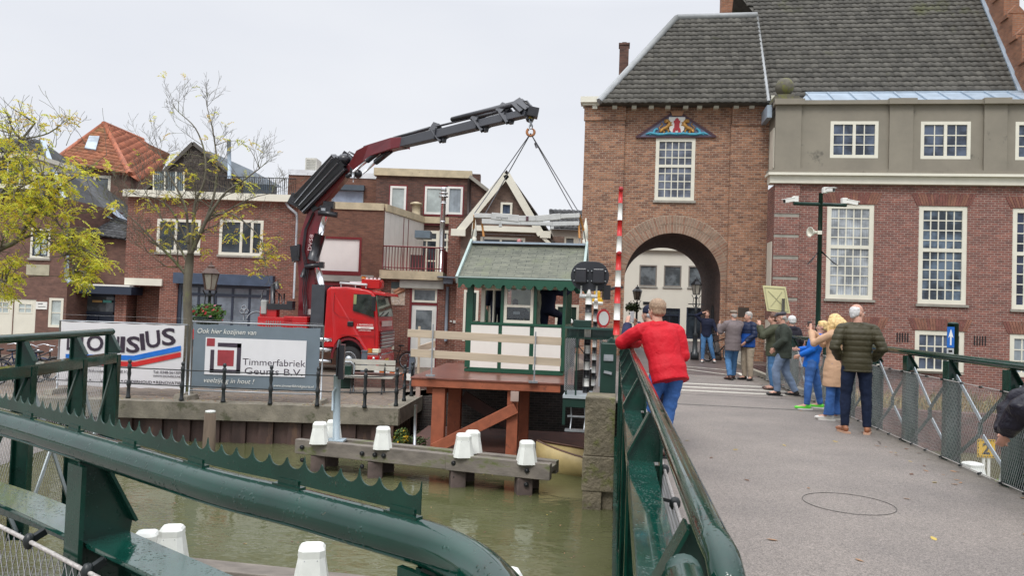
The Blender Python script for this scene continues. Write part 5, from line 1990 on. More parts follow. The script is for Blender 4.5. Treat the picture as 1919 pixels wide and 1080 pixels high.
# --- left hand railing seen from outside, along the viewer's right
lr = thing('bridge_railing', 'wet green steel railing with triangular gussets running from the lower right foreground to the gate', 'railing', B(0.2, 6, 0), BA)
ZR = 1.15
uT = 0.19
pv = [1.62 + 1.8 * k for k in range(7)]
mb = MB()
path = [B(uT + 0.01, 1.28, ZR - 0.16), B(uT + 0.01, 1.285, ZR - 0.08), B(uT + 0.008, 1.30, ZR - 0.03), B(uT + 0.005, 1.34, ZR - 0.006), B(uT, 1.42, ZR)]
path += [B(uT, 2 + k * 0.9, ZR) for k in range(12)] + [B(uT, 12.75, ZR)]
mb.tube(path, 0.031, 16)
mb.build('handrail', GREENT, lr)
mb = MB()
def slab(mb, u0, u1, v0, v1, z0, z1, m=None):
 mb.hexa([B(u0, v0, z0), B(u1, v0, z0), B(u1, v1, z0), B(u0, v1, z0), B(u0, v0, z1), B(u1, v0, z1), B(u1, v1, z1), B(u0, v1, z1)], m)
slab(mb, uT - 0.115, uT - 0.005, 1.0, 12.7, 0.895, 0.907)
mb.build('shelf_plate', GREENW, lr)
mb = MB()
slab(mb, uT - 0.118, uT - 0.108, 1.0, 12.7, 0.80, 0.894)
slab(mb, 0.10, 0.115, 1.0, 13.5, -0.62, 0.02)
slab(mb, 0.03, 0.20, 1.0, 13.5, -0.64, -0.622)
mb.build('girder', GREEN, lr)
for k, v in enumerate(pv):
 railpost('post', B(uT, v, 0), -BU, BV, -0.6, lr, top=ZR - 0.012, wide=0.10)
for a, b_ in zip(pv[:-1], pv[1:]):
 m_ = (a + b_) / 2
 u_ = uT - 0.06
 brace(lr, B(u_, a + 0.05, 0.86), B(u_, m_, 0.42), GREEN)
 brace(lr, B(u_, m_, 0.42), B(u_, b_ - 0.05, 0.0), GREEN)
 brace(lr, B(u_ - 0.02, b_ - 0.05, 0.86), B(u_ - 0.02, m_, 0.42), GREEN)
 brace(lr, B(u_ - 0.02, m_, 0.42), B(u_ - 0.02, a + 0.05, 0.0), GREEN)
mb = MB()
netting(mb, [B(uT + 0.04, 1.3, 0), B(uT + 0.04, 12.6, 0)], 0.03, 0.86)
mb.build('wire_net', WIRE, lr)
mb = MB()
mb.tube([B(uT + 0.045, 1.0, 0.87), B(uT + 0.045, 12.6, 0.87)], 0.0075, 8)
mb.build('cable', ROPE, lr)
for k in range(20):
 v = 1.95 + 0.6 * k - 0.32
 mb = MB()
 mb.ball(B(uT + 0.045, v, 0.87), (0.022, 0.012, 0.026), 10)
 mb.bar(B(uT - 0.01, v, 0.885), B(uT + 0.045, v, 0.875), 0.008, 0.012)
 mb.build('clamp', RUBBER, lr)
# separate rail of the fixed part that ends beside it
mb = MB()
mb.tube([B(0.125, 1.30, ZR - 0.02), B(0.125, 1.25, ZR - 0.02), B(0.125, -1.5, ZR - 0.02)], 0.031, 16)
fr = thing('fixed_handrail', 'stub of green tubular handrail ending in the bottom foreground beside the wet railing', 'handrail', B(0.125, 1.2, 0))
mb.build('rail_tube', GREENT, fr)
mb = MB()
mb.bar(B(0.125, 0.9, -0.1), B(0.125, 0.9, ZR - 0.05), 0.05, 0.05)
mb.build('post', GREEN, fr)
# --- curved railing in the left foreground
cpts = [G(x, y, ZR) for x, y in ((1010, 1330), (985, 1210), (945, 1125), (895, 1070), (835, 1032), (770, 1011), (700, 992), (620, 970), (540, 948), (470, 932), (400, 914), (320, 889), (240, 864), (120, 827), (0, 792))]
cpts += [V((-2.05, 2.66, ZR)), V((-2.6, 3.05, ZR)), V((-3.2, 3.6, ZR)), V((-3.8, 4.3, ZR)), V((-4.2, 5.0, ZR)), V((-4.4, 5.8, ZR)), V((-4.46, 6.5, ZR)), V((-4.52, 7.4, ZR)), V((-4.64, 8.72, ZR))]
def catmull(P, n_=6):
 out_ = []
 P = [P[0] * 2 - P[1]] + P + [P[-1] * 2 - P[-2]]
 for i in range(1, len(P) - 2):
  for k in range(n_):
   t = k / n_
   a, b_, c, d = P[i - 1], P[i], P[i + 1], P[i + 2]
   out_.append(0.5 * ((2 * b_) + (c - a) * t + (2 * a - 5 * b_ + 4 * c - d) * t * t + (3 * b_ - a - 3 * c + d) * t ** 3))
 out_.append(P[-2])
 return out_
cc_ = catmull(cpts)
# resample evenly
res = [cc_[0]]
acc = 0
STEP_ = 0.012
for a, b_ in zip(cc_[:-1], cc_[1:]):
 L_ = (b_ - a).length
 t = STEP_ - acc
 while t <= L_:
  res.append(a.lerp(b_, t / L_))
  t += STEP_
 acc = L_ - (t - STEP_)
# smooth the sampled curve a little
for it in range(30):
 res = [res[0]] + [(res[i - 1] + res[i] * 2 + res[i + 1]) / 4 for i in range(1, len(res) - 1)] + [res[-1]]
def cframe(i):
 a, b_ = res[max(0, i - 2)], res[min(len(res) - 1, i + 2)]
 t = (b_ - a).normalized()
 nrm = V((t.y, -t.x, 0)).normalized()
 return t, nrm
def near(px_or_pt):
 return min(range(len(res)), key=lambda i: (res[i] - px_or_pt).length)
tcheck, ncheck = cframe(len(res) // 4)
SG = 1 if ncheck.y > 0 else -1
cvr = thing('curved_railing', 'curved glossy green railing with scalloped strip sweeping through the left foreground', 'railing', (-1.0, 1.9, 0))
mb = MB()
mb.tube(res[::4], 0.039, 20)
mb.build('handrail', GREENT, cvr)
# shelf plate
mb = MB()
sub = list(range(40, len(res) - 8, 8))
for i, j in zip(sub[:-1], sub[1:]):
 _, n1 = cframe(i)
 _, n2 = cframe(j)
 a, b_ = res[i], res[j]
 z0, z1 = 0.895, 0.907
 f = lambda p, q_, o_, z: V((p.x + q_.x * SG * o_, p.y + q_.y * SG * o_, z))
 mb.hexa([f(a, n1, -0.01, z0), f(a, n1, 0.115, z0), f(b_, n2, 0.115, z0), f(b_, n2, -0.01, z0), f(a, n1, -0.01, z1), f(a, n1, 0.115, z1), f(b_, n2, 0.115, z1), f(b_, n2, -0.01, z1)])
 mb.hexa([f(a, n1, 0.108, 0.80), f(a, n1, 0.116, 0.80), f(b_, n2, 0.116, 0.80), f(b_, n2, 0.108, 0.80), f(a, n1, 0.108, 0.894), f(a, n1, 0.116, 0.894), f(b_, n2, 0.116, 0.894), f(b_, n2, 0.108, 0.894)])
mb.build('shelf_plate', GREENW, cvr)
# scalloped strip on top of the tube
i0 = near(G(790, 1015, ZR))
i1 = near(V((-2.6, 3.05, ZR)))
period = 0.052
mb = MB()
steps = list(range(i0, i1, 1))
prevv = None
zb0 = ZR + 0.046
vs, fs = [], []
fine = 4
s = 0.0
cnt = 0
for i in range(i0, i1 - 1):
 for q_ in range(fine):
  p = res[i].lerp(res[i + 1], q_ / fine)
  _, n_ = cframe(i)
  n_ = n_ * SG
  ph = (s / period) % 1.0
  x_ = abs(ph - 0.5) * 2      # 1 at peaks, 0 at valley
  h_ = 0.030 + 0.028 * (1 - math.sqrt(max(0, 1 - x_ ** 2.2)))
  for o_ in (0.0, 0.0025):
   b0 = p + n_ * o_
   vs += [V((b0.x, b0.y, zb0)), V((b0.x, b0.y, zb0 + h_))]
  if cnt:
   k = cnt * 4
   j = k - 4
   fs += [(j, k, k + 1, j + 1), (k + 2, j + 2, j + 3, k + 3), (j + 1, k + 1, k + 3, j + 3), (j, j + 2, k + 2, k)]
  cnt += 1
  s += STEP_ / fine
fs += [(0, 1, 3, 2), (len(vs) - 4, len(vs) - 2, len(vs) - 1, len(vs) - 3)]
mb.add(vs, fs, 0, False)
mb.build('scalloped_strip', GREEN, cvr)
i = i0 + 1
while i < i1:
 j = min(i + 5, len(res) - 1)
 t_, n_ = cframe(i)
 mb = MB()
 a, b_ = res[i], res[j]
 mb.bar(a + V((0, 0, 0.045)), b_ + V((0, 0, 0.045)), 0.006, 0.016)
 mb.bar(a + V((0, 0, 0.038)) - t_ * 0.01, b_ + V((0, 0, 0.038)) + t_ * 0.01, 0.018, 0.008)
 mb.build('strip_tab', GREEN, cvr)
 i += 26
# posts
pidx = [near(G(800, 1022, ZR)), near(G(163, 841, ZR)), near(V((-3.0, 3.4, ZR))), near(V((-3.95, 4.5, ZR))), near(V((-4.4, 5.8, ZR))), near(V((-4.5, 6.9, ZR))), near(V((-4.56, 7.85, ZR))), near(V((-4.64, 8.66, ZR)))]
for i in pidx:
 t_, n_ = cframe(i)
 o_ = V((res[i].x, res[i].y, 0))
 railpost('post', o_, n_ * SG, t_, -0.7, cvr, top=ZR - 0.02, wide=0.085)
for a, b_ in zip(pidx[1:-1], pidx[2:]):
 pa_, pb_ = res[a], res[b_]
 n1 = cframe(a)[1] * SG * 0.05
 A0, B0 = V((pa_.x, pa_.y, 0)) + n1, V((pb_.x, pb_.y, 0)) + n1
 m_ = A0.lerp(B0, 0.5)
 up = lambda p, z: V((p.x, p.y, z))
 brace(cvr, up(A0, 0.86), up(m_, 0.1), GALV)
 brace(cvr, up(m_, 0.1), up(B0, -0.66), GALV)
 n2 = n1 * 0.5
 brace(cvr, up(B0 + n2, 0.86), up(m_ + n2, 0.1), DGREEN)
 brace(cvr, up(m_ + n2, 0.1), up(A0 + n2, -0.66), GALV)
mb = MB()
netting(mb, [V((res[k].x, res[k].y, 0)) - cframe(k)[1] * SG * 0.045 for k in range(pidx[0], len(res), 12)], -0.68, 0.86, cw=0.042, ch=0.085, r=0.0016)
mb.build('wire_net', WIRE, cvr)
mb = MB()
mb.tube([V((res[k].x, res[k].y, 0.868)) - cframe(k)[1] * SG * 0.05 for k in range(pidx[0] - 30, len(res), 10)], 0.006, 8)
mb.build('cable', ROPE, cvr)
for k in range(pidx[0], len(res), 30):
 mb = MB()
 c_ = V((res[k].x, res[k].y, 0.868)) - cframe(k)[1] * SG * 0.05
 mb.ball(c_, (0.016, 0.016, 0.024), 10)
 mb.bar(c_, c_ + cframe(k)[1] * SG * 0.04 + V((0, 0, 0.02)), 0.018, 0.018)
 mb.build('clamp', RUBBER, cvr)
# the walkway behind this railing
mb = MB()
inner = [V((res[k].x, res[k].y, 0)) - cframe(k)[1] * SG * 0.1 for k in range(10, len(res), 20)]
mb.poly([V((p.x, p.y, -0.006)) for p in inner] + [V((-12, 8.7, -0.006)), V((-12, -8, -0.006)), V((-0.3, -8, -0.006))])
struct('walkway', mb, ASPH)
# ------------------------------------------------------------------ docks with white capped piles
WOODG = pm('weathered_timber', (0.19, 0.165, 0.14), 0.85, var=0.35, scale=5, bump=0.6, bs=25, spot=((0.11, 0.13, 0.04), 2.5, 0.56), stretch=(0.35, 1, 1))
CAPW = pm('white_cap', (0.76, 0.77, 0.72), 0.45, var=0.06, scale=6, spot=((0.36, 0.36, 0.2), 5, 0.66))
TIM = pm('pile_timber', (0.115, 0.085, 0.075), 0.8, var=0.4, scale=4, bump=0.5, bs=20)
def capmesh():
 mb = MB()
 r0_, r1_, h_ = 0.205, 0.135, 0.36
 oct_ = lambda r_, z: [V((sx * (r_ if k else r_ * 0.62), sy * (r_ * 0.62 if k else r_), z)) for sx, sy, k in ((1, -1, 1), (1, 1, 1), (1, 1, 0), (-1, 1, 0), (-1, 1, 1), (-1, -1, 1), (-1, -1, 0), (1, -1, 0))]
 rings = [oct_(0.205, 0.0), oct_(0.148, 0.34), oct_(0.148, 0.42), oct_(0.12, 0.46)]
 vs = [p for r_ in rings for p in r_]
 fs = []
 for i in range(3):
  for k in range(8):
   fs.append((i * 8 + k, i * 8 + (k + 1) % 8, (i + 1) * 8 + (k + 1) % 8, (i + 1) * 8 + k))
 fs.append(tuple(range(24, 32)))
 fs.append(tuple(range(8))[::-1])
 mb.add(vs, fs, 0, False)
 mb.box((0, 0, 0.375), (0.302, 0.19, 0.006))
 return mb
capo = None
capn = 0
def cap(px, py, d, label, rz=0.2, sc=1.0, stretch=1.0):
 """white pile cap whose foot centre is at a photo point"""
 global capo, capn
 p = W(px, py, d)
 if capo is None:
  mb = capmesh()
  t = thing('pile_cap', label, 'pile cap', p, rz, 'white pile caps on the timber docks')
  me = mb.build('cap', CAPW, None, bev=0.012)
  me.parent = t
  mb = MB()
  for sx in (-0.07, 0.07):
   mb.ball((sx, -0.148, 0.32), 0.009, 6)
  me2 = mb.build('bolt', STEEL, None)
  me2.parent = t
  capo = t
  t.scale = (sc, sc, sc * stretch)
  return t
 t = dup(capo, p, rz, label)
 t.scale = (sc, sc, sc * stretch)
 return t
dock = thing('mooring_dock', 'long weathered grey timber dock beam on short piles beside the red timber posts', 'dock', W(790, 870, 15))
Lp, Rp = W(556, 846, 15.9), W(1032, 893, 14.2)
dz_ = -1.46
Lp.z = Rp.z = dz_
mb = MB()
dv = (Rp - Lp).normalized()
nv = V((-dv.y, dv.x, 0))
mid = Lp.lerp(Rp, 0.62)
mb.bar(Lp, mid, 0.16, 0.30)
mb.bar(mid + dv * 0.01 - nv * 0.03, Rp, 0.18, 0.31)
mb.build('front_beam', WOODG, dock, bev=0.012)
mb = MB()
mb.bar(Lp + nv * 0.62 + dv * 0.1, Rp + nv * 0.5, 0.2, 0.24)
mb.bar(Lp + nv * 0.3 + dv * 0.4 + V((0, 0, 0.02)), Rp + nv * 0.25 + V((0, 0, 0.02)), 0.42, 0.10)
mb.build('rear_beam', WOODG, dock)
for px in (597, 712, 868, 985):
 p = W(px, 880, 15)
 f_ = (px - 556) / (1032 - 556)
 p = Lp.lerp(Rp, f_)
 mb = MB()
 mb.box((p.x + 0.02, p.y + 0.1, -2.1), (0.30, 0.3, 0.95), 0.2)
 mb.build('pile', TIM, dock, bev=0.02)
 mb = MB()
 mb.box((p.x + 0.18, p.y + 0.65, -2.1), (0.28, 0.28, 0.95), 0.2)
 mb.build('pile', TIM, dock, bev=0.02)
for px, dy in ((572, 0), (693, 0), (718, 0.05), (735, 0), (866, 0), (994, 0)):
 f_ = (px - 556) / (1032 - 556)
 p = Lp.lerp(Rp, f_) - nv * (0.085 if px < 840 else 0.1)
 for dz in ((0,) if px in (718, 735) else (0, -0.28)):
  mb = MB()
  rot = V((0, -1, 0)).to_track_quat('Z', 'Y').to_matrix()
  mb.lathe([(0.045, -0.02), (0.05, 0.01), (0.03, 0.02), (0.028, 0.0), (0.02, 0.03)], p + V((0, -0.02 if dz == 0 else 0.05, dz)), 10, rot=rot)
  mb.build('bolt', BLACK, dock)
for px, py, d, s_, lb in ((598, 831, 15.7, 0.95, 'white pile cap at the left end of the long dock beside the signal pole'),
      (624, 826, 16.3, 0.95, 'white pile cap half hidden behind the grey signal pole'),
      (717, 841, 15.3, 0.95, 'white pile cap standing alone in the middle of the long dock'),
      (868, 856, 14.75, 0.97, 'white pile cap with green algae at its foot, front one of the close pair'),
      (885, 848, 15.3, 0.95, 'white pile cap at the back of the close pair before the timber post'),
      (987, 869, 14.35, 0.93, 'white pile cap at the right end of the long dock by the boat')):
 cap(px, py, d, lb, 0.2, s_)
dock2 = thing('mooring_dock', 'grey timber dock beam low in the foreground behind the curved railing', 'dock', W(480, 1070, 8))
mb = MB()
a, b_ = W(235, 1062, 8.5), W(960, 1112, 7.7)
a.z = b_.z = -1.5
mb.bar(a, b_, 0.3, 0.3)
mb.build('front_beam', WOODG, dock2, bev=0.012)
for f_ in (0.08, 0.5, 0.92):
 p = a.lerp(b_, f_)
 mb = MB()
 mb.box((p.x, p.y + 0.1, -2.2), (0.3, 0.3, 1.0), 0.1)
 mb.build('pile', TIM, dock2)
cap(320, 1052, 8.05, 'white pile cap behind the curved railing, tallest of the left foreground pair', 0.2, 0.80, 1.0)
cap(272, 1062, 8.6, 'white pile cap mostly hidden behind the curved railing at far left', 0.2, 0.85)
cap(582, 1098, 7.4, 'large white pile cap in the bottom foreground under the curved handrail', 0.2, 0.86, 1.0)
cap(950, 1150, 7.4, 'white pile cap just showing below the end of the curved handrail', 0.2, 0.9, 1.0)
# old mooring stump
mb = MB()
p = W(391, 843, 16.6)
mb.lathe([(0.13, -0.8), (0.135, 0.4), (0.12, 1.0), (0.105, 1.02)], (p.x, p.y, -1.95), 14)
st = thing('mooring_stump', 'old round timber mooring stump leaning against the quay edge', 'mooring post', (p.x, p.y, -1.95))
mb.build('trunk', pm('old_stump', (0.20, 0.15, 0.11), 0.9, var=0.35, scale=4, bump=0.8, bs=14, stretch=(1, 1, 0.2)), st)
mb = MB()
mb.lathe([(0.112, 1.021), (0.105, 1.06), (0.02, 1.07)], (p.x, p.y, -1.95), 14)
mb.build('top', CAPW, st)
# ------------------------------------------------------------------ platform with red timber posts
REDT = pm('red_timber', (0.33, 0.095, 0.045), 0.65, var=0.25, scale=4, bump=0.3, bs=25, spot=((0.15, 0.05, 0.03), 5, 0.62))
REDT2 = pm('wet_red_deck', (0.20, 0.075, 0.055), 0.28, var=0.3, scale=3, bump=0.2, bs=20)
pf = Pl(W(910, 715, 16.7), -5)
plat = thing('cabin_platform', 'red brown timber platform on posts over the canal carrying the green cabin', 'platform', pf.P(0, 0, 0))
u0, u1 = pf.hit(771, 715)[0], pf.hit(1050, 730)[0]
zt_ = pf.hit(910, 714.5)[1]
mb = MB()
mb.pbox(pf, u0, u1, zt_ - 0.19, zt_ - 0.012, -0.06, 0.0)
mb.pbox(pf, u0, u0 + 0.1, zt_ - 0.2, zt_ - 0.014, -4.2, -0.061)
mb.pbox(pf, u0 + 0.3, u0 + 0.75, zt_ - 0.36, zt_ - 0.2, -0.5, -0.25)
mb.build('edge_beam', REDT, plat, bev=0.008)
mb = MB()
mb.pbox(pf, u0 - 0.02, u1 + 0.3, zt_ - 0.01, zt_ + 0.02, -4.6, 0.03)
mb.build('deck', REDT2, plat)
def ppost(x0, x1, y1, w_, m=REDT):
 a, b_ = pf.hit(x0, 790, w_)[0], pf.hit(x1, 790, w_)[0]
 mb = MB()
 mb.pbox(pf, a, b_, -2.6, zt_ - 0.21, w_ - 0.25, w_)
 mb.build('post', m, plat, bev=0.012)
ppost(808, 832, 845, -0.12)
ppost(949, 970, 857, -0.12)
ppost(838, 862, 845, -1.2)
ppost(972, 990, 857, -1.2)
mb = MB()
mb.bar(pp(pf, 812, 842, -0.05), pp(pf, 967, 765, -0.05), 0.08, 0.24)
mb.build('brace', REDT, plat, bev=0.008)
mb = MB()
mb.bar(pp(pf, 868, 742, -1.3), pp(pf, 985, 815, -1.3), 0.08, 0.26)
mb.build('brace', pm('dark_timber', (0.06, 0.025, 0.02), 0.7, var=0.2), plat)
mb = MB()
mb.pbox(pf, pf.hit(957, 745)[0], pf.hit(972, 745)[0], zt_ - 0.42, zt_ - 0.2, -0.06, 0.03)
mb.build('beam_end', pm('pink_block', (0.45, 0.33, 0.28), 0.8), plat)
mb = MB()
mb.pbox(pf, pf.hit(779, 745)[0], pf.hit(787, 745)[0], zt_ - 0.42, zt_ - 0.2, -0.06, 0.03)
mb.build('beam_end', pm('pink_block2', (0.42, 0.30, 0.25), 0.8), plat)
# timber ledge at the water
mb = MB()
mb.pbox(pf, u0 - 0.35, u1 + 1.2, -2.3, -1.72, -4.0, 0.12)
tag(mb.build('landing_ledge', pm('rust_ledge', (0.13, 0.06, 0.045), 0.6, var=0.4, scale=3, bump=0.4)), 'low rusty brown timber ledge just above the water under the platform', 'ledge', kind='structure')
# guard boards on steel uprights
PINE = pm('raw_pine', (0.52, 0.42, 0.31), 0.75, var=0.14, scale=2.2, bump=0.2, bs=30, stretch=(0.4, 1, 6))
gr = thing('guard_rail', 'temporary guard rail of two raw pine boards on galvanised posts before the cabin', 'guard rail', pf.P(0, zt_, 0))
for (xa, ya, xb, yb) in ((764, 624.5, 1052, 640.5), (770, 661.5, 1051, 679.5)):
 mb = MB()
 a, b_ = pp(pf, xa, ya, 0.03), pp(pf, xb, yb, 0.03)
 zz_ = (a.z + b_.z) / 2
 mb.bar(a, b_, 0.035, 0.175)
 mb.build('board', PINE, gr, bev=0.004)
for x0, y0, y1 in ((812, 608, 706), (1004, 622, 718)):
 mb = MB()
 a, b_ = pp(pf, x0, y0, 0.07), pp(pf, x0 - 1.5, y1, 0.07)
 mb.bar(V((a.x, a.y, b_.z)), V((a.x, a.y, a.z)), 0.06, 0.03)
 mb.box((a.x - 0.02, a.y, b_.z + 0.02), (0.2, 0.12, 0.04))
 mb.build('upright', STEEL, gr)
mb = MB()
mb.bar(pp(pf, 785, 655, -0.1), pp(pf, 815, 645, -0.6), 0.035, 0.15)
mb.bar(pp(pf, 786, 612, -0.4), pp(pf, 784, 700, -0.4), 0.035, 0.05)
mb.build('short_board', PINE, gr)
mb = MB()
mb.tube([pp(pf, 779, 760, 0.1), pp(pf, 777, 835, 0.1)], 0.035, 8)
mb.build('gauge_pipe', STEEL, plat)
# ------------------------------------------------------------------ the keeper's cabin
pc = Pl(W(965, 700, 18.6), -8)
cab = thing('bridge_cabin', 'green and white bridge keeper cabin with grey green shingle roof hanging from the crane', 'cabin', pc.P(0, 0, 0), BA)
cu0, cu1 = pc.hit(872, 640)[0], pc.hit(1057, 640)[0]
DP = 2.7
zc0, zc1 = zt_ + 0.03, pc.hit(960, 536)[1]
zm = pc.hit(965, 606)[1]
mb = MB()
mb.pbox(pc, cu0, cu1, zc0, zc0 + 0.07, -DP, 0.01)
mb.build('floor', CGREEN, cab)
ux = [cu0, pc.hit(938, 580)[0], pc.hit(1000, 580)[0], cu1 - 0.06]
for i, u in enumerate(ux):
 mb = MB()
 wd = 0.16 if i == 0 else 0.075
 mb.pbox(pc, u, u + wd, zc0 + 0.1, zc1 + 0.1, -0.1, 0.0)
 mb.build('post', CGREEN, cab)
for u in (cu0, cu1 - 0.1):
 mb = MB()
 mb.pbox(pc, u, u + 0.1, zc0 + 0.1, zc1 + 0.1, -DP, -DP + 0.1)
 mb.build('post', CGREEN, cab)
# lower panels
lx = [pc.hit(x, 660)[0] for x in (880, 934, 938, 993, 998, 1052)]
mb = MB()
mb.pbox(pc, cu0 + 0.1, cu1 - 0.07, zc0 + 0.07, zm, -0.06, -0.012)
mb.pbox(pc, cu0 + 0.1, cu1 - 0.07, zm - 0.06, zm, -0.08, 0.02)
mb.pbox(pc, cu0 + 0.1, cu1 - 0.07, zc0 + 0.07, zc0 + 0.11, -0.011, 0.004)
mb.build('lower_frame', CGREEN, cab)
for a, b_ in ((lx[0], lx[1]), (lx[2], lx[3]), (lx[4], lx[5])):
 mb = MB()
 mb.pbox(pc, a + 0.02, b_ - 0.02, zc0 + 0.11, zm - 0.08, -0.011, 0.003)
 mb.build('panel', pm('panel_cream', (0.78, 0.76, 0.70), 0.4, var=0.03), cab)
# sash window and open door frame
h = (ux[1] + 0.08, ux[2] - 0.01, zm, zc1 + 0.02)
window(cab, pc, h, 1, 1, CREAM, clearm('clear_glass', refl=0.02), fw=0.075, rec=0.08, mid=0.44, name='sash_window')
mb = MB()
a = pc.hit(897, 580)[0]
mb.pbox(pc, a, a + 0.10, zm - 0.5, zc1, -0.4, -0.3)
mb.pbox(pc, a, ux[1] - 0.05, zc1 - 0.12, zc1, -0.4, -0.3)
mb.pbox(pc, a + 0.3, a + 0.34, zm - 0.5, zc1 - 0.12, -0.5, -0.3)
mb.build('door_frame', CREAM, cab)
# back wall partly panelled, interior boards
mb = MB()
b0_, b1_ = pc.hit(958, 580, -DP)[0], pc.hit(1020, 580, -DP)[0]
mb.pbox(pc, b0_, b1_, zc0 + 0.1, zc1, -DP + 0.02, -DP + 0.06)
mb.pbox(pc, cu0 + 0.1, cu0 + 0.5, zc0 + 0.1, zc1, -DP + 0.02, -DP + 0.06)
mb.pbox(pc, cu0, cu0 + 0.05, zc0 + 0.1, zm, -DP + 0.1, -0.1)
mb.pbox(pc, cu0 + 0.1, cu1 - 0.1, zc1 - 0.05, zc1 + 0.0, -DP + 0.02, -0.12)
mb.pbox(pc, cu0 + 0.1, cu1 - 0.1, zc0 + 0.1, zc0 + 0.8, -DP + 0.0, -DP + 0.03)
mb.build('rear_wall', pm('inner_cream', (0.62, 0.58, 0.46), 0.6), cab)
mb = MB()
mb.box(pp(pc, 1000, 568, -DP + 0.15), (0.15, 0.1, 0.1), BA)
mb.tube([pp(pc, 1004, 568, -DP + 0.12), pp(pc, 1008, 566, -DP + 0.12), pp(pc, 1009, 578, -DP + 0.12)], 0.015, 5)
mb.build('switch', GREYBAND, cab)
# slatted right hand wall
mb = MB()
k = 0
w_ = -0.35
while w_ > -DP + 0.2:
 mb.pbox(pc, cu1 - 0.07, cu1 - 0.02, zm, zc1, w_ - 0.09, w_)
 w_ -= 0.5
mb.pbox(pc, cu1 - 0.09, cu1 - 0.01, zc0 + 0.1, zm, -DP + 0.1, -0.1)
mb.build('side_wall', CGREEN, cab)
# roof
SHING = brickm('shingles', (0.185, 0.195, 0.15), (0.145, 0.155, 0.12), (0.06, 0.07, 0.06), bw=0.42, bh=0.115, ms=0.006, gpos=0.55, grime=(0.19, 0.21, 0.12), gs=1.1, bump=0.9, rough=0.75)
ru0, ru1 = pc.hit(859, 519, 0.35)[0], pc.hit(1090, 528, 0.35)[0]
ze = pc.hit(965, 523, 0.35)[1]
zrd = pc.hit(985, 459, -DP / 2)[1]
mb = MB()
P = pc.P
th = 0.05
for wa_, sg in ((0.35, 1), (-DP - 0.35, -1)):
 q = [P(ru0, ze, wa_), P(ru1, ze, wa_), P(ru1, zrd, -DP / 2), P(ru0, zrd, -DP / 2)]
 qq = [x + V((0, 0, -th)) for x in q]
 mb.hexa(qq + q)
rc = mb.build('roof', SHING, cab)
mb = MB()
mb.bar(P(ru0 + 0.02, zrd + 0.03, -DP / 2), P(ru1 - 0.02, zrd + 0.03, -DP / 2), 0.34, 0.05)
mb.build('ridge_cap', ZINC, rc)
mb = MB()
PG = pm('pale_green', (0.36, 0.45, 0.42), 0.45, var=0.08)
for u in (ru0 - 0.03, ru1 + 0.03):
 mb = MB()
 for wa_ in (0.38, -DP - 0.38):
  a, b_ = P(u, ze - 0.06, wa_), P(u, zrd + 0.04, -DP / 2)
  mb.bar(a, b_, 0.06, 0.20, V((0, 0, 1)))
 mb.build('verge_board', PG, rc)
mb = MB()
mb.bar(P(ru0, ze + 0.015, 0.36), P(ru1, ze + 0.015, 0.36), 0.03, 0.03)
mb.build('drip_edge', PG, rc)
def scallop(mb, A_, B_, zt__, hgt, per, m=0):
 L_ = (B_ - A_).length
 x = (B_ - A_).normalized()
 nn = x.cross(V((0, 0, 1)))
 nper = max(1, round(L_ / per))
 per = L_ / nper
 pts = [(0, 0)]
 for k in range(nper):
  for j in range(13):
   t = j / 12
   if 0.3 < t < 0.7:
    q_ = (t - 0.5) / 0.2
    z_ = -hgt + 0.07 * math.sqrt(max(0, 1 - q_ * q_))
   else:
    e_ = t / 0.3 if t <= 0.3 else (1 - t) / 0.3
    z_ = -hgt - 0.025 * math.cos(e_ * math.pi / 2)
   pts.append(((k + t) * per, z_))
 pts.append((L_, 0))
 M_ = Matrix.Identity(4)
 for i in range(3):
  M_[i][0] = x[i]
  M_[i][1] = (0, 0, 1)[i]
  M_[i][2] = nn[i]
  M_[i][3] = (A_.x, A_.y, zt__)[i]
 mb.prism(pts[::-1], M_, 0.03, m)
mb = MB()
scallop(mb, P(ru0, 0, 0.33), P(ru1, 0, 0.33), ze - 0.01, 0.22, 0.255)
mb.build('scalloped_fascia', CGREEN, rc)
mb = MB()
scallop(mb, P(ru0, 0, -DP - 0.33), P(ru1, 0, -DP - 0.33), ze - 0.01, 0.2, 0.255)
mb.build('scalloped_fascia', CGREEN, rc)
# gable infill
for u in (cu0 - 0.02, cu1 + 0.02):
 mb = MB()
 mb.add([P(u, zc1, 0.0), P(u, zc1, -DP), P(u, zrd - 0.1, -DP / 2), P(u + 0.03, zc1, 0.0), P(u + 0.03, zc1, -DP), P(u + 0.03, zrd - 0.1, -DP / 2)], [(0, 1, 2), (5, 4, 3), (0, 3, 4, 1), (1, 4, 5, 2), (2, 5, 3, 0)])
 mb.build('gable', CGREEN, cab)
for u, y0 in ((ru0 + 0.02, 400), (ru1 - 0.02, 424)):
 mb = MB()
 hgt = 0.75
 b_ = P(u, zrd + 0.0, -DP / 2)
 mb.lathe([(0.075, 0.0), (0.075, 0.16), (0.05, 0.18), (0.075, 0.22), (0.065, 0.45), (0.01, hgt)], b_, 4)
 mb.build('finial', CREAM, rc)
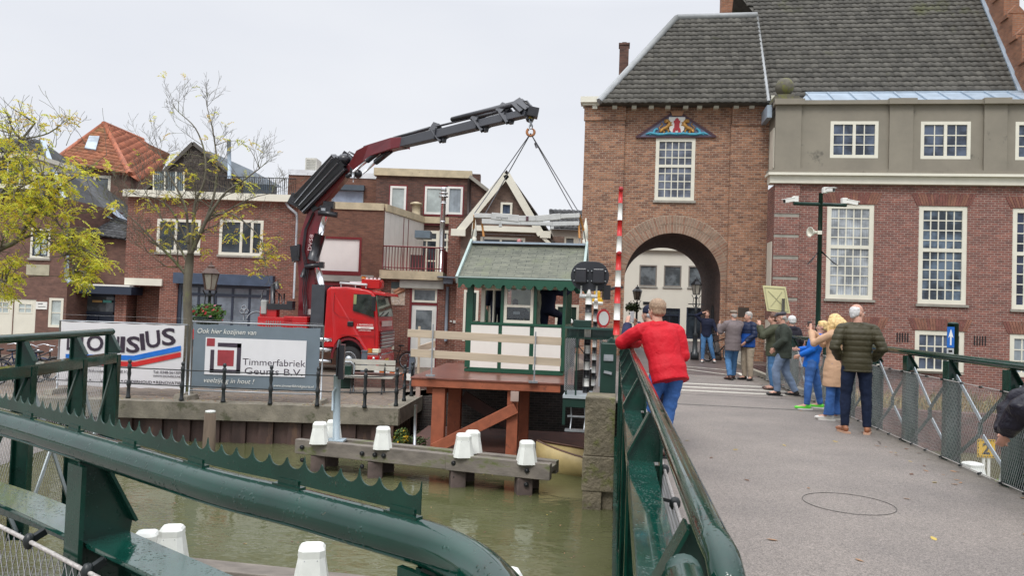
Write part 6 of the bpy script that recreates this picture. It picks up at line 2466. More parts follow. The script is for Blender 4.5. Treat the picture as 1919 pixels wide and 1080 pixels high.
# ------------------------------------------------------------------ lifting gear above the cabin
GREYP = pm('grey_lifting_beam', (0.50, 0.50, 0.48), 0.5, var=0.12, scale=5)
def beamset(name, label, pts, d, hh, parts_):
 t = thing(name, label, 'lifting beam', W(*pts[0], d), 0, 'lifting beams over the cabin')
 q = [W(x, y, dd_) for (x, y), dd_ in zip(pts, d if isinstance(d, list) else [d] * len(pts))]
 for (i, j, h_) in parts_:
  mb = MB()
  mb.bar(q[i], q[j], 0.12, h_)
  mb.build('segment', GREYP, t, bev=0.008)
 return t, q
t1b, qa = beamset('lifting_beam', 'front grey lifting beam with black lettering on its left half', [(889, 404), (921, 405), (972, 410), (990, 410.5), (1004, 410), (1050, 406), (1086, 404)], 18.9, 0.1, ((0, 1, 0.11), (1, 2, 0.17), (2, 4, 0.14), (4, 5, 0.15), (5, 6, 0.11)))
mb = MB()
mm = Pl(V((0, 18.8, 0)), 0)
u_, z_ = mm.hit(930, 409.5)
mb.text('sterkgewerk', mm.M(u_, z_, 0.03) @ Matrix.Rotation(R(-2.5), 4, 'Z'), 0.09, width=0.30, depth=0.004)
mb.build('lettering', BLACK, t1b)
mb = MB()
mb.box(W(988, 410, 18.83), (0.06, 0.04, 0.12))
mb.build('joint_plate', pm('maroon_joint', (0.08, 0.03, 0.04), 0.5), t1b)
t2b, qb = beamset('lifting_beam', 'rear grey lifting beam seen just below the lettered one', [(903, 415), (938, 416), (975, 418), (1035, 420), (1060, 417), (1085, 419)], 20.3, 0.1, ((0, 1, 0.13), (1, 2, 0.11), (2, 3, 0.10), (3, 5, 0.11)))
for p in (qb[1], qb[3]):
 mb = MB()
 mb.box(p + V((0, 0, -0.09)), (0.08, 0.1, 0.1))
 mb.build('lug', GREYP, t2b)
CABL = pm('steel_sling', (0.10, 0.10, 0.11), 0.5, var=0.2)
ORS = pm('orange_strap', (0.45, 0.20, 0.05), 0.7)
HK = W(994.5, 250, 19.6)
sg = thing('lifting_slings', 'thin dark lifting slings spreading from the crane hook to both grey beams', 'slings', HK)
for p in (qa[0], qb[0], qa[6], qb[5]):
 mb = MB()
 mb.tube([HK, p + V((0, 0, 0.05))], 0.014, 5)
 mb.build('sling', CABL, sg)
mb = MB()
mb.tube([W(1003, 268, 19.4), W(1006, 277, 19.4)], 0.035, 6)
mb.build('sling_tag', CABL, sg)
for k, (p, tgt, lb) in enumerate(((qa[0], P(ru0 + 0.0, zrd + 0.12, -DP / 2 + 0.2), 'orange lifting strap at the left front end of the beam'), (qb[0], P(ru0 + 0.25, zrd - 0.1, -DP / 2 - 0.3), 'orange lifting strap hanging from the rear beam at left'),
        (qa[6], P(ru1 - 0.0, zrd + 0.1, -DP / 2 + 0.2), 'orange lifting strap at the right front end of the beam'), (qb[5], P(ru1 - 0.2, zrd - 0.1, -DP / 2 - 0.3), 'orange lifting strap hanging from the rear beam at right'))):
 mb = MB()
 m_ = p.lerp(tgt, 0.55) + V((0.02, 0, 0))
 mb.tube([p, m_], 0.03, 5, m=0)
 mb.tube([m_, tgt], 0.018, 5, m=1)
 o = mb.build('lifting_strap', [ORS, pm('pale_strap', (0.35, 0.32, 0.30), 0.7)], None, loc=p)
 tag(o, lb, 'strap', 'straps between beams and cabin')
# ------------------------------------------------------------------ crane truck
RED = pm('truck_red', (0.46, 0.006, 0.008), 0.25, var=0.12, scale=2, coat=0.15)
CRED = pm('crane_red', (0.14, 0.006, 0.012), 0.35, var=0.2, scale=2, coat=0.3)
CBLK = pm('crane_black', (0.014, 0.014, 0.018), 0.32, var=0.3, scale=4, coat=0.2)
CHROME = pm('chrome', (0.75, 0.76, 0.78), 0.15, metal=0.95, var=0.05)
TYRE = pm('tyre', (0.015, 0.015, 0.016), 0.8)
TA = R(-4)
tp = G(705, 690, -0.75)
T0 = V((tp.x, tp.y, -1.0))
truck = thing('crane_truck', 'red crane truck with a short cab parked facing right along the quay', 'truck', T0, TA)
TM = Matrix.Translation(T0) @ Matrix.Rotation(TA, 4, 'Z')
Wd = 2.5
# cab body from a side profile with bevelled edges
prof = [(-2.05, 0.95), (-1.62, 0.95), (-1.60, 1.05), (-1.5, 1.22), (-1.33, 1.34), (-1.1, 1.38), (-0.86, 1.34), (-0.68, 1.2), (-0.6, 1.0), (-0.57, 0.45), (-0.55, 0.30), (-0.05, 0.28), (0.03, 0.36), (0.05, 0.9), (0.03, 1.5), (-0.02, 2.12), (-0.16, 2.95), (-0.30, 3.10), (-0.55, 3.18), (-1.3, 3.24), (-1.92, 3.22), (-2.05, 3.12)]
mb = MB(M=TM)
fr_ = Matrix(((1, 0, 0, 0), (0, 0, 1, 0), (0, 1, 0, 0), (0, 0, 0, 1)))
n_ = len(prof)
rows = [(0.10, 0.0), (0.02, 0.06), (0.0, 0.2), (0.0, Wd - 0.2), (0.02, Wd - 0.06), (0.10, Wd)]
def inset(p, k):
 cx, cz = -1.0, 1.9
 return ((p[0] - cx) * (1 - k * 0.5) + cx, (p[1] - cz) * (1 - k * 0.35) + cz) if p[1] > 1.6 else p
vs = []
for k, y in rows:
 kk = k if y in (0.0, Wd) else k
 for p in prof:
  x, z = inset(p, kk)
  yy = y
  if z > 2.1:
   t_ = (z - 2.1) * 0.11
   yy = y + (t_ if y < Wd / 2 else -t_)
  vs.append((x, yy, z))
fs = []
for r_ in range(len(rows) - 1):
 for k in range(n_):
  k2 = (k + 1) % n_
  fs.append((r_ * n_ + k, r_ * n_ + k2, (r_ + 1) * n_ + k2, (r_ + 1) * n_ + k))
fs.append(tuple(range(n_))[::-1])
fs.append(tuple((len(rows) - 1) * n_ + k for k in range(n_)))
mb.add(vs, fs, 0, False)
cabo = mb.build('cab', RED, truck, bev=0.03)
def tbox(name, mat, *bs, par=None, bev=0.0):
 mb = MB(M=TM)
 for b_ in bs:
  mb.bb(*b_)
 return mb.build(name, mat, par or truck, bev=bev)
def yside(z):
 return (z - 2.1) * 0.11 if z > 2.1 else 0.0
# side windows
GLT = glassm('cab_glass', (0.03, 0.04, 0.035), dark=0.3)
for s_ in (0, 1):
 mb = MB(M=TM)
 pts = [(-0.98, 2.34), (-0.55, 2.24), (-0.16, 2.12), (-0.24, 2.82), (-0.34, 2.97), (-0.98, 2.97)]
 ys_ = lambda z: (yside(z) - 0.012) if s_ == 0 else Wd - yside(z) + 0.012
 yi = lambda z: (yside(z) + 0.02) if s_ == 0 else Wd - yside(z) - 0.02
 n2 = len(pts)
 vs = [(x, ys_(z), z) for x, z in pts] + [(x, yi(z), z) for x, z in pts]
 mb.add(vs, [tuple(range(n2)), tuple(range(n2, 2 * n2))[::-1]] + [(i, n2 + i, n2 + (i + 1) % n2, (i + 1) % n2) for i in range(n2)])
 wn_ = mb.build('side_window', GLT, truck)
 if s_ == 0:
  mb = MB(M=TM)
  mb.bb(-0.97, -0.86, -0.018 + 0.06, 0.05 + 0.03, 2.36, 2.95)
  mb.build('curtain', pm('cab_curtain', (0.25, 0.28, 0.12), 0.8), wn_)
  mb = MB(M=TM)
  mb.bar((-1.72, 0.085, 3.0), (-1.72, 0.0, 2.3), 0.012, 0.01)
  mb.bar((-1.72, 0.0, 2.3), (-1.5, -0.003, 2.12), 0.012, 0.01)
  mb.bar((-1.5, -0.003, 2.12), (-0.5, -0.003, 1.95), 0.012, 0.01)
  mb.bar((-0.13, -0.004, 2.1), (-0.10, -0.004, 1.1), 0.012, 0.01)
  mb.bar((-1.4, -0.004, 1.42), (-0.1, -0.004, 1.42), 0.012, 0.01)
  mb.build('body_seam', pm('seam_dark_red', (0.14, 0.005, 0.006), 0.5), cabo)
# windscreen
mb = MB(M=TM)
q = [(0.0, 0.10, 2.16), (0.0, Wd - 0.10, 2.16), (-0.145, Wd - 0.18, 2.94), (-0.145, 0.18, 2.94)]
mb.hexa([V(p) - V((0.03, 0, 0)) for p in q] + [V(p) + V((0.02, 0, 0)) for p in q])
mb.build('windscreen', glassm('windscreen', (0.10, 0.14, 0.10), dark=0.3), truck)
mb = MB(M=TM)
mb.bar((0.035, 0.2, 2.17), (0.0, 0.9, 2.32), 0.02, 0.02)
mb.bar((0.035, 1.0, 2.17), (0.0, 1.7, 2.32), 0.02, 0.02)
mb.build('wiper', BLACK, truck)
mb = MB(M=TM)
mb.hexa([(-0.25, 0.12, 2.98), (0.22, 0.16, 2.93), (0.22, Wd - 0.16, 2.93), (-0.25, Wd - 0.12, 2.98), (-0.3, 0.12, 3.10), (0.18, 0.16, 3.04), (0.18, Wd - 0.16, 3.04), (-0.3, Wd - 0.12, 3.10)])
mb.build('sun_visor', RED, truck, bev=0.01)
tbox('rotating_beacon', RED, (-0.75, -0.05, 0.2, 0.75, 3.2, 3.55), (-0.3, 0.0, 0.3, 0.7, 3.25, 3.5), bev=0.02)
mb = MB(M=TM)
for x in (-0.6, -0.42, -0.28, -0.12):
 mb.tube([(x, 0.4, 3.55), (x, 0.4, 3.63)], 0.045, 8)
mb.build('air_horn', pm('lamp_white', (0.7, 0.7, 0.7), 0.3), truck)
mb = MB(M=TM)
mb.tube([(-0.68, 0.25, 3.55), (-0.68, 0.25, 3.65)], 0.08, 10)
mb.build('beacon_lamp', pm('amber', (0.6, 0.16, 0.01), 0.25), truck)
mb = MB(M=TM)
mb.tube([(-1.55, 0.15, 3.36), (-0.5, 0.12, 3.33)], 0.045, 8)
mb.tube([(-1.3, 0.6, 3.42), (-0.3, 0.6, 3.42)], 0.03, 8)
for x in (-1.5, -0.95, -0.55):
 mb.bar((x, 0.15, 3.2), (x, 0.14, 3.34), 0.03, 0.03)
mb.build('roof_rail', pm('pale_rail', (0.62, 0.6, 0.6), 0.3), truck)
# grille and front details
mb = MB(M=TM)
mb.bb(0.04, 0.075, 0.30, Wd - 0.3, 0.95, 1.62)
mb.build('grille', BLACK, truck)
for k in range(5):
 z = 1.0 + k * 0.13
 mb = MB(M=TM)
 mb.bb(0.05, 0.12, 0.22, Wd - 0.22, z + 0.03, z + 0.105)
 mb.build('grille_bar', CRED, truck, bev=0.01)
 mb = MB(M=TM)
 mb.bb(0.06, 0.128, 0.20, Wd - 0.20, z + 0.004, z + 0.024)
 mb.build('grille_trim', CHROME, truck)
mb = MB(M=TM)
mb.bb(0.03, 0.06, 0.45, Wd - 0.45, 1.78, 1.98)
mb.build('name_panel', pm('pale_panel_front', (0.6, 0.45, 0.42), 0.4), truck)
tbox('bumper', RED, (-0.5, 0.08, -0.02, Wd + 0.02, 0.32, 0.70), bev=0.03)
mb = MB(M=TM)
mb.bb(-0.5, 0.05, -0.035, -0.021, 0.74, 0.79)
mb.bb(-0.5, 0.0, -0.035, -0.021, 0.33, 0.37)
mb.bb(0.085, 0.1, 0.3, 2.2, 0.72, 0.76)
mb.build('chrome_strip', CHROME, truck)
mb = MB(M=TM)
mb.bb(-0.17, 0.075, -0.03, 0.35, 0.80, 0.96)
mb.build('headlight', pm('headlight_glass', (0.7, 0.66, 0.5), 0.1), truck, bev=0.02)
mb = MB(M=TM)
mb.bb(-0.34, -0.18, -0.028, 0.1, 0.80, 0.96)
mb.build('indicator', pm('indicator', (0.55, 0.15, 0.01), 0.3), truck)
mb = MB(M=TM)
mb.bb(-0.17, 0.075, Wd - 0.35, Wd + 0.03, 0.80, 0.96)
mb.build('headlight', pm('headlight_glass2', (0.7, 0.66, 0.5), 0.1), truck, bev=0.02)
for y in (-0.03, 0.3):
 mb = MB(M=TM)
 mb.ball((0.06 if y > 0 else -0.10, y, 0.60), 0.06, 10)
 mb.build('fog_lamp', CHROME, truck)
mb = MB(M=TM)
mb.bb(0.085, 0.10, 1.0, 1.5, 0.42, 0.53)
mb.build('number_plate', pm('yellow_plate', (0.65, 0.42, 0.02), 0.4), truck)
mb = MB(M=TM)
mb.bb(-1.16, -0.93, -0.02, 0.02, 1.76, 1.94)
mb.build('door_handle', BLACK, truck, bev=0.02)
mb = MB(M=TM)
mb.bar((-0.2, -0.02, 2.7), (-0.12, -0.35, 2.75), 0.03, 0.03)
mb.bb(-0.16, -0.04, -0.42, -0.24, 2.35, 2.9)
mb.build('mirror', BLACK, truck, bev=0.03)
# wheel with arch
mb = MB(M=TM)
arc = [(-1.08 + 0.62 * math.cos(t), 0.55 + 0.74 * math.sin(t)) for t in [math.pi * k / 12 for k in range(13)]]
for a, b_ in zip(arc[:-1], arc[1:]):
 mb.bar((a[0], 0.02, a[1]), (b_[0], 0.02, b_[1]), 0.09, 0.06, (0, 1, 0))
mb.build('wheel_arch', CRED, truck)
mb = MB(M=TM)
mb.bb(-1.62, -0.56, 0.50, 0.9, 0.35, 1.36)
mb.bb(-8.2, -2.08, 0.3, Wd - 0.3, 0.75, 1.0)
mb.build('chassis', BLACK, truck)
rotx = Matrix.Rotation(R(90), 3, 'X')
def wheel(cx, cy):
 mb = MB(M=TM)
 mb.lathe([(0.30, -0.15), (0.44, -0.15), (0.50, -0.10), (0.51, 0.0), (0.50, 0.10), (0.44, 0.15), (0.30, 0.15)], (cx, cy, 0.51), 28, rot=rotx)
 wh = mb.build('wheel', TYRE, truck)
 mb = MB(M=TM)
 mb.lathe([(0.31, 0.151), (0.28, 0.155), (0.24, 0.10), (0.15, 0.12), (0.12, 0.19), (0.03, 0.20)], (cx, cy, 0.51), 20, rot=rotx)
 rim = mb.build('rim', STEEL, wh)
 return wh
for cx in (-1.08, -4.9, -6.3):
 wheel(cx, 0.22)
 wheel(cx, Wd - 0.22)
for z in (0.42, 0.85, 1.22):
 mb = MB(M=TM)
 mb.tube([(-2.4, 0.05, z), (-1.72, 0.05, z)], 0.085, 10)
 mb.build('side_step', CHROME, truck)
tbox('exhaust_stack', pm('stack_dark', (0.05, 0.055, 0.065), 0.4), (-2.62, -2.12, 0.15, 1.1, 1.0, 3.28))
tbox('load_bed', pm('bed_red', (0.4, 0.01, 0.01), 0.4), (-8.2, -3.0, 0.02, Wd - 0.02, 1.05, 1.35))
mb = MB(M=TM)
mb.bb(-4.6, -3.25, 0.0, 0.5, 1.35, 2.0)
mb.bb(-4.55, -3.9, 0.05, 0.4, 2.0, 2.38)
mb.bb(-3.6, -2.7, 0.0, 0.6, 1.35, 2.05)
mb.build('stabiliser_box', RED, truck, bev=0.02)
mb = MB(M=TM)
for k in range(7):
 mb.bar((-4.25 + k * 0.09, -0.01, 1.35), (-4.25 + k * 0.09, -0.01, 1.86), 0.035, 0.02)
mb.build('hose_guard', pm('hose_metal', (0.35, 0.3, 0.28), 0.4, metal=0.6), truck)
mb = MB(M=TM)
mb.bb(-4.5, -4.28, -0.02, 0.25, 2.1, 2.62)
mb.build('oil_tank', pm('tank_grey', (0.36, 0.36, 0.34), 0.5), truck, bev=0.03)
mb = MB(M=TM)
mb.bb(-4.25, -3.3, 0.0, 0.3, 2.28, 2.5)
mb.bb(-3.5, -3.28, -0.02, 0.3, 2.3, 2.62)
for x in (-4.05, -3.85, -3.65):
 mb.tube([(x, 0.1, 2.5), (x, 0.1, 2.9)], 0.03, 6)
mb.tube([(-4.1, 0.15, 2.5), (-4.12, 0.15, 3.2), (-4.0, 0.15, 3.3), (-3.95, 0.15, 3.05)], 0.10, 8)
mb.tube([(-4.6, 0.2, 2.6), (-4.5, 0.2, 3.0), (-4.1, 0.2, 3.05), (-3.8, 0.2, 2.8), (-3.75, 0.2, 2.5)], 0.02, 6)
mb.build('valve_block', CBLK, truck)
# door lettering
mb = MB(M=TM)
for i, (t_, zz, sz, wd) in enumerate((('J. TENTERMENDERS', 1.80, 0.09, 0.60), ('LOPIKERWAARD', 1.60, 0.06, 0.46))):
 mb.text(t_, Matrix(((1, 0, 0, -0.78 + (0.07 if i else 0)), (0, 0, -1, -0.008), (0, 1, 0, zz), (0, 0, 0, 1))), sz, width=wd, depth=0.004)
mb.bb(-0.8, -0.16, -0.008, 0.0, 1.685, 1.765)
mb.build('lettering', WHITE, cabo)
mb = MB(M=TM)
mb.text('TRANSPORT', Matrix(((1, 0, 0, -0.66), (0, 0, -1, -0.011), (0, 1, 0, 1.70), (0, 0, 0, 1))), 0.06, width=0.36, depth=0.003)
mb.build('lettering_red', RED, cabo)
# ---- crane (parts of the truck)
DC = 29.3
def X(x, y, d=DC):
 return W(x, y, d)
def beampath(name, mat, pts, ws, thick, par=None, m=None, up=None):
 """box beam through stations: (point, height) in the view-normal plane, given thickness"""
 mb = MB()
 vs = []
 for i, (p, h_) in enumerate(zip(pts, ws)):
  a, b_ = pts[max(0, i - 1)], pts[min(len(pts) - 1, i + 1)]
  t_ = (b_ - a).normalized()
  side = V((0, 1, 0)) - t_ * t_.y
  side.normalize()
  u = side.cross(t_)
  for sx, sy in ((-1, -1), (1, -1), (1, 1), (-1, 1)):
   vs.append(p + side * sx * thick / 2 + u * sy * h_ / 2)
 fs = [(0, 1, 2, 3), tuple(len(vs) - 4 + k for k in (3, 2, 1, 0))]
 for i in range(len(pts) - 1):
  for k in range(4):
   fs.append((i * 4 + k, i * 4 + (k + 1) % 4, (i + 1) * 4 + (k + 1) % 4, (i + 1) * 4 + k))
 mb.add(vs, fs, 0, False)
 return mb.build(name, mat, par or truck, bev=0.02)
col = beampath('crane_column', CRED, [X(578, 640), X(579, 575), X(579, 528), X(578, 480), X(582, 440), X(592, 408), X(600, 395)], [0.75, 0.68, 0.62, 0.74, 0.62, 0.60, 0.5], 0.6)
mb = MB()
mb.tube([X(602, 535, DC - 0.45), X(598, 515, DC - 0.45), X(594, 502, DC - 0.45)], [0.13, 0.13, 0.12], 10)
mb.build('lift_cylinder', CHROME, truck)
mb = MB()
mb.tube([X(586, 488, DC - 0.4), X(600, 440, DC - 0.4)], 0.22, 10)
mb.build('main_cylinder', CBLK, truck)
mb = MB()
mb.tube([X(600, 440, DC - 0.4), X(609, 405, DC - 0.4)], 0.12, 10)
mb.build('cylinder_rod', CHROME, truck)
mb = MB()
mb.tube([X(572, 500, DC - 0.5), X(604, 497, DC - 0.5)], 0.11, 8)
mb.tube([X(566, 520, DC - 0.4), X(572, 505, DC - 0.4), X(580, 498, DC - 0.4)], 0.09, 6)
mb.box(X(603, 497, DC - 0.5), (0.16, 0.25, 0.24))
mb.build('column_pivot', CBLK, truck)
mb = MB()
mb.box(X(555, 476, DC - 0.2), (0.28, 0.5, 0.6), rot=Matrix.Rotation(R(-10), 3, 'Y'))
mb.box(X(560, 470, DC - 0.35), (0.1, 0.2, 0.5))
mb.tube([X(548, 462), X(546, 480), X(553, 492)], 0.03, 6)
mb.build('control_unit', CBLK, truck)
mb = MB()
mb.box(X(612, 396, DC - 0.35), (0.42, 0.5, 0.36), rot=Matrix.Rotation(R(5), 3, 'Y'))
mb.tube([X(597, 399, DC - 0.65), X(632, 403, DC - 0.65)], 0.11, 10)
mb.box(X(617, 385, DC - 0.35), (0.4, 0.3, 0.28))
mb.box(X(593, 388, DC - 0.2), (0.4, 0.3, 0.25), rot=Matrix.Rotation(R(-35), 3, 'Y'))
mb.build('elbow_joint', CBLK, truck)
for q_ in ((X(606, 393, DC - 0.62), (0.16, 0.05, 0.12)),):
 mb = MB()
 mb.box(*q_)
 mb.build('joint_plate', STEEL, truck)
mb = MB()
for o_ in (0, 3, 6):
 mb.tube([X(570 + o_, 590, DC - .42), X(567 + o_, 545, DC - .42), X(572 + o_, 505, DC - .5), X(566 + o_ * .6, 470, DC - .42), X(571 + o_ * .6, 430, DC - .4), X(586 + o_ * .5, 398, DC - .4)], .018, 5)
mb.build('hydraulic_hose', CBLK, truck)
# main boom: red beam with stacked black telescopes
beampath('main_boom', CRED, [X(583, 392), X(612, 362, 29.0), X(640, 330, 28.7), X(661, 308, 28.5)], [0.36, 0.50, 0.46, 0.30], 0.5)
for i, (a, b_, h_, off) in enumerate((((562, 389), (646, 305), 0.26, -0.02), ((556, 381), (637, 297), 0.24, 0.0), ((571, 397), (650, 315), 0.17, 0.02), ((553, 373), (628, 293), 0.18, 0.06))):
 beampath('telescope', CBLK, [X(*a, DC - 0.25 + off), X(*b_, 28.3 + off)], [h_, h_], 0.34 + 0.02 * i)
mb = MB()
for (a, b_) in (((560, 385), (632, 306)), ((552, 380), (622, 296)), ((566, 397), (644, 318))):
 mb.tube([X(*a, DC - 0.48), X(*b_, 28.05)], 0.02, 5)
mb.build('boom_hose', pm('hose_sheen', (0.22, 0.23, 0.25), 0.3), truck)
mb = MB()
for a, b_ in (((549, 385), (559, 366)), ((640, 292), (659, 305))):
 mb.bar(X(*a, DC - 0.3), X(*b_, DC - 0.3), 0.45, 0.22, (0, 1, 0))
mb.build('boom_end', CBLK, truck)
mb = MB()
mb.ball(X(646, 300, 28.4), (0.3, 0.3, 0.25), 10)
mb.tube([X(650, 330, 28.4), X(668, 322, 28.2), X(676, 328, 28.2)], 0.10, 8)
mb.ball(X(671, 326, 28.1), 0.17, 10)
mb.bar(X(663, 296, 28.2), X(659, 322, 28.2), 0.12, 0.2, (0, 1, 0))
mb.tube([X(645, 295, 28.3), X(655, 284, 28.3), X(668, 291, 28.3)], 0.025, 5)
mb.tube([X(648, 293, 28.2), X(658, 287, 28.2), X(672, 296, 28.2)], 0.02, 5)
mb.build('boom_joint', CBLK, truck)
# jib
d1, d2 = 28.2, 26.6
beampath('jib_base', CRED, [X(664, 312, d1), X(680, 292, 27.9), X(700, 282, 27.6), X(740, 270, 26.8), X(762, 268, d2)], [0.30, 0.50, 0.44, 0.42, 0.34], 0.42)
mb = MB()
mb.tube([X(662, 322, d1 - 0.4), X(688, 301, d1 - 0.5)], 0.05, 8)
mb.tube([X(680, 325, d1 - 0.5), X(704, 304, d1 - 0.6)], 0.05, 8)
mb.build('cylinder_rod', CHROME, truck)
mb = MB()
mb.tube([X(688, 301, d1 - 0.5), X(727, 270, 27.0)], 0.11, 8)
mb.tube([X(704, 304, d1 - 0.6), X(732, 282, 27.0)], 0.11, 8)
mb.build('jib_cylinder', CBLK, truck)
tip = (1000, 211)
dt = 19.6
def jib(x, y):
 """point along the extended jib"""
 f_ = (x - 755) / (996 - 755)
 return W(x, y, d2 + (dt - d2) * f_)
GB_ = pm('boom_grey_black', (0.035, 0.037, 0.045), 0.4, var=0.25, scale=5)
for i, (xa, ya, xb, yb, h_) in enumerate(((756, 267.5, 822, 252, 0.34), (820, 252.5, 900, 233, 0.30), (898, 233.5, 950, 221, 0.26), (948, 221.5, 991, 211, 0.22))):
 beampath('jib_section', GB_, [jib(xa, ya), jib(xb, yb)], [h_, h_], h_ * 0.8)
for x, y, h_ in ((824, 250, 0.44), (903, 229.5, 0.42), (951, 214, 0.5)):
 p = jib(x, y)
 mb = MB()
 mb.bar(jib(x - 9, y - 12), jib(x + 8, y + 12), 0.36, 0.09, (0, 1, 0))
 mb.bar(jib(x - 14, y - 13), jib(x - 3, y - 9), 0.3, 0.12, (0, 1, 0))
 mb.bar(jib(x + 4, y + 12), jib(x + 10, y + 11), 0.2, 0.12, (0, 1, 0))
 mb.build('jib_bracket', CBLK, truck)
mb = MB()
mb.tube([jib(848, 223.5), jib(920, 206), jib(968, 194)], [0.085, 0.09, 0.09], 8)
mb.tube([jib(738, 259), jib(806, 240)], 0.06, 6)
mb.tube([jib(806, 240), jib(883, 221)], 0.035, 6)
mb.tube([jib(884, 222), jib(950, 205)], 0.07, 6)
mb.tube([jib(880, 217), jib(942, 199.5), jib(972, 193)], 0.05, 6)
mb.tube([jib(682, 275), jib(738, 258)], 0.035, 6)
mb.tube([jib(820, 237), jib(884, 219)], 0.02, 5)
mb.build('jib_cylinder', CBLK, truck)
mb = MB()
mb.bar(jib(968, 193), jib(985, 209), 0.3, 0.2, (0, 1, 0))
mb.bar(jib(975, 192), jib(992, 205), 0.2, 0.14, (0, 1, 0))
mb.box(jib(999, 211), (0.28, 0.3, 0.24), rot=Matrix.Rotation(R(10), 3, 'Y'))
mb.tube([jib(985, 193), jib(995, 198), jib(1001, 207)], 0.03, 6)
mb.tube([jib(974, 191), jib(988, 189), jib(996, 200)], 0.02, 6)
mb.ball(jib(993, 222), 0.12, 8)
mb.build('jib_head', CBLK, truck)
hk = thing('crane_hook', 'rusty orange crane hook with yellow swivel hanging from the jib tip', 'hook', W(995, 240, dt))
mb = MB()
mb.tube([W(995, 212, dt), W(995, 222, dt)], 0.07, 8)
mb.build('swivel', pm('yellow_swivel', (0.4, 0.28, 0.04), 0.5), hk)
mb = MB()
for k in range(3):
 c_ = W(995, 226 + k * 5.5, dt)
 ax = (V((1, 0, 0)), V((0, 1, 0)))[k % 2]
 mb.tube([c_ + ax * math.cos(t) * 0.04 + V((0, 0, 1)) * math.sin(t) * 0.07 for t in [kk * 0.628 for kk in range(11)]], 0.018, 5)
mb.build('chain', STEEL, hk)
mb = MB()
c_ = W(994.5, 247.5, dt)
mb.tube([c_ + V((math.cos(t) * 0.10, 0, math.sin(t) * 0.10)) for t in [2.2 + kk * 0.4 for kk in range(15)]], [0.035] * 12 + [0.025, 0.02, 0.012], 8)
mb.build('hook_body', pm('rust_orange', (0.35, 0.14, 0.05), 0.6), hk)
hk2 = W(663, 330, 27.5)
mb = MB()
mb.tube([W(662, 318, 27.9), W(662, 334, 27.9)], 0.06, 6)
mb.tube([W(662, 334, 27.9), W(662, 342, 27.9)], 0.015, 5)
mb.build('spare_hook', STEEL, truck)
mb = MB()
u_ = X(583, 470, DC - 0.62)
mM = Matrix.Translation(u_) @ Matrix(((0, -1, 0, 0), (0, 0, -1, 0), (1, 0, 0, 0), (0, 0, 0, 1))) @ Matrix.Rotation(R(-6), 4, 'Z')
mb.text('DV58', X4 if False else mM, 0.2, width=0.62, depth=0.004)
mb.build('crane_number', pm('decal_pale', (0.6, 0.45, 0.45), 0.5), col)
mb = MB()
mb.box(X(581, 585, DC - 0.33), (0.16, 0.02, 0.22))
mb.build('warning_label', pm('label_white', (0.6, 0.5, 0.48), 0.5), col)
# ------------------------------------------------------------------ site fences with banners
FD = 19.2
FST = pm('fence_steel', (0.40, 0.42, 0.44), 0.4, metal=0.5, var=0.1)
def fence(x0, x1, ytop0, ytop1, ybot, d0, d1_, label):
 a, b_ = W(x0, ytop0, d0), W(x1, ytop1, d1_)
 ang = math.degrees(math.atan2(b_.y - a.y, b_.x - a.x))
 pl = Pl(a, ang)
 L_ = (V((b_.x, b_.y, 0)) - V((a.x, a.y, 0))).length
 zt = (a.z + b_.z) / 2
 t = thing('banner_fence', label, 'fence', V(((a.x + b_.x) / 2, (a.y + b_.y) / 2, -1.0)))
 mb = MB()
 for u in (-0.03, L_ + 0.03):
  mb.tube([pl.P(u, -0.9, -0.03), pl.P(u, zt + 0.02, -0.03)], 0.021, 8)
 for z in (-0.75, zt + 0.01):
  mb.tube([pl.P(-0.03, z, -0.03), pl.P(L_ + 0.03, z, -0.03)], 0.019, 8)
 mb.build('frame', FST, t)
 mb = MB()
 for k in range(int(L_ / 0.1)):
  mb.tube([pl.P(0.05 + k * 0.1, -0.75, -0.035), pl.P(0.05 + k * 0.1, zt, -0.035)], 0.002, 3, cap=False)
 for k in range(8):
  z = -0.7 + k * 0.25
  mb.tube([pl.P(0, z, -0.036), pl.P(L_, z, -0.036)], 0.002, 3, cap=False)
 mb.build('wire_mesh', WIRE, t)
 for u in (-0.03, L_ + 0.03):
  mb = MB()
  c_ = pl.P(u, 0, 0)
  vs = []
  mb.hexa([(c_.x - 0.13, c_.y - 0.38, -0.999), (c_.x + 0.13, c_.y - 0.38, -0.999), (c_.x + 0.13, c_.y + 0.38, -0.999), (c_.x - 0.13, c_.y + 0.38, -0.999),
    (c_.x - 0.10, c_.y - 0.32, -0.87), (c_.x + 0.10, c_.y - 0.32, -0.87), (c_.x + 0.10, c_.y + 0.32, -0.87), (c_.x - 0.10, c_.y + 0.32, -0.87)])
  mb.build('foot', CONCRETE, t, bev=0.01)
 return t, pl, L_, zt
def cloth(mb, pl, u0, u1, z0, z1, w0, amp=0.012, n_=24, m_=10):
 vs, fs, uv = [], [], []
 for j in range(m_ + 1):
  for i in range(n_ + 1):
   u = u0 + (u1 - u0) * i / n_
   z = z0 + (z1 - z0) * j / m_
   e_ = 0.02 * abs(math.sin(math.pi * 6 * i / n_)) * (1 if j in (0, m_) else 0)
   z += -e_ if j == m_ else e_
   vs.append(pl.P(u, z, w0 + amp * noise.noise(V((u * 1.6, z * 2.2, 3.1)))))
 for j in range(m_):
  for i in range(n_):
   k = j * (n_ + 1) + i
   fs.append((k, k + 1, k + n_ + 2, k + n_ + 1))
 mb.add(vs, fs, 0, True)
f1, fp1, L1, z1_ = fence(114, 349, 601, 611, 720, 19.4, 19.4, 'site fence with white banner reading DIONISIUS over blue and red stripes')
f2, fp2, L2, z2_ = fence(362, 604, 604, 612, 740, 19.0, 19.0, 'site fence with grey banner of a timber factory and a white logo panel')
ztop1, zbot1 = fp1.hit(232, 606)[1], fp1.hit(232, 727)[1]
mb = MB()
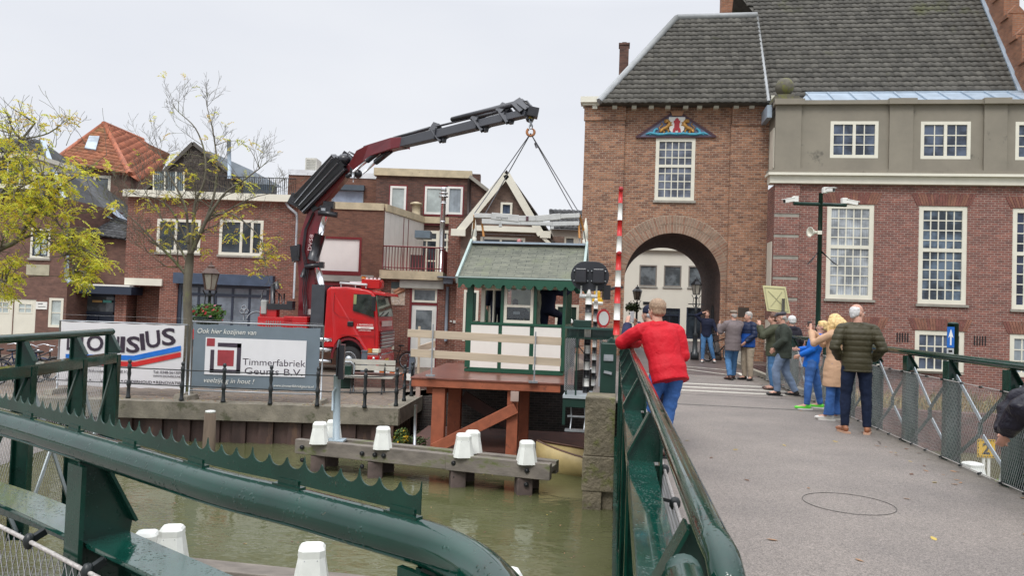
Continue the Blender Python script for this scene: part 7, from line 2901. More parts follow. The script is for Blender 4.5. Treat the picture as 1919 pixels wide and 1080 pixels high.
cloth(mb, fp1, 0.02, L1 - 0.04, zbot1, z1_, 0.0, amp=0.008)
b1 = mb.build('banner', pm('banner_white', (0.72, 0.70, 0.72), 0.45, var=0.04, scale=1), f1)
def bpt(pl, x, y):
 return pl.hit(x, y)
def z1c(x, y):
 """crop 1: origin 100,590 scale 6.354"""
 return fp1.hit(100 + x / 6.354, 590 + y / 6.354)
INK = pm('ink_aubergine', (0.035, 0.022, 0.04), 0.5)
BLU = pm('stripe_blue', (0.012, 0.16, 0.60), 0.45)
RDS = pm('stripe_red', (0.55, 0.02, 0.02), 0.45)
rest = [(1, 0)]
mb = MB()
# curved upward wordmark: one letter after another
letters = [('D', 160, 415, 120, 175), ('I', 300, 420, 52, 178), ('O', 395, 425, 200, 190), ('N', 650, 440, 130, 190), ('I', 795, 445, 55, 192), ('S', 868, 445, 160, 195), ('I', 1045, 420, 52, 200), ('U', 1112, 395, 172, 205), ('S', 1298, 365, 165, 205)]
for ch, x, y, wd, ht in letters:
 u, z = z1c(x, y)
 u2, _ = z1c(x + wd, y)
 k_ = abs(z1c(x, y - ht)[1] - z)
 rot = 0 if x < 900 else (8 if x < 1290 else 6)
 mb.text(ch, fp1.M(u, z, 0.014) @ Matrix.Rotation(R(rot), 4, 'Z'), k_ / 0.73, width=(u2 - u), depth=0.004, bold=0.012)
mb.build('wordmark', INK, b1)
def pband(mb, pl, f_, pts, w_=0.014):
 q = [f_(x, y) for x, y in pts]
 ar = sum(q[i][0] * q[(i + 1) % len(q)][1] - q[(i + 1) % len(q)][0] * q[i][1] for i in range(len(q)))
 if ar < 0:
  q = q[::-1]
 mb.prism(q, pl.M(0, 0, w_), 0.004)
mb = MB()
pband(mb, fp1, z1c, ((150, 468), (960, 488), (1520, 370), (1520, 430), (970, 545), (150, 515)))
mb.build('blue_stripe', BLU, b1)
mb = MB()
pband(mb, fp1, z1c, ((150, 535), (970, 562), (1520, 446), (1520, 505), (980, 620), (150, 590)))
mb.build('red_stripe', RDS, b1)
def tx(mb, pl, f_, s_, x, y, wpx, hpx, w_=0.014, shear=0.0, bold=0.0):
 u, z = f_(x, y)
 u2, z2 = f_(x + wpx, y)
 h_ = abs(f_(x, y - hpx)[1] - z)
 mb.text(s_, pl.M(u, z, w_), h_ / 0.72, width=(u2 - u), depth=0.003, shear=shear, bold=bold)
mb = MB()
tx(mb, fp1, z1c, 'Dionisius & Schouten Water B.V.', 150, 672, 730, 34, shear=0.3)
tx(mb, fp1, z1c, 'Tel: 0348-561309', 1190, 698, 330, 34)
tx(mb, fp1, z1c, 'WWW.DIONISIUS.NL', 1190, 742, 330, 26)
tx(mb, fp1, z1c, 'NIEUWBOUW', 150, 782, 240, 32)
tx(mb, fp1, z1c, 'VERBOUW', 560, 800, 235, 34)
tx(mb, fp1, z1c, 'ONDERHOUD', 845, 812, 330, 36)
tx(mb, fp1, z1c, 'RENOVATIE', 1226, 824, 290, 36)
for x, y in ((440, 775), (820, 788), (1203, 802)):
 u, z = z1c(x, y)
 mb.prism([(u - 0.018, z - 0.018), (u + 0.018, z - 0.018), (u + 0.018, z + 0.018), (u - 0.018, z + 0.018)], fp1.M(0, 0, 0.014), 0.004)
mb.build('lettering', INK, b1)
def z2c(x, y):
 """crop 2: origin 350,590 scale 6.352"""
 return fp2.hit(350 + x / 6.352, 590 + y / 6.352)
zb2 = fp2.hit(480, 732)[1]
mb = MB()
cloth(mb, fp2, 0.03, L2 - 0.04, zb2, z2_ - 0.04, 0.0, amp=0.008)
b2 = mb.build('banner', pm('banner_grey', (0.16, 0.20, 0.235), 0.45, var=0.12, scale=1.2), f2)
mb = MB()
pband(mb, fp2, z2c, ((230, 268), (1430, 313), (1410, 748), (210, 710)), 0.012)
mb.build('logo_panel', pm('panel_paper', (0.74, 0.73, 0.75), 0.5, var=0.03), b2)
mb = MB()
for pts in (((375, 333), (655, 343), (650, 395), (372, 380)), ((605, 343), (655, 345), (638, 702), (590, 700)), ((288, 417), (332, 418), (322, 690), (275, 688)), ((275, 648), (640, 660), (638, 702), (275, 690))):
 pband(mb, fp2, z2c, pts, 0.017)
tx(mb, fp2, z2c, 'Timmerfabriek', 665, 598, 750, 82, 0.017)
tx(mb, fp2, z2c, 'Geurts B.V.', 690, 706, 690, 80, 0.017)
mb.build('logo_mark', pm('ink_plum', (0.05, 0.035, 0.055), 0.5), b2)
mb = MB()
pband(mb, fp2, z2c, ((245, 280), (340, 283), (336, 376), (240, 374)), 0.017)
pband(mb, fp2, z2c, ((372, 420), (568, 426), (558, 615), (366, 609)), 0.017)
mb.build('red_square', pm('brick_red_ink', (0.33, 0.04, 0.05), 0.5), b2)
mb = MB()
tx(mb, fp2, z2c, 'Ook hier kozijnen van', 130, 218, 700, 60, shear=0.25)
tx(mb, fp2, z2c, 'veelzijdig in hout !', 205, 805, 600, 58, shear=0.25)
tx(mb, fp2, z2c, 'www.timmerfabriekgeurts.nl', 1035, 858, 480, 32, shear=0.25)
mb.build('lettering', WHITE, b2)
# ------------------------------------------------------------------ iron quay railing
IR = pm('cast_iron', (0.018, 0.022, 0.024), 0.4, var=0.3, scale=10, coat=0.2)
mb = MB()
mb.lathe([(0.06, 0), (0.06, 0.05), (0.045, 0.08), (0.04, 0.3), (0.055, 0.33), (0.055, 0.42), (0.036, 0.45), (0.034, 0.52), (0.048, 0.62), (0.036, 0.72), (0.05, 0.76), (0.05, 0.84), (0.028, 0.86), (0.045, 0.90), (0.048, 0.93), (0.03, 0.965), (0.008, 0.975)], (0, 0, 0), 12)
ir = thing('quay_railing', 'black cast iron quay railing with turned posts along the canal edge', 'railing', (QB.x, QB.y, -0.96))
pbase = mb
pxs = [(240, 747), (340, 752), (418, 755), (506, 759), (594, 762), (683, 765), (742, 763), (760, 754), (773, 745)]
tops = []
pos = []
spacing = None
pts_ = []
for x, y in pxs[:6]:
 p = G(x, y, -0.965)
 pts_.append(p)
for x, y in ((742, 762), (757, 752), (771, 743)):
 pts_.append(G(x, y, -0.965))
dd_ = (pts_[1] - pts_[2])
dd_ = pts_[1] - pts_[2]
ext = [pts_[0] + (pts_[0] - pts_[1]) * k for k in (3, 2, 1)]
for p in ext + pts_:
 m_ = MB(M=Matrix.Translation(p))
 m_.add(pbase.v, pbase.f, 0, True)
 m_.build('post', IR, ir)
allp = ext + pts_
for h_ in (0.76, 0.37):
 for a, b_ in zip(allp[:-1], allp[1:]):
  mb = MB()
  mb.tube([a + V((0, 0, h_)), b_ + V((0, 0, h_))], 0.016, 6)
  mb.build('rail', IR, ir)
# ------------------------------------------------------------------ small street things on the quay
mb = MB()
sp_ = W(630, 826, 15.9)
sgp = thing('signal_post', 'grey steel post on the dock carrying a tall black signal board seen edge on', 'signal', sp_)
mb.tube([sp_ + V((0, 0, -0.02)), W(632, 703, 15.9)], 0.075, 10)
mb.box(sp_, (0.36, 0.36, 0.04))
mb.tube([W(623, 770, 15.8), W(624, 735, 15.8), W(629, 728, 15.8)], 0.022, 6)
mb.build('pole', pm('grey_pole', (0.33, 0.40, 0.44), 0.45, var=0.1), sgp)
mb = MB()
sb = Pl(W(635, 670, 15.8), 97)
c0_ = W(633, 675, 15.85)
mb.prism([(-0.30, -0.32), (0.30, -0.32), (0.30, 0.28), (0.2, 0.39), (0.0, 0.43), (-0.2, 0.39), (-0.30, 0.28), ][::1], Matrix.Translation(c0_) @ sb.M().to_3x3().to_4x4(), 0.03)
mb.build('back_board', BLACK, sgp)
mb = MB()
mb.box(W(640.5, 678, 15.8), (0.11, 0.34, 0.72), rz=R(8))
mb.build('lamp_box', CBLK, sgp)
mb = MB()
b0 = W(647, 745, 22)
binp = thing('litter_bin', 'dark green litter bin in a steel hoop behind the quay railing', 'bin', V((b0.x, b0.y, -1)))
mb.box((b0.x, b0.y, -0.55), (0.34, 0.3, 0.7))
mb.build('bin_body', DGREEN, binp, bev=0.03)
mb = MB()
mb.tube([(b0.x - 0.2, b0.y, -1), (b0.x - 0.2, b0.y, -0.2), (b0.x - 0.1, b0.y, -0.12), (b0.x + 0.12, b0.y, -0.12), (b0.x + 0.22, b0.y, -0.2), (b0.x + 0.22, b0.y, -1)], 0.025, 6)
mb.build('hoop', STEEL, binp)
bb_ = W(688, 735, 21.8)
bench = thing('quay_bench', 'pale timber bench with cast iron legs behind the quay railing', 'bench', V((bb_.x, bb_.y, -1)))
for nme, z, dy, rx in (('backrest', -0.28, 0.22, 0), ('seat', -0.52, 0.0, 0)):
 mb = MB()
 if nme == 'seat':
  for k in range(3):
   mb.box((bb_.x, bb_.y - 0.15 + k * 0.14, z), (1.5, 0.12, 0.04))
 else:
  mb.box((bb_.x, bb_.y + 0.25, z), (1.5, 0.04, 0.14))
  mb.box((bb_.x, bb_.y + 0.27, z + 0.17), (1.5, 0.04, 0.14))
 mb.build(nme, pm('pale_bench_' + nme, (0.5, 0.48, 0.42), 0.7, var=0.15), bench)
for s_ in (-0.45, 0.45):
 mb = MB()
 mb.tube([(bb_.x + s_, bb_.y - 0.2, -1), (bb_.x + s_, bb_.y - 0.1, -0.75), (bb_.x + s_, bb_.y - 0.18, -0.55)], 0.025, 6)
 mb.tube([(bb_.x + s_, bb_.y + 0.3, -1), (bb_.x + s_, bb_.y + 0.15, -0.7), (bb_.x + s_, bb_.y + 0.28, -0.1)], 0.025, 6)
 mb.tube([(bb_.x + s_, bb_.y - 0.1, -0.75), (bb_.x + s_, bb_.y + 0.15, -0.7)], 0.02, 6)
 mb.build('leg', IR, bench)
BOLL = pm('bollard_grey', (0.10, 0.12, 0.15), 0.5)
bo = None
for x, y, d, lb in ((682, 693, 26, 'grey square bollard in front of the truck headlight'), (771, 712, 24.5, 'grey square bollard beside the left end of the guard boards')):
 p = W(x, y, d)
 p.z = -1
 if bo is None:
  bo = thing('bollard', lb, 'bollard', p, 0, 'square grey bollards')
  mb = MB(M=Matrix.Translation(p))
  mb.hexa([(-0.1, -0.1, 0), (0.1, -0.1, 0), (0.1, 0.1, 0), (-0.1, 0.1, 0), (-0.085, -0.085, 0.95), (0.085, -0.085, 0.95), (0.085, 0.085, 0.95), (-0.085, 0.085, 0.95)])
  mb.build('post', BOLL, bo)
  mb = MB(M=Matrix.Translation(p))
  mb.box((0, 0, 0.97), (0.21, 0.21, 0.05))
  mb.build('cap', BOLL, bo)
 else:
  dup(bo, p, 0, lb)
# striped barrier plank
mb = MB()
a, b_ = W(702, 697, 24), W(770, 702, 23.2)
a.z = b_.z = -0.62
bar_ = thing('barrier_plank', 'low orange and white striped barrier plank behind the quay railing', 'barrier', V((a.x, a.y, -1)))
n_ = 7
for k in range(n_):
 mb.bar(a.lerp(b_, k / n_), a.lerp(b_, (k + 1) / n_), 0.03, 0.2, m=k % 2)
mb.build('plank', [WHITE, pm('barrier_orange', (0.6, 0.13, 0.02), 0.4)], bar_)
for q_ in (a, b_):
 mb = MB()
 mb.bar(V((q_.x, q_.y + 0.03, -1)), V((q_.x, q_.y + 0.03, -0.5)), 0.06, 0.06)
 mb.build('post', STEEL, bar_)
# low brick wall piece
mb = MB()
p = W(740, 710, 23.5)
mb.box((p.x - 0.3, p.y, -1.0), (2.6, 0.3, 0.9))
tag(mb.build('low_wall', BANK_BRICK, None, loc=(p.x, p.y, -1)), 'low mossy brick wall behind the bench on the quay', 'wall')
# ------------------------------------------------------------------ lamps
def lantern(base, H, label, s=1.0, mat=BLACK, glow=(0.5, 0.45, 0.3)):
 t = thing('street_lamp', label, 'street lamp', base)
 mb = MB(M=Matrix.Translation(base) @ Matrix.Scale(s, 4))
 h_ = H / s
 mb.lathe([(0.16, 0), (0.16, 0.25), (0.10, 0.3), (0.085, 0.9), (0.11, 0.95), (0.05, 1.05), (0.045, h_ * 0.6), (0.06, h_ * 0.62), (0.04, h_ * 0.64), (0.035, h_ - 0.75), (0.08, h_ - 0.72), (0.03, h_ - 0.66), (0.03, h_ - 0.60)], (0, 0, 0), 12)
 mb.tube([(-0.3, 0, h_ - 0.95), (0.3, 0, h_ - 0.95)], 0.02, 6)
 for s_ in (-1, 1):
  mb.tube([(s_ * 0.02, 0, h_ - 1.15), (s_ * 0.12, 0, h_ - 0.98), (s_ * 0.10, 0, h_ - 0.72), (s_ * 0.17, 0, h_ - 0.6)], 0.015, 5)
 mb.build('post', IR, t)
 mb = MB(M=Matrix.Translation(base) @ Matrix.Scale(s, 4))
 ring = lambda r_, z: [V((r_ * math.cos(math.pi / 3 * k), r_ * math.sin(math.pi / 3 * k), z)) for k in range(6)]
 a, b_, c_ = ring(0.12, h_ - 0.58), ring(0.2, h_ - 0.2), ring(0.24, h_ - 0.19)
 for k in range(6):
  mb.bar(a[k], b_[k], 0.018, 0.018)
  mb.bar(a[k], a[(k + 1) % 6], 0.02, 0.02)
  mb.bar(b_[k], b_[(k + 1) % 6], 0.025, 0.025)
 mb.lathe([(0.24, h_ - 0.19), (0.13, h_ - 0.08), (0.09, h_ - 0.06), (0.09, h_ - 0.02), (0.03, h_ + 0.02), (0.01, h_ + 0.1)], (0, 0, 0), 6, smooth=False)
 mb.build('lantern_frame', mat, t)
 mb = MB(M=Matrix.Translation(base) @ Matrix.Scale(s, 4))
 mb.lathe([(0.11, h_ - 0.57), (0.185, h_ - 0.21)], (0, 0, 0), 6, smooth=False)
 mb.build('lantern_glass', glassm('lantern_glass', (0.35, 0.32, 0.27), dark=0.7), t)
 return t
lp = W(389, 640, 22.5)
ltop = W(391, 498, 22.5).z
lantern(V((lp.x, lp.y, -1)), ltop + 1.0, 'street lamp with brownish lantern rising from the flower basket left of the shopfront', 1.25, pm('brown_lantern', (0.10, 0.055, 0.04), 0.5))
l2 = G(1300, 668, 0)
l2 = V((W(1302, 660, 27.2).x, 27.2, 0))
lantern(l2, W(1306, 524, 27.2).z, 'black street lamp standing before the right jamb of the arch', 0.95)
l3 = V((W(1193, 640, 33.5).x, 36.5, 0))
l3.x = W(1194, 560, 36.5).x
lantern(l3, W(1194, 538, 36.5).z, 'black street lamp farther back at the left side of the arch', 1.1)
# flower basket
def leafball(name, label, cat, c, r, n_, mats, ls, group=None, probs=None, flat=0.75):
 mb = MB()
 for k in range(n_):
  d_ = V((rnd.gauss(0, 1), rnd.gauss(0, 1), rnd.gauss(0, 1))).normalized()
  rr_ = rnd.random() ** 0.35
  p = c + V((d_.x * r[0], d_.y * r[1], d_.z * r[2])) * rr_ * (0.85 + 0.3 * noise.noise(d_ * 2.3 + c))
  a = (d_ + V((rnd.gauss(0, .6), rnd.gauss(0, .6), rnd.gauss(0, .6)))).normalized()
  x_ = a.orthogonal().normalized() * ls * rnd.uniform(0.7, 1.3)
  y_ = a.cross(x_).normalized() * ls * 0.6
  mi = rnd.choices(range(len(mats)), probs)[0] if probs else rnd.randrange(len(mats))
  mb.add([p - x_, p + y_, p + x_, p - y_], [(0, 1, 2, 3)], mi, False)
 return mb
fb = W(390, 589, 22.2)
t = thing('flower_basket', 'round basket of green leaves with red flowers around the lamp post', 'flower basket', fb)
mb = leafball('leaves', '', '', fb, (0.56, 0.45, 0.36), 1500, [pm('basket_green', (0.05, 0.13, 0.02), 0.6), pm('basket_green2', (0.10, 0.2, 0.03), 0.6), pm('flower_red', (0.5, 0.03, 0.03), 0.5), pm('flower_pink', (0.5, 0.15, 0.2), 0.5)], 0.05, probs=(5, 3, 0.7, 0.4))
mb.build('foliage', [pm('basket_green', (0.05, 0.13, 0.02), 0.6), pm('basket_green2', (0.10, 0.2, 0.03), 0.6), pm('flower_red', (0.5, 0.03, 0.03), 0.5), pm('flower_pink', (0.5, 0.15, 0.2), 0.5)], t)
mb = MB()
mb.lathe([(0.12, -0.42), (0.3, -0.3), (0.38, -0.1), (0.38, -0.08)], fb, 14)
mb.build('basket', DGREEN, t)
fb2 = V((l3.x - 0.25, l3.y - 0.1, W(1190, 577, 36.5).z))
t = thing('flower_basket', 'small dark green hanging basket on the lamp at the left side of the arch', 'flower basket', fb2)
mb = leafball('l', '', '', fb2, (0.45, 0.4, 0.3), 500, [1, 2], 0.06)
mb.build('foliage', [pm('basket_dark', (0.03, 0.06, 0.015), 0.7), pm('basket_dark2', (0.07, 0.11, 0.03), 0.7)], t)
# dark cone shaped guard stones at the arch foot
for x, y, lb in ((1322, 668, 'dark guard stone at the right foot of the arch beside the bicycle'), (1186, 668, 'dark guard stone at the left foot of the arch')):
 p = gp.P(gp.hit(x, y)[0], 0, 0.25)
 if x > 1200:
  p = gp.P(uc + r0 - 0.15, 0, 0.3)
 else:
  p = gp.P(uc - r0 + 0.15, 0, 0.3)
 mb = MB()
 mb.lathe([(0.24, 0), (0.2, 0.3), (0.12, 0.6), (0.05, 0.68)], p, 8)
 tag(mb.build('guard_stone', pm('guard_stone', (0.07, 0.06, 0.055), 0.8, var=0.3), None, loc=p), lb, 'guard stone')
p = W(1412, 676, 24)
mb = MB()
p = gp.P(gp.hit(1356, 600)[0] + 0.55, 0, 0.7)
mb.hexa([p + V(q_) for q_ in ((-0.3, -0.3, 0), (0.3, -0.3, 0), (0.3, 0.3, 0), (-0.3, 0.3, 0), (-0.12, -0.15, 0.62), (0.12, -0.15, 0.62), (0.12, 0.15, 0.62), (-0.12, 0.15, 0.62))])
tag(mb.build('concrete_block', STONE, None, loc=p), 'pale tapered concrete block at the wall foot right of the arch', 'block')
# ------------------------------------------------------------------ bridge barrier, signals, cabinet
D0 = 14.6
bp = W(1156, 640, D0)
barr = thing('bridge_barrier', 'raised red and white banded barrier pole at the left of the gate', 'barrier', V((bp.x, bp.y, 0)))
mb = MB()
a, b_ = W(1155.5, 612, D0), W(1163.5, 350, D0)
yy = [615, 566, 530, 492, 466, 440, 412, 386, 360, 350]
bands = [(615, 582, 1), (582, 546, 0), (546, 510, 1), (510, 472, 0), (472, 440, 1), (440, 410, 0), (410, 380, 1), (380, 350, 1)]
seq = [(625, 561, 1), (561, 535, 0), (535, 508, 0), ]
# colours measured down the pole
seq = [(350, 381, 1), (381, 413, 0), (413, 443, 1), (443, 474, 0), (474, 507, 1), (507, 538, 0), (538, 569, 1), (569, 600, 0), (600, 628, 1)]
for y0, y1, m_ in seq:
 f0, f1 = (612 - y0) / 262, (612 - y1) / 262
 p0, p1_ = a.lerp(b_, f0), a.lerp(b_, f1)
 r0_, r1_ = 0.064 - 0.024 * f0, 0.064 - 0.024 * f1
 mb.tube([p0, p1_], [r0_, r1_], 10, m=m_)
mb.build('pole', [WHITE, pm('barrier_red', (0.55, 0.015, 0.012), 0.35)], barr)
for f_ in (0.52, 0.98):
 mb = MB()
 p = a.lerp(b_, f_)
 mb.ball(p + V((0, -0.05, 0)), (0.05, 0.04, 0.05), 10)
 mb.build('lamp', pm('barrier_lamp', (0.3, 0.01, 0.01), 0.2), barr)
mb = MB()
mb.box(B(-0.12, 14.7, 0.5), (0.30, 0.5, 1.0), BA)
mb.bar(B(-0.2, 14.5, 0.8), B(0.0, 14.5, 1.06), 0.06, 0.2)
mb.build('housing', DGREEN, barr, bev=0.02)
mb = MB()
mb.box(B(-0.12, 14.43, 0.72), (0.18, 0.03, 0.12), BA)
mb.bar(B(-0.2, 14.43, 0.45), B(-0.05, 14.43, 0.42), 0.03, 0.05)
mb.build('lock', STEEL, barr)
# control cage
pcg = Pl(W(1105, 640, 15.0), -8)
cage = thing('control_cage', 'dark green control desk with diamond mesh sides left of the barrier', 'control desk', pcg.P(0, 0, 0))
g0, g1 = pcg.hit(1060, 640)[0], pcg.hit(1150, 640)[0]
zc_ = pcg.hit(1105, 615)[1]
mb = MB()
mb.pbox(pcg, g0 - 0.02, g1, zc_ - 0.03, zc_ + 0.01, -1.0, 0.05)
mb.pbox(pcg, g0, g1, zc_ - 0.24, zc_ - 0.031, -0.9, -0.85)
mb.build('desk_top', pm('green_top', (0.02, 0.07, 0.055), 0.25, coat=0.5), cage)
mb = MB()
a_, b__, c__, d__ = hp(pcg, 1074, 602, 1107, 615)
mb.pbox(pcg, a_, b__, zc_ + 0.012, zc_ + 0.15, -0.6, -0.1)
mb.build('desk_box', DGREEN, cage, bev=0.01)
mb = MB()
for u in (g0 + 0.02, pcg.hit(1080, 640)[0], g1 - 0.03):
 mb.pbox(pcg, u, u + 0.035, -0.1, zc_ - 0.03, -0.06, -0.02)
mb.pbox(pcg, pcg.hit(1128, 640)[0] + 0.1, g1 - 0.03, -0.05, zc_ - 0.25, -0.5, -0.45)
mb.pbox(pcg, g0, g1, zc_ - 0.23, zc_ - 0.2, -0.06, -0.02)
mb.build('frame', DGREEN, cage)
mb = MB()
for k in range(1, 8):
 u = g0 + (g1 - g0) * k / 8
 mb.pbox(pcg, u, u + 0.012, -0.05, zc_ - 0.2, -0.5, -0.48)
mb.bar(pcg.P(g0 + 0.1, zc_ - 0.2, -0.3), pcg.P(g0 + 0.5, zc_ - 0.7, -0.3), 0.02, 0.02)
mb.build('lever', CBLK, cage)
mb = MB()
netting(mb, [pcg.P(pcg.hit(1128, 650)[0], 0, 0.0), pcg.P(g1 - 0.03, 0, 0.0)], -0.02, zc_ - 0.22, cw=0.042, ch=0.036, r=0.004)
mb.build('mesh', WIRE, cage)
mb = MB()
netting(mb, [pcg.P(g0, 0, 0.0), pcg.P(pcg.hit(1078, 650)[0], 0, 0.0)], -0.02, zc_ - 0.22, cw=0.042, ch=0.036, r=0.004)
netting(mb, [pcg.P(g0, 0, -0.02), pcg.P(g0, 0, -1.0)], -0.02, zc_ - 0.22, cw=0.042, ch=0.036, r=0.003)
mb.build('mesh', WIRE, cage)
mb = MB()
mb.pbox(pcg, g0 - 0.02, g1 + 0.03, -0.16, -0.1, -1.0, 0.03)
mb.build('floor_grating', pm('pale_grating', (0.40, 0.44, 0.46), 0.5), cage)
mb = MB()
mb.pbox(pcg, g0 - 0.02, g1 - 0.25, -0.34, -0.165, -0.12, 0.0)
mb.pbox(pcg, g0 - 0.02, g0 + 0.04, -0.7, -0.34, -0.12, 0.0)
mb.build('under_frame', DGREEN, cage)
mb = MB()
for px in (1070, 1096, 1104, 1112):
 u = pcg.hit(px, 750)[0]
 mb.tube([pcg.P(u, -0.34, -0.05), pcg.P(u + 0.02, -0.55, -0.05), pcg.P(u, -0.78, -0.05)], 0.016, 6)
mb.pbox(pcg, pcg.hit(1060, 750)[0], pcg.hit(1116, 750)[0], -0.83, -0.78, -0.1, 0.0)
mb.pbox(pcg, pcg.hit(1064, 750)[0], pcg.hit(1112, 750)[0], -0.54, -0.51, -0.1, -0.02)
mb.build('pipework', STEEL, cage)
# signal with two lamps seen from behind
ps = Pl(W(1105, 520, 15.6), -8)
sgn = thing('bridge_signal', 'black oval signal board with two lamps seen from behind on a striped pole', 'signal', V((W(1103, 600, 15.7).x, 15.7, 0)))
mb = MB()
c_u, c_z = ps.hit(1105.5, 518)
hw, hh = (ps.hit(1142, 518)[0] - ps.hit(1070, 518)[0]) / 2, 0.31
ov = []
for k in range(12):
 t_ = -math.pi / 2 + math.pi * k / 11
 ov.append((hw - hh * 0.95 + hh * 0.95 * math.cos(t_), hh * math.sin(t_)))
for k in range(12):
 t_ = math.pi / 2 + math.pi * k / 11
 ov.append((-hw + hh * 0.95 + hh * 0.95 * math.cos(t_), hh * math.sin(t_)))
mb.prism(ov, ps.M(c_u, c_z, 0), 0.04)
mb.build('back_board', pm('signal_board', (0.02, 0.022, 0.028), 0.5), sgn, bev=0.008)
for s_ in (-0.18, 0.18):
 mb = MB()
 mb.pbox(ps, c_u + s_ - 0.115, c_u + s_ + 0.115, c_z - 0.15, c_z + 0.15, 0.041, 0.22)
 mb.build('lamp_box', CBLK, sgn, bev=0.02)
 mb = MB()
 mb.pbox(ps, c_u + s_ * 1.0 - 0.15, c_u + s_ + 0.15, c_z - 0.13, c_z - 0.08, 0.041, 0.06)
 mb.pbox(ps, c_u + s_ * 1.0 - 0.15, c_u + s_ + 0.15, c_z + 0.08, c_z + 0.13, 0.041, 0.06)
 mb.build('strap', BLACK, sgn)
 for zz_ in (-0.105, 0.105):
  for xx in (-0.14, 0.14):
   mb = MB()
   mb.ball(ps.P(c_u + s_ + xx, c_z + zz_, 0.062), 0.018, 6)
   mb.build('bolt', STEEL, sgn)
mb = MB()
mb.tube([ps.P(c_u - 0.2, c_z - 0.42, 0.05), ps.P(c_u + 0.17, c_z - 0.42, 0.05)], 0.04, 8)
mb.tube([ps.P(c_u - 0.17, c_z - 0.4, 0.04), ps.P(c_u - 0.17, c_z - 0.2, 0.04)], 0.02, 6)
mb.tube([ps.P(c_u + 0.15, c_z - 0.4, 0.04), ps.P(c_u + 0.15, c_z - 0.2, 0.04)], 0.02, 6)
mb.build('cross_arm', pm('arm_white', (0.6, 0.6, 0.58), 0.5), sgn)
mb = MB()
ub_ = ps.hit(1103, 580)[0]
ztp = c_z - 0.42
k = 0
z = ztp
mb.lathe([(0.065, 0), (0.02, 0.14)], ps.P(ub_, ztp, 0.05), 10, m=0)
while z > -0.1:
 mb.tube([ps.P(ub_, z - 0.17, 0.05), ps.P(ub_, z, 0.05)], 0.068, 12, m=k % 2)
 z -= 0.17
 k += 1
mb.build('pole', [WHITE, BLACK], sgn)
mb = MB()
mb.bar(ps.P(hw + c_u - 0.12, c_z - 0.28, -0.1), ps.P(hw + c_u + 0.22, c_z - 0.2, -0.3), 0.3, 0.05)
mb.box(ps.P(c_u + hw - 0.05, c_z - 0.33, -0.1), (0.14, 0.3, 0.3))
mb.build('side_visor', BLACK, sgn)
# second striped post with yellow light box
ps2 = Pl(W(1117, 560, 16.4), -8)
s2 = thing('warning_light', 'yellow warning light box on a thinner black and white striped pole', 'signal', V((W(1117, 600, 16.4).x, 16.4, 0)))
u, z0_ = ps2.hit(1117, 567)
mb = MB()
z = z0_
k = 0
mb.lathe([(0.05, 0), (0.02, 0.1)], ps2.P(u, z0_, 0.05), 10, m=0)
while z > -0.1:
 mb.tube([ps2.P(u, z - 0.14, 0.05), ps2.P(u, z, 0.05)], 0.05, 10, m=k % 2)
 z -= 0.14
 k += 1
mb.build('pole', [WHITE, BLACK], s2)
mb = MB()
mb.tube([ps2.P(u - 0.08, z0_ - 0.02, 0.0), ps2.P(u + 0.15, z0_ - 0.02, 0.0)], 0.035, 8)
mb.build('cross_arm', WHITE, s2)
mb = MB()
a_, b__, c__, d__ = hp(ps2, 1109, 548, 1130, 571)
mb.pbox(ps2, a_, b__, c__, d__ - 0.12, -0.25, -0.05)
mb.pbox(ps2, a_ + 0.04, b__ - 0.06, d__ - 0.12, d__ + 0.03, -0.2, -0.1)
mb.build('light_box', pm('signal_yellow', (0.62, 0.36, 0.02), 0.45), s2, bev=0.02)
# oval road sign seen obliquely
psg = Pl(W(1130, 598, 16.0), 40)
no = thing('round_sign', 'round white road sign with red rim turned sideways by the barrier', 'road sign', V((W(1130, 640, 16.0).x, 16.0, 0)))
u, z = psg.hit(1130, 597)
mb = MB()
cir = lambda r_: [(r_ * math.cos(2 * math.pi * k / 32), r_ * math.sin(2 * math.pi * k / 32)) for k in range(32)]
mb.prism(cir(0.20), psg.M(u, z, 0), 0.02)
mb.build('rim', pm('sign_red', (0.55, 0.02, 0.02), 0.35), no)
mb = MB()
mb.prism(cir(0.15), psg.M(u, z, 0.021), 0.004)
mb.build('face', WHITE, no)
mb = MB()
mb.tube([psg.P(u, -0.02, -0.04), psg.P(u, z, -0.04)], 0.028, 8)
mb.build('pole', STEEL, no)
# ------------------------------------------------------------------ camera mast before the hall
cmx = W(1533, 600, 20.5)
mast = thing('camera_mast', 'dark green mast with three security cameras and a loudspeaker before the hall', 'mast', V((cmx.x, 20.5, 0)))
cb_ = V((cmx.x, 20.5, -1.9))
zt_m = W(1540, 362, 20.5).z
mb = MB()
mb.tube([cb_, V((cmx.x, 20.5, 0.5)), V((cmx.x, 20.5, zt_m))], [0.08, 0.07, 0.055], 10)
mb.build('pole', DGREEN, mast)
mb = MB()
ca, cb2 = W(1487, 382, 20.5), W(1586, 384, 20.5)
mb.tube([V((ca.x, 20.5, (ca.z + cb2.z) / 2)), V((cb2.x, 20.5, (ca.z + cb2.z) / 2))], 0.05, 8)
mb.build('cross_arm', DGREEN, mast)
def seccam(base, dirv, L_=0.28, r_=0.06):
 mb = MB()
 dirv = dirv.normalized()
 mb.bar(base, base + dirv * L_, r_ * 2, r_ * 1.7)
 mb.bar(base + V((0, 0, 0.06)) - dirv * 0.02, base + dirv * (L_ + 0.05) + V((0, 0, 0.06)), r_ * 2.3, 0.02)
 mb.box(base - dirv * 0.08, (0.14, 0.14, 0.16))
 o = mb.build('camera', WHITE, mast, bev=0.01)
 mb = MB()
 mb.tube([base + dirv * (L_ - 0.02), base + dirv * (L_ + 0.012)], r_ * 0.7, 10)
 mb.build('lens', BLACK, o)
zc2 = (ca.z + cb2.z) / 2
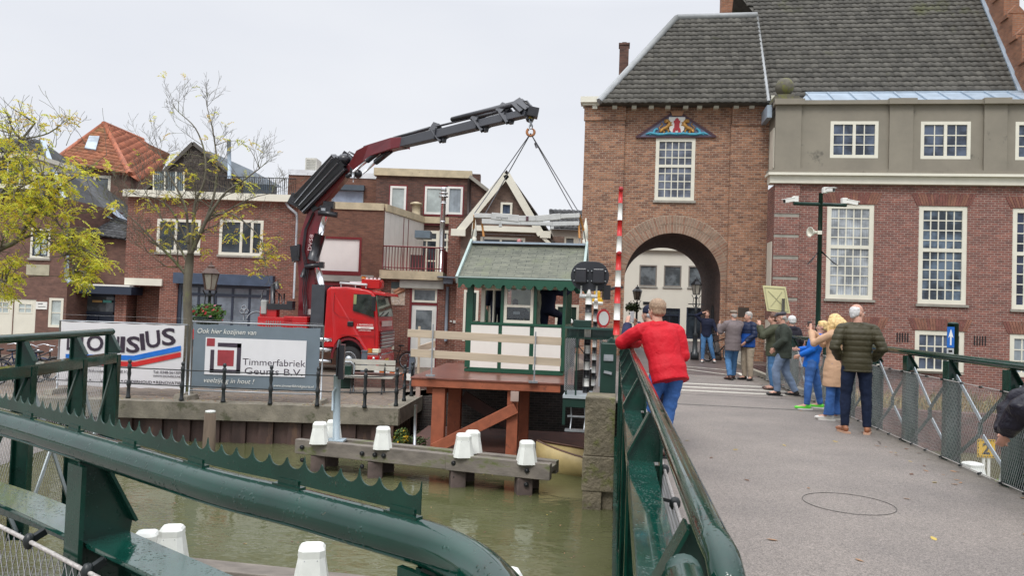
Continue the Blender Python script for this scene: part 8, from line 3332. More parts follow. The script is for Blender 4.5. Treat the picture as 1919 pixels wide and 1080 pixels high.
seccam(V((ca.x - 0.02, 20.5, zc2 + 0.1)), V((-1, -0.3, -0.25)))
seccam(V((cb2.x + 0.02, 20.5, zc2 + 0.1)), V((1, -0.3, -0.25)))
seccam(V((cmx.x + 0.1, 20.3, zt_m + 0.05)), V((0.5, -1, -0.1)), 0.2)
mb = MB()
h0 = W(1531, 436, 20.4)
rt = V((-1, -0.3, 0)).to_track_quat('Z', 'Y').to_matrix()
mb.lathe([(0.03, 0.0), (0.05, 0.08), (0.09, 0.16), (0.14, 0.22), (0.145, 0.24), (0.10, 0.2), (0.05, 0.1)], h0, 14, rot=rt)
mb.box(h0 + V((0.06, 0, 0)), (0.12, 0.1, 0.1))
mb.build('loudspeaker', CREAM, mast)
mb = MB()
for s_, e_ in ((-1, 0), (1, 0), (-1, 1), (1, 1), (-1, 2), (1, 2)):
 mb.tube([V((cmx.x, 20.5, zt_m - 1.6 + 0.03 * e_)), V((cmx.x + s_ * (0.42 - e_ * 0.05), 20.3, zt_m - 2.0 + 0.02 * e_))], 0.01, 4)
mb.build('bird_spikes', BLACK, mast)
# yellow panel sign leaning seen from the back
pys = Pl(W(1455, 560, 23), -8)
ys_ = thing('panel_sign', 'pale yellow panel sign seen from behind with cross bracing beside the hall corner', 'sign', V((W(1464, 600, 23).x, 23.0, 0)))
mb = MB()
qv = [pys.hit(x, y) for x, y in ((1429, 535), (1472, 538), (1481, 588), (1437, 583))]
ar = sum(qv[i][0] * qv[(i + 1) % 4][1] - qv[(i + 1) % 4][0] * qv[i][1] for i in range(4))
if ar < 0:
 qv = qv[::-1]
mb.prism(qv, pys.M(0, 0, 0), 0.03)
mb.build('panel', pm('pale_yellow', (0.62, 0.58, 0.32), 0.6, var=0.06), ys_)
mb = MB()
c_ = [pys.P(*p, 0.035) for p in qv]
cen = sum(c_, V((0, 0, 0))) / 4
for i in range(4):
 a_, b__ = c_[i].lerp(cen, 0.15), c_[(i + 1) % 4].lerp(cen, 0.15)
 mb.bar(a_, b__, 0.02, 0.02, pys.N)
 mb.bar(c_[i].lerp(cen, 0.4), cen, 0.02, 0.02, pys.N)
mb.build('bracing', pm('pale_yellow2', (0.42, 0.40, 0.24), 0.6), ys_)
mb = MB()
mb.tube([V((W(1467, 560, 22.9).x, 22.85, -0.02)), V((W(1467, 560, 22.9).x, 22.85, W(1467, 560, 22.9).z)), ], 0.05, 8)
mb.build('pole', STEEL, ys_)
# blue arrow sign with bicycle plate on green post
pa_ = Pl(W(1782, 640, 12.6), -14)
ars = thing('direction_sign', 'blue sign with white upward arrow on a dark green post beyond the right railing', 'road sign', V((W(1785, 800, 12.8).x, 12.8, -1.9)))
u, z = pa_.hit(1785, 610)
mb = MB()
mb.tube([pa_.P(u + 0.04, -1.95, -0.1), pa_.P(u + 0.04, pa_.hit(1785, 607)[1], -0.1)], 0.085, 12)
mb.ball(pa_.P(u + 0.04, pa_.hit(1785, 607)[1], -0.1), (0.085, 0.085, 0.03), 12)
mb.build('post', DGREEN, ars)
a_, b__, c__, d__ = hp(pa_, 1774.5, 613, 1788, 652)
mb = MB()
mb.pbox(pa_, a_, b__, c__, d__, 0.0, 0.015)
mb.build('blue_plate', pm('sign_blue', (0.01, 0.13, 0.50), 0.35), ars)
mb = MB()
cu_, cz_ = (a_ + b__) / 2, (c__ + d__) / 2
hh_ = (d__ - c__) / 2
mb.prism([(-0.012, -hh_ * 0.75), (0.012, -hh_ * 0.75), (0.012, hh_ * 0.1), (0.04, -hh_ * 0.05), (0, hh_ * 0.8), (-0.04, -hh_ * 0.05), (-0.012, hh_ * 0.1)], pa_.M(cu_, cz_, 0.016), 0.003)
mb.build('arrow', WHITE, ars)
for y0, y1 in ((653, 664), (676, 701), (703, 718)):
 mb = MB()
 mb.pbox(pa_, *hp(pa_, 1774, y0, 1787, y1), 0.0, 0.014)
 pl8 = mb.build('sticker_plate', pm('grey_plate', (0.45, 0.46, 0.46), 0.5, var=0.3, scale=20), ars)
 mb = MB()
 u0_, z0_ = pa_.hit(1780.5, (y0 + y1) / 2)
 mb.pbox(pa_, u0_ - 0.03, u0_ + 0.03, z0_ - 0.02, z0_ + 0.02, 0.0145, 0.016)
 mb.build('mark', BLACK, pl8)
# yellow sign with 2
py_ = Pl(W(1850, 842, 14.5), -8)
y2 = thing('yellow_number_sign', 'yellow waterway sign with black figure 2 on a short white post below the bridge', 'sign', W(1850, 870, 14.5))
a_, b__, c__, d__ = hp(py_, 1831, 824, 1864, 858)
mb = MB()
mb.pbox(py_, a_, b__, c__, d__, 0, 0.02)
mb.build('plate', pm('water_yellow', (0.70, 0.42, 0.01), 0.45), y2)
mb = MB()
w8, h8_ = b__ - a_, d__ - c__
for k in range(6):
 x = a_ + w8 * (0.05 + 0.16 * k)
 mb.pbox(py_, x, x + w8 * 0.09, d__ - 0.03, d__ - 0.012, 0.021, 0.024)
 mb.pbox(py_, x, x + w8 * 0.09, c__ + 0.012, c__ + 0.03, 0.021, 0.024)
for k in range(5):
 z = c__ + h8_ * (0.12 + 0.18 * k)
 mb.pbox(py_, a_ + 0.008, a_ + 0.022, z, z + h8_ * 0.09, 0.021, 0.024)
mb.text('2', py_.M(a_ + w8 * 0.28, c__ + h8_ * 0.2, 0.021), h8_ * 0.85, width=w8 * 0.42, depth=0.004, bold=0.008)
mb.build('figure', BLACK, y2)
mb = MB()
u, z = py_.hit(1847, 900)
mb.pbox(py_, u - 0.06, u - 0.01, -2.2, c__, -0.03, 0)
mb.pbox(py_, u + 0.03, u + 0.08, -2.2, c__, -0.03, 0)
mb.build('post', WHITE, y2)
cap(1822, 897, 13.2, 'white pile cap low at right under the yellow number sign', 0.3, 1.0, 0.6)
cap(1905, 955, 10.3, 'white pile cap at far right behind the railing net', 0.3, 1.1, 1.3)
# ------------------------------------------------------------------ boat
bt = W(1085, 900, 16.0)
boat = thing('rowing_boat', 'small pale yellow wooden boat moored behind the dock beside the pier', 'boat', V((bt.x, bt.y, -1.9)))
L_, Wb = 3.6, 1.15
secs = []
for i in range(13):
 t_ = i / 12
 x = -L_ / 2 + L_ * t_
 wv_ = Wb / 2 * (1 - (abs(t_ - 0.55) / 0.56) ** 2.4)
 wv_ = max(wv_, 0.03)
 sh_ = 0.40 + 0.35 * (1 - t_) ** 2.2 + 0.06 * t_ ** 2
 secs.append((x, wv_, sh_))
ML = Matrix.Translation(V((bt.x + 0.85, bt.y + 0.25, -2.08))) @ Matrix.Rotation(R(-16), 4, 'Z')
mb = MB(M=ML)
vs, fs = [], []
for x, wv_, sh_ in secs:
 for a in range(9):
  t_ = -1 + 2 * a / 8
  vs.append((x, wv_ * math.sin(t_ * math.pi / 2), 0.02 + (sh_ - 0.02) * abs(t_) ** 2.2))
for i in range(12):
 for a in range(8):
  fs.append((i * 9 + a, (i + 1) * 9 + a, (i + 1) * 9 + a + 1, i * 9 + a + 1))
fs.append(tuple(12 * 9 + a for a in range(9)))
mb.add(vs, fs, 0, True)
ho_ = mb.build('hull', pm('boat_yellow', (0.52, 0.40, 0.18), 0.5, var=0.15), boat)
sd_ = ho_.modifiers.new('thick', 'SOLIDIFY')
sd_.thickness = 0.03
mb = MB(M=ML)
for s_ in (-1, 1):
 mb.tube([(x, s_ * wv_, sh_ + 0.01) for x, wv_, sh_ in secs], 0.025, 6)
mb.build('gunwale', pm('boat_brown', (0.12, 0.06, 0.04), 0.5), boat)
for t_ in (5, 8):
 x, wv_, sh_ = secs[t_]
 mb = MB(M=ML)
 mb.bb(x - 0.12, x + 0.12, -wv_ * 0.93, wv_ * 0.93, sh_ - 0.12, sh_ - 0.08)
 mb.build('thwart', pm('thwart', (0.3, 0.25, 0.18), 0.7), boat)
mb = MB(M=ML)
mb.bb(0.35, 0.75, -0.25, 0.2, 0.3, 0.52)
mb.build('crate', pm('crate', (0.28, 0.24, 0.2), 0.8), boat)
# plants at the ledge
pf0 = W(752, 822, 17.3)
t = thing('marigold_plant', 'small plant with yellow flowers growing on the ledge at the quay corner', 'plant', pf0)
mb = leafball('p', '', '', pf0, (0.22, 0.2, 0.3), 500, [0, 1, 2], 0.035, probs=(5, 3, 1.6))
mb.build('foliage', [pm('leaf_a', (0.05, 0.1, 0.02), 0.7), pm('leaf_b', (0.12, 0.16, 0.03), 0.7), pm('yellow_bloom', (0.65, 0.42, 0.02), 0.6)], t)
pf0 = W(775, 828, 17.6)
t = thing('ledge_weeds', 'low dark green weeds on the ledge beside the marigold plant', 'plant', pf0)
mb = leafball('p', '', '', pf0, (0.4, 0.25, 0.16), 450, [0, 1], 0.035)
mb.build('foliage', [pm('weed_a', (0.03, 0.06, 0.015), 0.7), pm('weed_b', (0.07, 0.1, 0.03), 0.7)], t)
# ------------------------------------------------------------------ bicycles
def bicycle(base, rz, label, frame, lean=0.0, group=None, r=0.34, name='bicycle'):
 t = thing(name, label, 'bicycle', base, rz, group)
 M_ = Matrix.Translation(base) @ Matrix.Rotation(rz, 4, 'Z') @ Matrix.Rotation(lean, 4, 'X')
 ring = lambda cx, rr, n_=24: [(cx + rr * math.cos(2 * math.pi * k / n_), 0, r + rr * math.sin(2 * math.pi * k / n_)) for k in range(n_ + 1)]
 for cx in (-0.55, 0.55):
  mb = MB(M=M_)
  mb.tube(ring(cx, r - 0.015), 0.02, 6)
  wh = mb.build('wheel', TYRE, t)
  mb = MB(M=M_)
  mb.tube(ring(cx, r - 0.045), 0.011, 5)
  for k in range(14):
   a = 2 * math.pi * k / 14
   mb.tube([(cx, 0.02 * (-1) ** k, r), (cx + (r - 0.05) * math.cos(a), 0, r + (r - 0.05) * math.sin(a))], 0.002, 3, cap=False)
  mb.tube([(cx, -0.04, r), (cx, 0.04, r)], 0.025, 8)
  mb.build('rim', STEEL, wh)
  mb = MB(M=M_)
  mb.tube([(cx + (r + 0.03) * math.cos(a), 0, r + (r + 0.03) * math.sin(a)) for a in [0.3 + k * 0.22 for k in range(11)]], 0.018, 5)
  mb.build('mudguard', frame, t)
 mb = MB(M=M_)
 bbk = (-0.08, 0, 0.30)
 seat, head, hb = (-0.24, 0, 0.80), (0.38, 0, 0.88), (0.42, 0, 0.72)
 for a, b_, rr in ((seat, bbk, 0.017), (bbk, hb, 0.02), ((-0.2, 0, 0.7), head, 0.018), (head, hb, 0.02), (seat, (-0.55, 0.05, r), 0.01), (seat, (-0.55, -0.05, r), 0.01), (bbk, (-0.55, 0.05, r), 0.011), (bbk, (-0.55, -0.05, r), 0.011), (hb, (0.55, 0.05, r), 0.012), (hb, (0.55, -0.05, r), 0.012), (seat, (-0.26, 0, 0.93), 0.014)):
  mb.tube([a, b_], rr, 6)
 mb.build('frame', frame, t)
 mb = MB(M=M_)
 mb.tube([(0.38, 0, 0.88), (0.35, 0, 1.05)], 0.014, 6)
 mb.tube([(0.18, -0.29, 1.03), (0.34, -0.2, 1.08), (0.37, 0, 1.06), (0.34, 0.2, 1.08), (0.18, 0.29, 1.03)], 0.012, 6)
 mb.ball((0.44, 0, 0.92), 0.05, 8)
 mb.build('handlebar', CHROME, t)
 mb = MB(M=M_)
 mb.ball((-0.28, 0, 0.96), (0.14, 0.085, 0.04), 10)
 mb.build('saddle', BLACK, t)
 mb = MB(M=M_)
 mb.bar((-0.82, 0, 0.74), (-0.32, 0, 0.74), 0.13, 0.02)
 mb.bar((-0.6, 0.06, 0.74), (-0.55, 0.06, r), 0.012, 0.012)
 mb.bar((-0.6, -0.06, 0.74), (-0.55, -0.06, r), 0.012, 0.012)
 mb.build('carrier', BLACK, t)
 mb = MB(M=M_)
 mb.tube([(-0.08, -0.05, 0.30), (-0.08, 0.05, 0.30)], 0.07, 10)
 mb.bar((-0.08, 0.07, 0.30), (0.02, 0.07, 0.18), 0.015, 0.02)
 mb.bar((-0.08, -0.07, 0.30), (-0.18, -0.07, 0.42), 0.015, 0.02)
 mb.box((0.04, 0.11, 0.17), (0.09, 0.08, 0.02))
 mb.box((-0.2, -0.11, 0.43), (0.09, 0.08, 0.02))
 mb.build('crank', BLACK, t)
 return t
BB = pm('bike_black', (0.015, 0.015, 0.017), 0.35)
p = W(742, 684, 29.6)
bicycle(V((p.x - 0.25, 30.6, -1.0)), R(184), 'black city bicycle against the brick wall just ahead of the truck', BB, 0.08)
BKS = pm('bike_blue', (0.02, 0.06, 0.2), 0.35)
for k, (x, y, d, rz, lb, m_) in enumerate(((8, 700, 21.5, 75, 'parked bicycle at the far left edge behind the net', BB), (35, 700, 21.2, 60, 'parked bicycle with blue frame, second from the left edge', BKS), (66, 702, 21.6, 80, 'parked black bicycle in the middle of the row behind the net', BB), (92, 702, 21.0, 35, 'parked black bicycle nearest the white banner', BB))):
 p = W(x, y, d)
 bicycle(V((p.x, d, -1.0)), R(rz), lb, m_, 0.12, 'bicycles parked in a row at far left')
# ------------------------------------------------------------------ people
SKIN = pm('skin', (0.52, 0.28, 0.20), 0.5, var=0.10, scale=14)
def clothm(name, col, rough=0.8, var=0.12, crease=0.5):
 m, n, l, b = base(name)
 tc = n.new('ShaderNodeTexCoord')
 t = tnoise(n, l, tc.outputs['Object'], 4, 5)
 c = ramp(n, l, t.outputs[0], 0.3, rgba(col, 1 - var), 0.7, rgba(col, 1 + var))
 l.new(c, b.inputs['Base Color'])
 b.inputs['Roughness'].default_value = rough
 b.inputs['Specular IOR Level'].default_value = 0.25
 t2 = tnoise(n, l, tc.outputs['Object'], 16, 3, 0.5)
 t2.inputs['Distortion'].default_value = 1.2
 addbump(n, l, b, t2.outputs[0], crease, 0.012)
 return m
def lerp(a, b_, t):
 return a + (b_ - a) * t
REST = dict(pel=(0, 0, .95), chest=(0, 0.0, 1.28), neck=(0, -.01, 1.47), head=(0, .02, 1.62),
   sL=(-.185, 0, 1.41), eL=(-.25, -.04, 1.13), wL=(-.25, .06, .88), hL=(0, .3, -1),
   sR=(.185, 0, 1.41), eR=(.25, -.04, 1.13), wR=(.25, .06, .88), hR=(0, .3, -1),
   pL=(-.09, 0, .92), kL=(-.10, .02, .50), aL=(-.11, -.02, .09), tL=(-.13, .15, .04),
   pR=(.09, 0, .92), kR=(.10, .02, .50), aR=(.11, -.02, .09), tR=(.13, .15, .04))
def person(label, loc, yaw, H, pose, cl, look=0.0, nod=0.0, hair=None, vox=0.012, group=None, tilt=0.0, name='person'):
 t = thing(name, label, 'person', loc, R(yaw), group)
 s = H / 1.75
 J = dict(REST)
 J.update(pose)
 J = {k: V(v) for k, v in J.items()}
 HM = Matrix.Translation(J['head']) @ Matrix.Rotation(R(look), 4, 'Z') @ Matrix.Rotation(R(-nod), 4, 'X') @ Matrix.Rotation(R(tilt), 4, 'Y')
 H3 = HM.to_3x3()
 HP = lambda x, y, z: HM @ V((x, y, z))
 S4 = Matrix.Scale(s, 4)
 def mk(name_, mb, mat, vx=vox, sm=3, disp=None):
  mb.v = [p * s for p in mb.v]
  me = mesh_from_remesh(mb, vx, sm, disp)
  return mobj(name_, me, mat, t)
 def torso(mb, z0, infl, z1=1.0):
  """elliptical torso through pelvis, waist, chest, shoulders"""
  xs = (J['sR'] - J['sL']).normalized()
  xp = (J['pR'] - J['pL']).normalized()
  up = (J['chest'] - J['pel']).normalized()
  up2 = (J['neck'] - J['chest']).normalized()
  st = []
  waist = J['pel'].lerp(J['chest'], 0.42)
  hipz = J['pel'] - up * 0.06
  data = [(hipz, xp, up, .155 + infl, .11 + infl), (J['pel'], xp, up, .16 + infl, .115 + infl), (waist, xp.lerp(xs, .5), up, .138 + infl * 1.1, .10 + infl),
    (J['chest'], xs, up, .165 + infl, .118 + infl), (J['chest'].lerp(J['neck'], .45), xs, up2, .175 + infl * .8, .112 + infl * .8),
    (J['chest'].lerp(J['neck'], .72), xs, up2, .15 + infl * .6, .09 + infl * .6), (J['chest'].lerp(J['neck'], .95), xs, up2, .07 + infl * .5, .065 + infl * .4)]
  rings = []
  for c, x, u, rx, ry in data:
   x = (x - u * x.dot(u)).normalized()
   y = u.cross(x)
   rings.append((c, x * rx, y * ry))
  if z0 > 0:
   c, x, y = rings[0]
   rings.insert(0, (c - up * z0, x * 1.02, y * 1.02))
  mb.etube(rings, 18)
 def arm(mb, sd, infl, end=1.0, cuff=0.0):
  a, e_, w_ = J['s' + sd], J['e' + sd], J['w' + sd]
  w2 = e_.lerp(w_, end)
  mb.tube([a - V((0, 0, .012)), a.lerp(e_, .5), e_, e_.lerp(w2, .5), w2], [.052 + infl, .050 + infl, .043 + infl, .040 + infl * .9, .030 + infl * .8 + cuff], 12)
  mb.tube([a, a.lerp(J['neck'], .75) + V((0, 0, -.01))], [.052 + infl * .6, .046 + infl * .4], 12)
  mb.ball(a - V((0, 0, .012)), .052 + infl * .75, 12)
  mb.ball(e_, .044 + infl, 10)
 def leg(mb, sd, infl, end=1.0, flare=0.0, wide=0.0):
  a, k_, b_ = J['p' + sd], J['k' + sd], J['a' + sd]
  b2 = k_.lerp(b_, end)
  mb.tube([a, a.lerp(k_, .3), a.lerp(k_, .7), k_, k_.lerp(b2, .35), k_.lerp(b2, .75), b2],
    [.088 + infl, .084 + infl, .068 + infl + wide, .060 + infl + wide, .057 + infl + wide, .046 + infl + wide + flare * .5, .042 + infl + wide + flare], 14)
  mb.ball(a, .09 + infl, 12)
  mb.ball(k_, .061 + infl + wide, 10)
 # --- body: one continuous surface
 mb = MB()
 torso(mb, 0, -0.01)
 for sd in 'LR':
  arm(mb, sd, -0.004)
  leg(mb, sd, -0.012)
  a_, t_ = J['a' + sd], J['t' + sd]
  mb.tube([a_, a_.lerp(t_, .5) - V((0, 0, .01)), t_], [.04, .04, .03], 8)
 mb.tube([J['neck'] - V((0, 0, .06)), J['neck'].lerp(J['head'], .35), HP(0, -.015, -.05)], [.062, .056, .055], 12)
 mb.ball(HP(0, -.015, .035), (.073, .090, .085), 16, rot=H3)
 mb.ball(HP(0, .022, -.035), (.058, .062, .075), 14, rot=H3)
 mb.ball(HP(0, .040, -.085), (.034, .034, .026), 10, rot=H3)
 mb.tube([HP(0, .078, .012), HP(0, .100, -.018), HP(0, .092, -.032)], [.010, .015, .014], 8)
 mb.ball(HP(0, .072, .030), (.046, .018, .012), 8, rot=H3)
 mb.ball(HP(0, .082, -.056), (.022, .012, .009), 8, rot=H3)
 for sx in (-1, 1):
  mb.ball(HP(sx * .074, -.008, -.008), (.012, .020, .032), 8, rot=H3)
  mb.ball(HP(sx * .036, .058, -.020), (.022, .022, .022), 8, rot=H3)
 for sd in 'LR':
  w_, e_ = J['w' + sd], J['e' + sd]
  d_ = V(J['h' + sd]).normalized()
  fo = (w_ - e_).normalized()
  d_ = (fo * 0.7 + d_ * 0.5).normalized()
  cx = V((-1 if sd == 'R' else 1, 0, 0))
  nrm = (cx - d_ * cx.dot(d_))
  if nrm.length < .1:
   nrm = V((0, 1, 0)) - d_ * d_.y
  nrm.normalize()
  ac = d_.cross(nrm).normalized()
  palm = w_ + d_ * .055
  Rm = Matrix((ac, nrm, d_)).transposed()
  mb.ball(palm, (.040, .017, .052), 10, rot=Rm)
  mb.tube([w_ - fo * .02, w_ + d_ * .03], [.026, .026], 8)
  for i, L_ in enumerate((.070, .080, .075, .058)):
   st = w_ + d_ * .092 + ac * (.030 - i * .020)
   curl = .45 + .12 * i
   m1 = st + (d_ * math.cos(curl * .5) + nrm * math.sin(curl * .5)) * L_ * .45
   m2 = m1 + (d_ * math.cos(curl * 1.6) + nrm * math.sin(curl * 1.6)) * L_ * .32
   m3 = m2 + (d_ * math.cos(curl * 2.5) + nrm * math.sin(curl * 2.5)) * L_ * .23
   mb.tube([st - d_ * .03, st, m1, m2, m3], [.010, .010, .0092, .0086, .007], 6)
  th = w_ + d_ * .03 + ac * .032
  mb.tube([th - ac * .02, th + (ac * .6 + d_ * .6 + nrm * .2) * .035, th + (ac * .55 + d_ * 1.1 + nrm * .45) * .055], [.013, .011, .009], 6)
 bo_ = mk('body', mb, cl.get('skin', SKIN), min(vox, .011), 2)
 # eyes and mouth
 for sx in (-1, 1):
  m2 = MB()
  m2.ball(HP(sx * .030, .0835, .006) * s, .0085 * s, 8, m=0)
  m2.ball(HP(sx * .030, .089, .006) * s, .005 * s, 8, m=1)
  o = m2.build('eye', [pm_eye_w, pm_eye_b], None)
  o.parent = t
 m2 = MB()
 m2.ball(HP(0, .093, -.057) * s, (.018 * s, .004 * s, .004 * s), 8, rot=H3)
 o = m2.build('mouth', MOUTH, None)
 o.parent = t
 # --- trousers
 def folds(amp, sc, seed=0.0):
  def f(co, nn):
   v_ = noise.noise(V((co.x * sc, co.y * sc, co.z * sc * 1.7 + seed)))
   return amp * (v_ + 0.5 * noise.noise(V((co.x * sc * 2.3 + 5, co.y * sc * 2.3, co.z * sc * 3.1))))
  return f
 mb = MB()
 xp = (J['pR'] - J['pL']).normalized()
 up = (J['chest'] - J['pel']).normalized()
 yp = up.cross(xp)
 tr = cl.get('tr_infl', .014)
 mb.etube([(J['pel'] - up * .10, xp * .13, yp * .10), (J['pel'] - up * .06, xp * .168, yp * .125), (J['pel'] + up * .02, xp * .166, yp * .122), (J['pel'] + up * .10, xp * .15, yp * .115)], 16)
 for sd in 'LR':
  leg(mb, sd, tr, 1.0, cl.get('flare', 0.0), cl.get('wide', 0.0))
 mk('trousers', mb, cl['trousers'], vox * 1.05, 3, folds(.007, 9, 3.0))
 # --- shoes
 for sd in 'LR':
  a_, t_ = J['a' + sd], J['t' + sd]
  f = V((t_.x - a_.x, t_.y - a_.y, 0)).normalized()
  sdv = V((f.y, -f.x, 0))
  hp_ = V((a_.x, a_.y, a_.z - .045)) - f * .045
  tp_ = t_ + f * .05
  fz = V((0, 0, 1))
  mb = MB()
  R4 = Matrix((sdv, f, fz)).transposed()
  mb.ball(hp_ + f * .02 + fz * .01, (.040, .055, .045), 10, rot=R4)
  mb.ball(hp_.lerp(tp_, .45) + fz * .005, (.044, .09, .042), 10, rot=R4)
  mb.ball(hp_.lerp(tp_, .78) - fz * .004, (.047, .07, .032), 10, rot=R4)
  mb.tube([V(a_) - fz * .02, V(a_) + fz * .04], [.045, .043], 10)
  so_ = mk('shoe', mb, cl['shoes'], .012, 2)
  mb = MB()
  pr = [(-.036, -.055), (.036, -.055), (.045, .06), (.048, .14), (.035, .20), (0, .22), (-.035, .20), (-.048, .14), (-.045, .06)]
  ln = (tp_ - hp_).length / .265 * 1.02
  c0 = hp_ - V((0, 0, hp_.z)) + V((0, 0, max(0.0, min(a_.z - .09, t_.z - .04))))
  Mx = Matrix.Translation(c0) @ R4.to_4x4()
  mb.prism([(x, y * ln) for x, y in pr], Mx, .022)
  mb.v = [p * s for p in mb.v]
  o = mb.build('sole', cl.get('sole', BLACK), None)
  o.parent = so_
 # --- top garment
 J0 = cl['jacket']
 infl = cl.get('infl', .028)
 hem = cl.get('hem', .08)
 mb = MB()
 torso(mb, hem, infl)
 if cl.get('coat'):
  d_ = cl['coat']
  upd = V((0, 0, 1))
  mb.etube([(J['pel'] + up * .04, xp * (.16 + infl), yp * (.12 + infl)), (J['pel'] - upd * .1, xp * (.185 + infl), yp * (.145 + infl)), (J['pel'] - upd * d_ * .6, xp * (.195 + infl), yp * (.15 + infl)), (J['pel'] - upd * d_, xp * (.205 + infl), yp * (.155 + infl))], 20)
  mb.etube([(J['pel'] + up * .15, xp * (.145 + infl), yp * (.108 + infl)), (J['pel'] + up * .20, xp * (.145 + infl), yp * (.108 + infl))], 18)
 for sd in 'LR':
  arm(mb, sd, infl * .75, .97, .006)
 # collar
 nk = J['neck']
 mb.tube([nk - V((0, .0, .05)), nk + (J['head'] - nk) * .12], [.090, .078 + infl * .2], 14)
 if cl.get('hood'):
  bk_ = nk + V((0, -.085, -.03))
  mb.ball(bk_, (.105, .055, .07), 12)
  mb.ball(nk + V((.07, -.03, -.01)), (.045, .06, .05), 10)
  mb.ball(nk + V((-.07, -.03, -.01)), (.045, .06, .05), 10)
 if cl.get('quilt'):
  fr = cl['quilt']
  def dq(co, nn):
   z_ = co.z / s
   w_ = abs(math.sin(math.pi * z_ / fr))
   return .011 * (w_ ** 0.5) - .006 + .003 * noise.noise(co * 22)
  dsp = dq
 else:
  dsp = folds(cl.get('fold', .007), 6, 1.0)
 jo = mk('jacket', mb, J0, vox, 3, dsp)
 if cl.get('side_panel'):
  mb = MB()
  z0_, col_ = cl['side_panel']
  torso(mb, hem - .01, infl + .006)
  mb.v = [p * s for p in mb.v]
  me = mesh_from_remesh(mb, vox, 3, dsp)
  # keep only the lower half
  bm_ = bmesh.new()
  bm_.from_mesh(me)
  bmesh.ops.delete(bm_, geom=[v for v in bm_.verts if v.co.z > z0_ * s or v.co.z < 0.80 * s], context='VERTS')
  bm_.to_mesh(me)
  bm_.free()
  mobj('jacket_panel', me, col_, t)
 # --- hair / hats
 hk_, hm_ = hair
 mb = MB()
 if hk_ in ('short', 'fringe', 'full', 'long'):
  if hk_ == 'fringe':
   mb.ball(HP(0, -.044, .008), (.077, .068, .070), 16, rot=H3)
   mb.ball(HP(0, -.036, .040), (.079, .073, .058), 16, rot=H3)
   mb.ball(HP(0, -.075, -.035), (.050, .032, .040), 12, rot=H3)
  else:
   g_ = .012 if hk_ == 'short' else .02
   mb.ball(HP(0, -.024, .048), (.072 + g_, .084 + g_, .074 + g_), 16, rot=H3)
   mb.ball(HP(0, -.050, -.01), (.064 + g_, .050 + g_, .062), 14, rot=H3)
   mb.ball(HP(0, .035, .092), (.055, .035, .026), 10, rot=H3)
  if hk_ == 'long':
   for k in range(90):
    a = math.pi * (-.15 + 1.30 * rnd.random())
    rr = rnd.uniform(.08, .135)
    x0, y0 = rr * math.cos(a), -.02 - rr * math.sin(a)
    L_ = rnd.uniform(.24, .40)
    pts = [HP(x0 * .8, y0 * .8, .06)]
    for q in range(1, 6):
     f_ = q / 5
     pts.append(HP(x0 * (1 + .35 * f_) + .012 * math.sin(q * 2 + k), y0 * (1.1 + .35 * f_) + .012 * math.cos(q * 1.7 + k), .06 - L_ * f_ * 1.15))
    mb.tube(pts, [.024, .026, .025, .022, .017, .006], 6)
  def dh(co, nn):
   return .007 * noise.noise(V((co.x * 60, co.y * 60, co.z * 22)))
  mk('hair', mb, hm_, .009, 1, dh)
 elif hk_ in ('flatcap', 'beanie', 'helmet', 'cap'):
  if hk_ == 'flatcap':
   mb.ball(HP(0, -.01, .082), (.098, .118, .040), 16, rot=H3)
   mb.ball(HP(0, .085, .062), (.072, .060, .014), 12, rot=H3)
   mb.ball(HP(0, -.03, .06), (.084, .09, .036), 14, rot=H3)
  elif hk_ == 'beanie':
   mb.ball(HP(0, -.022, .056), (.088, .102, .080), 16, rot=H3)
   mb.tube([HP(0, -.02, .020), HP(0, -.02, .048)], .092, 18)
  elif hk_ == 'cap':
   mb.ball(HP(0, -.012, .060), (.084, .102, .072), 16, rot=H3)
   mb.ball(HP(0, .105, .045), (.058, .060, .012), 12, rot=H3)
  else:
   mb.ball(HP(0, -.005, .055), (.105, .125, .095), 16, rot=H3)
   mb.ball(HP(0, .03, .022), (.115, .145, .014), 14, rot=H3)
  mk('hat', mb, hm_[0] if isinstance(hm_, tuple) else hm_, .009, 2)
  if isinstance(hm_, tuple):
   mb = MB()
   mb.ball(HP(0, -.044, .0), (.076, .066, .055), 16, rot=H3)
   mb.ball(HP(0, -.072, -.035), (.050, .034, .036), 12, rot=H3)
   mk('hair', mb, hm_[1], .009, 1)
 t_m = {k: (t.matrix_basis @ (v * s)) for k, v in J.items()}
 return t, t_m
pm_eye_w = pm('eye_white', (0.6, 0.58, 0.55), 0.3)
pm_eye_b = pm('eye_dark', (0.03, 0.02, 0.015), 0.2)
MOUTH = pm('lips', (0.32, 0.12, 0.10), 0.5)
JEANS = clothm('denim_blue', (0.045, 0.12, 0.33), .85, .35)
JEANS2 = clothm('denim_mid', (0.07, 0.17, 0.33), .85, .3)
JEANSG = clothm('denim_grey', (0.15, 0.20, 0.29), .85, .25)
JEANSD = clothm('denim_dark', (0.008, 0.014, 0.035), .85, .4)
NAVYC = clothm('navy_cloth', (0.010, 0.013, 0.032), .8, .2)
OLIVE = clothm('olive_puffer', (0.048, 0.042, 0.022), .5, .15, .25)
DKGRN = clothm('dark_green_cloth', (0.035, 0.042, 0.032), .75, .2)
TAUPE = clothm('taupe_cloth', (0.17, 0.14, 0.14), .8, .12)
REDC = clothm('red_jacket', (0.50, 0.006, 0.016), .6, .1, .8)
CAMEL = clothm('camel_coat', (0.52, 0.33, 0.21), .85, .08)
BLUEC = clothm('bright_blue', (0.008, 0.12, 0.50), .6, .12)
NAVYP = clothm('navy_puffer', (0.010, 0.018, 0.05), .45, .15, .25)
BEIGEC = clothm('beige_trousers', (0.33, 0.27, 0.20), .85, .12)
BLACKC = clothm('black_cloth', (0.014, 0.012, 0.020), .6, .2)
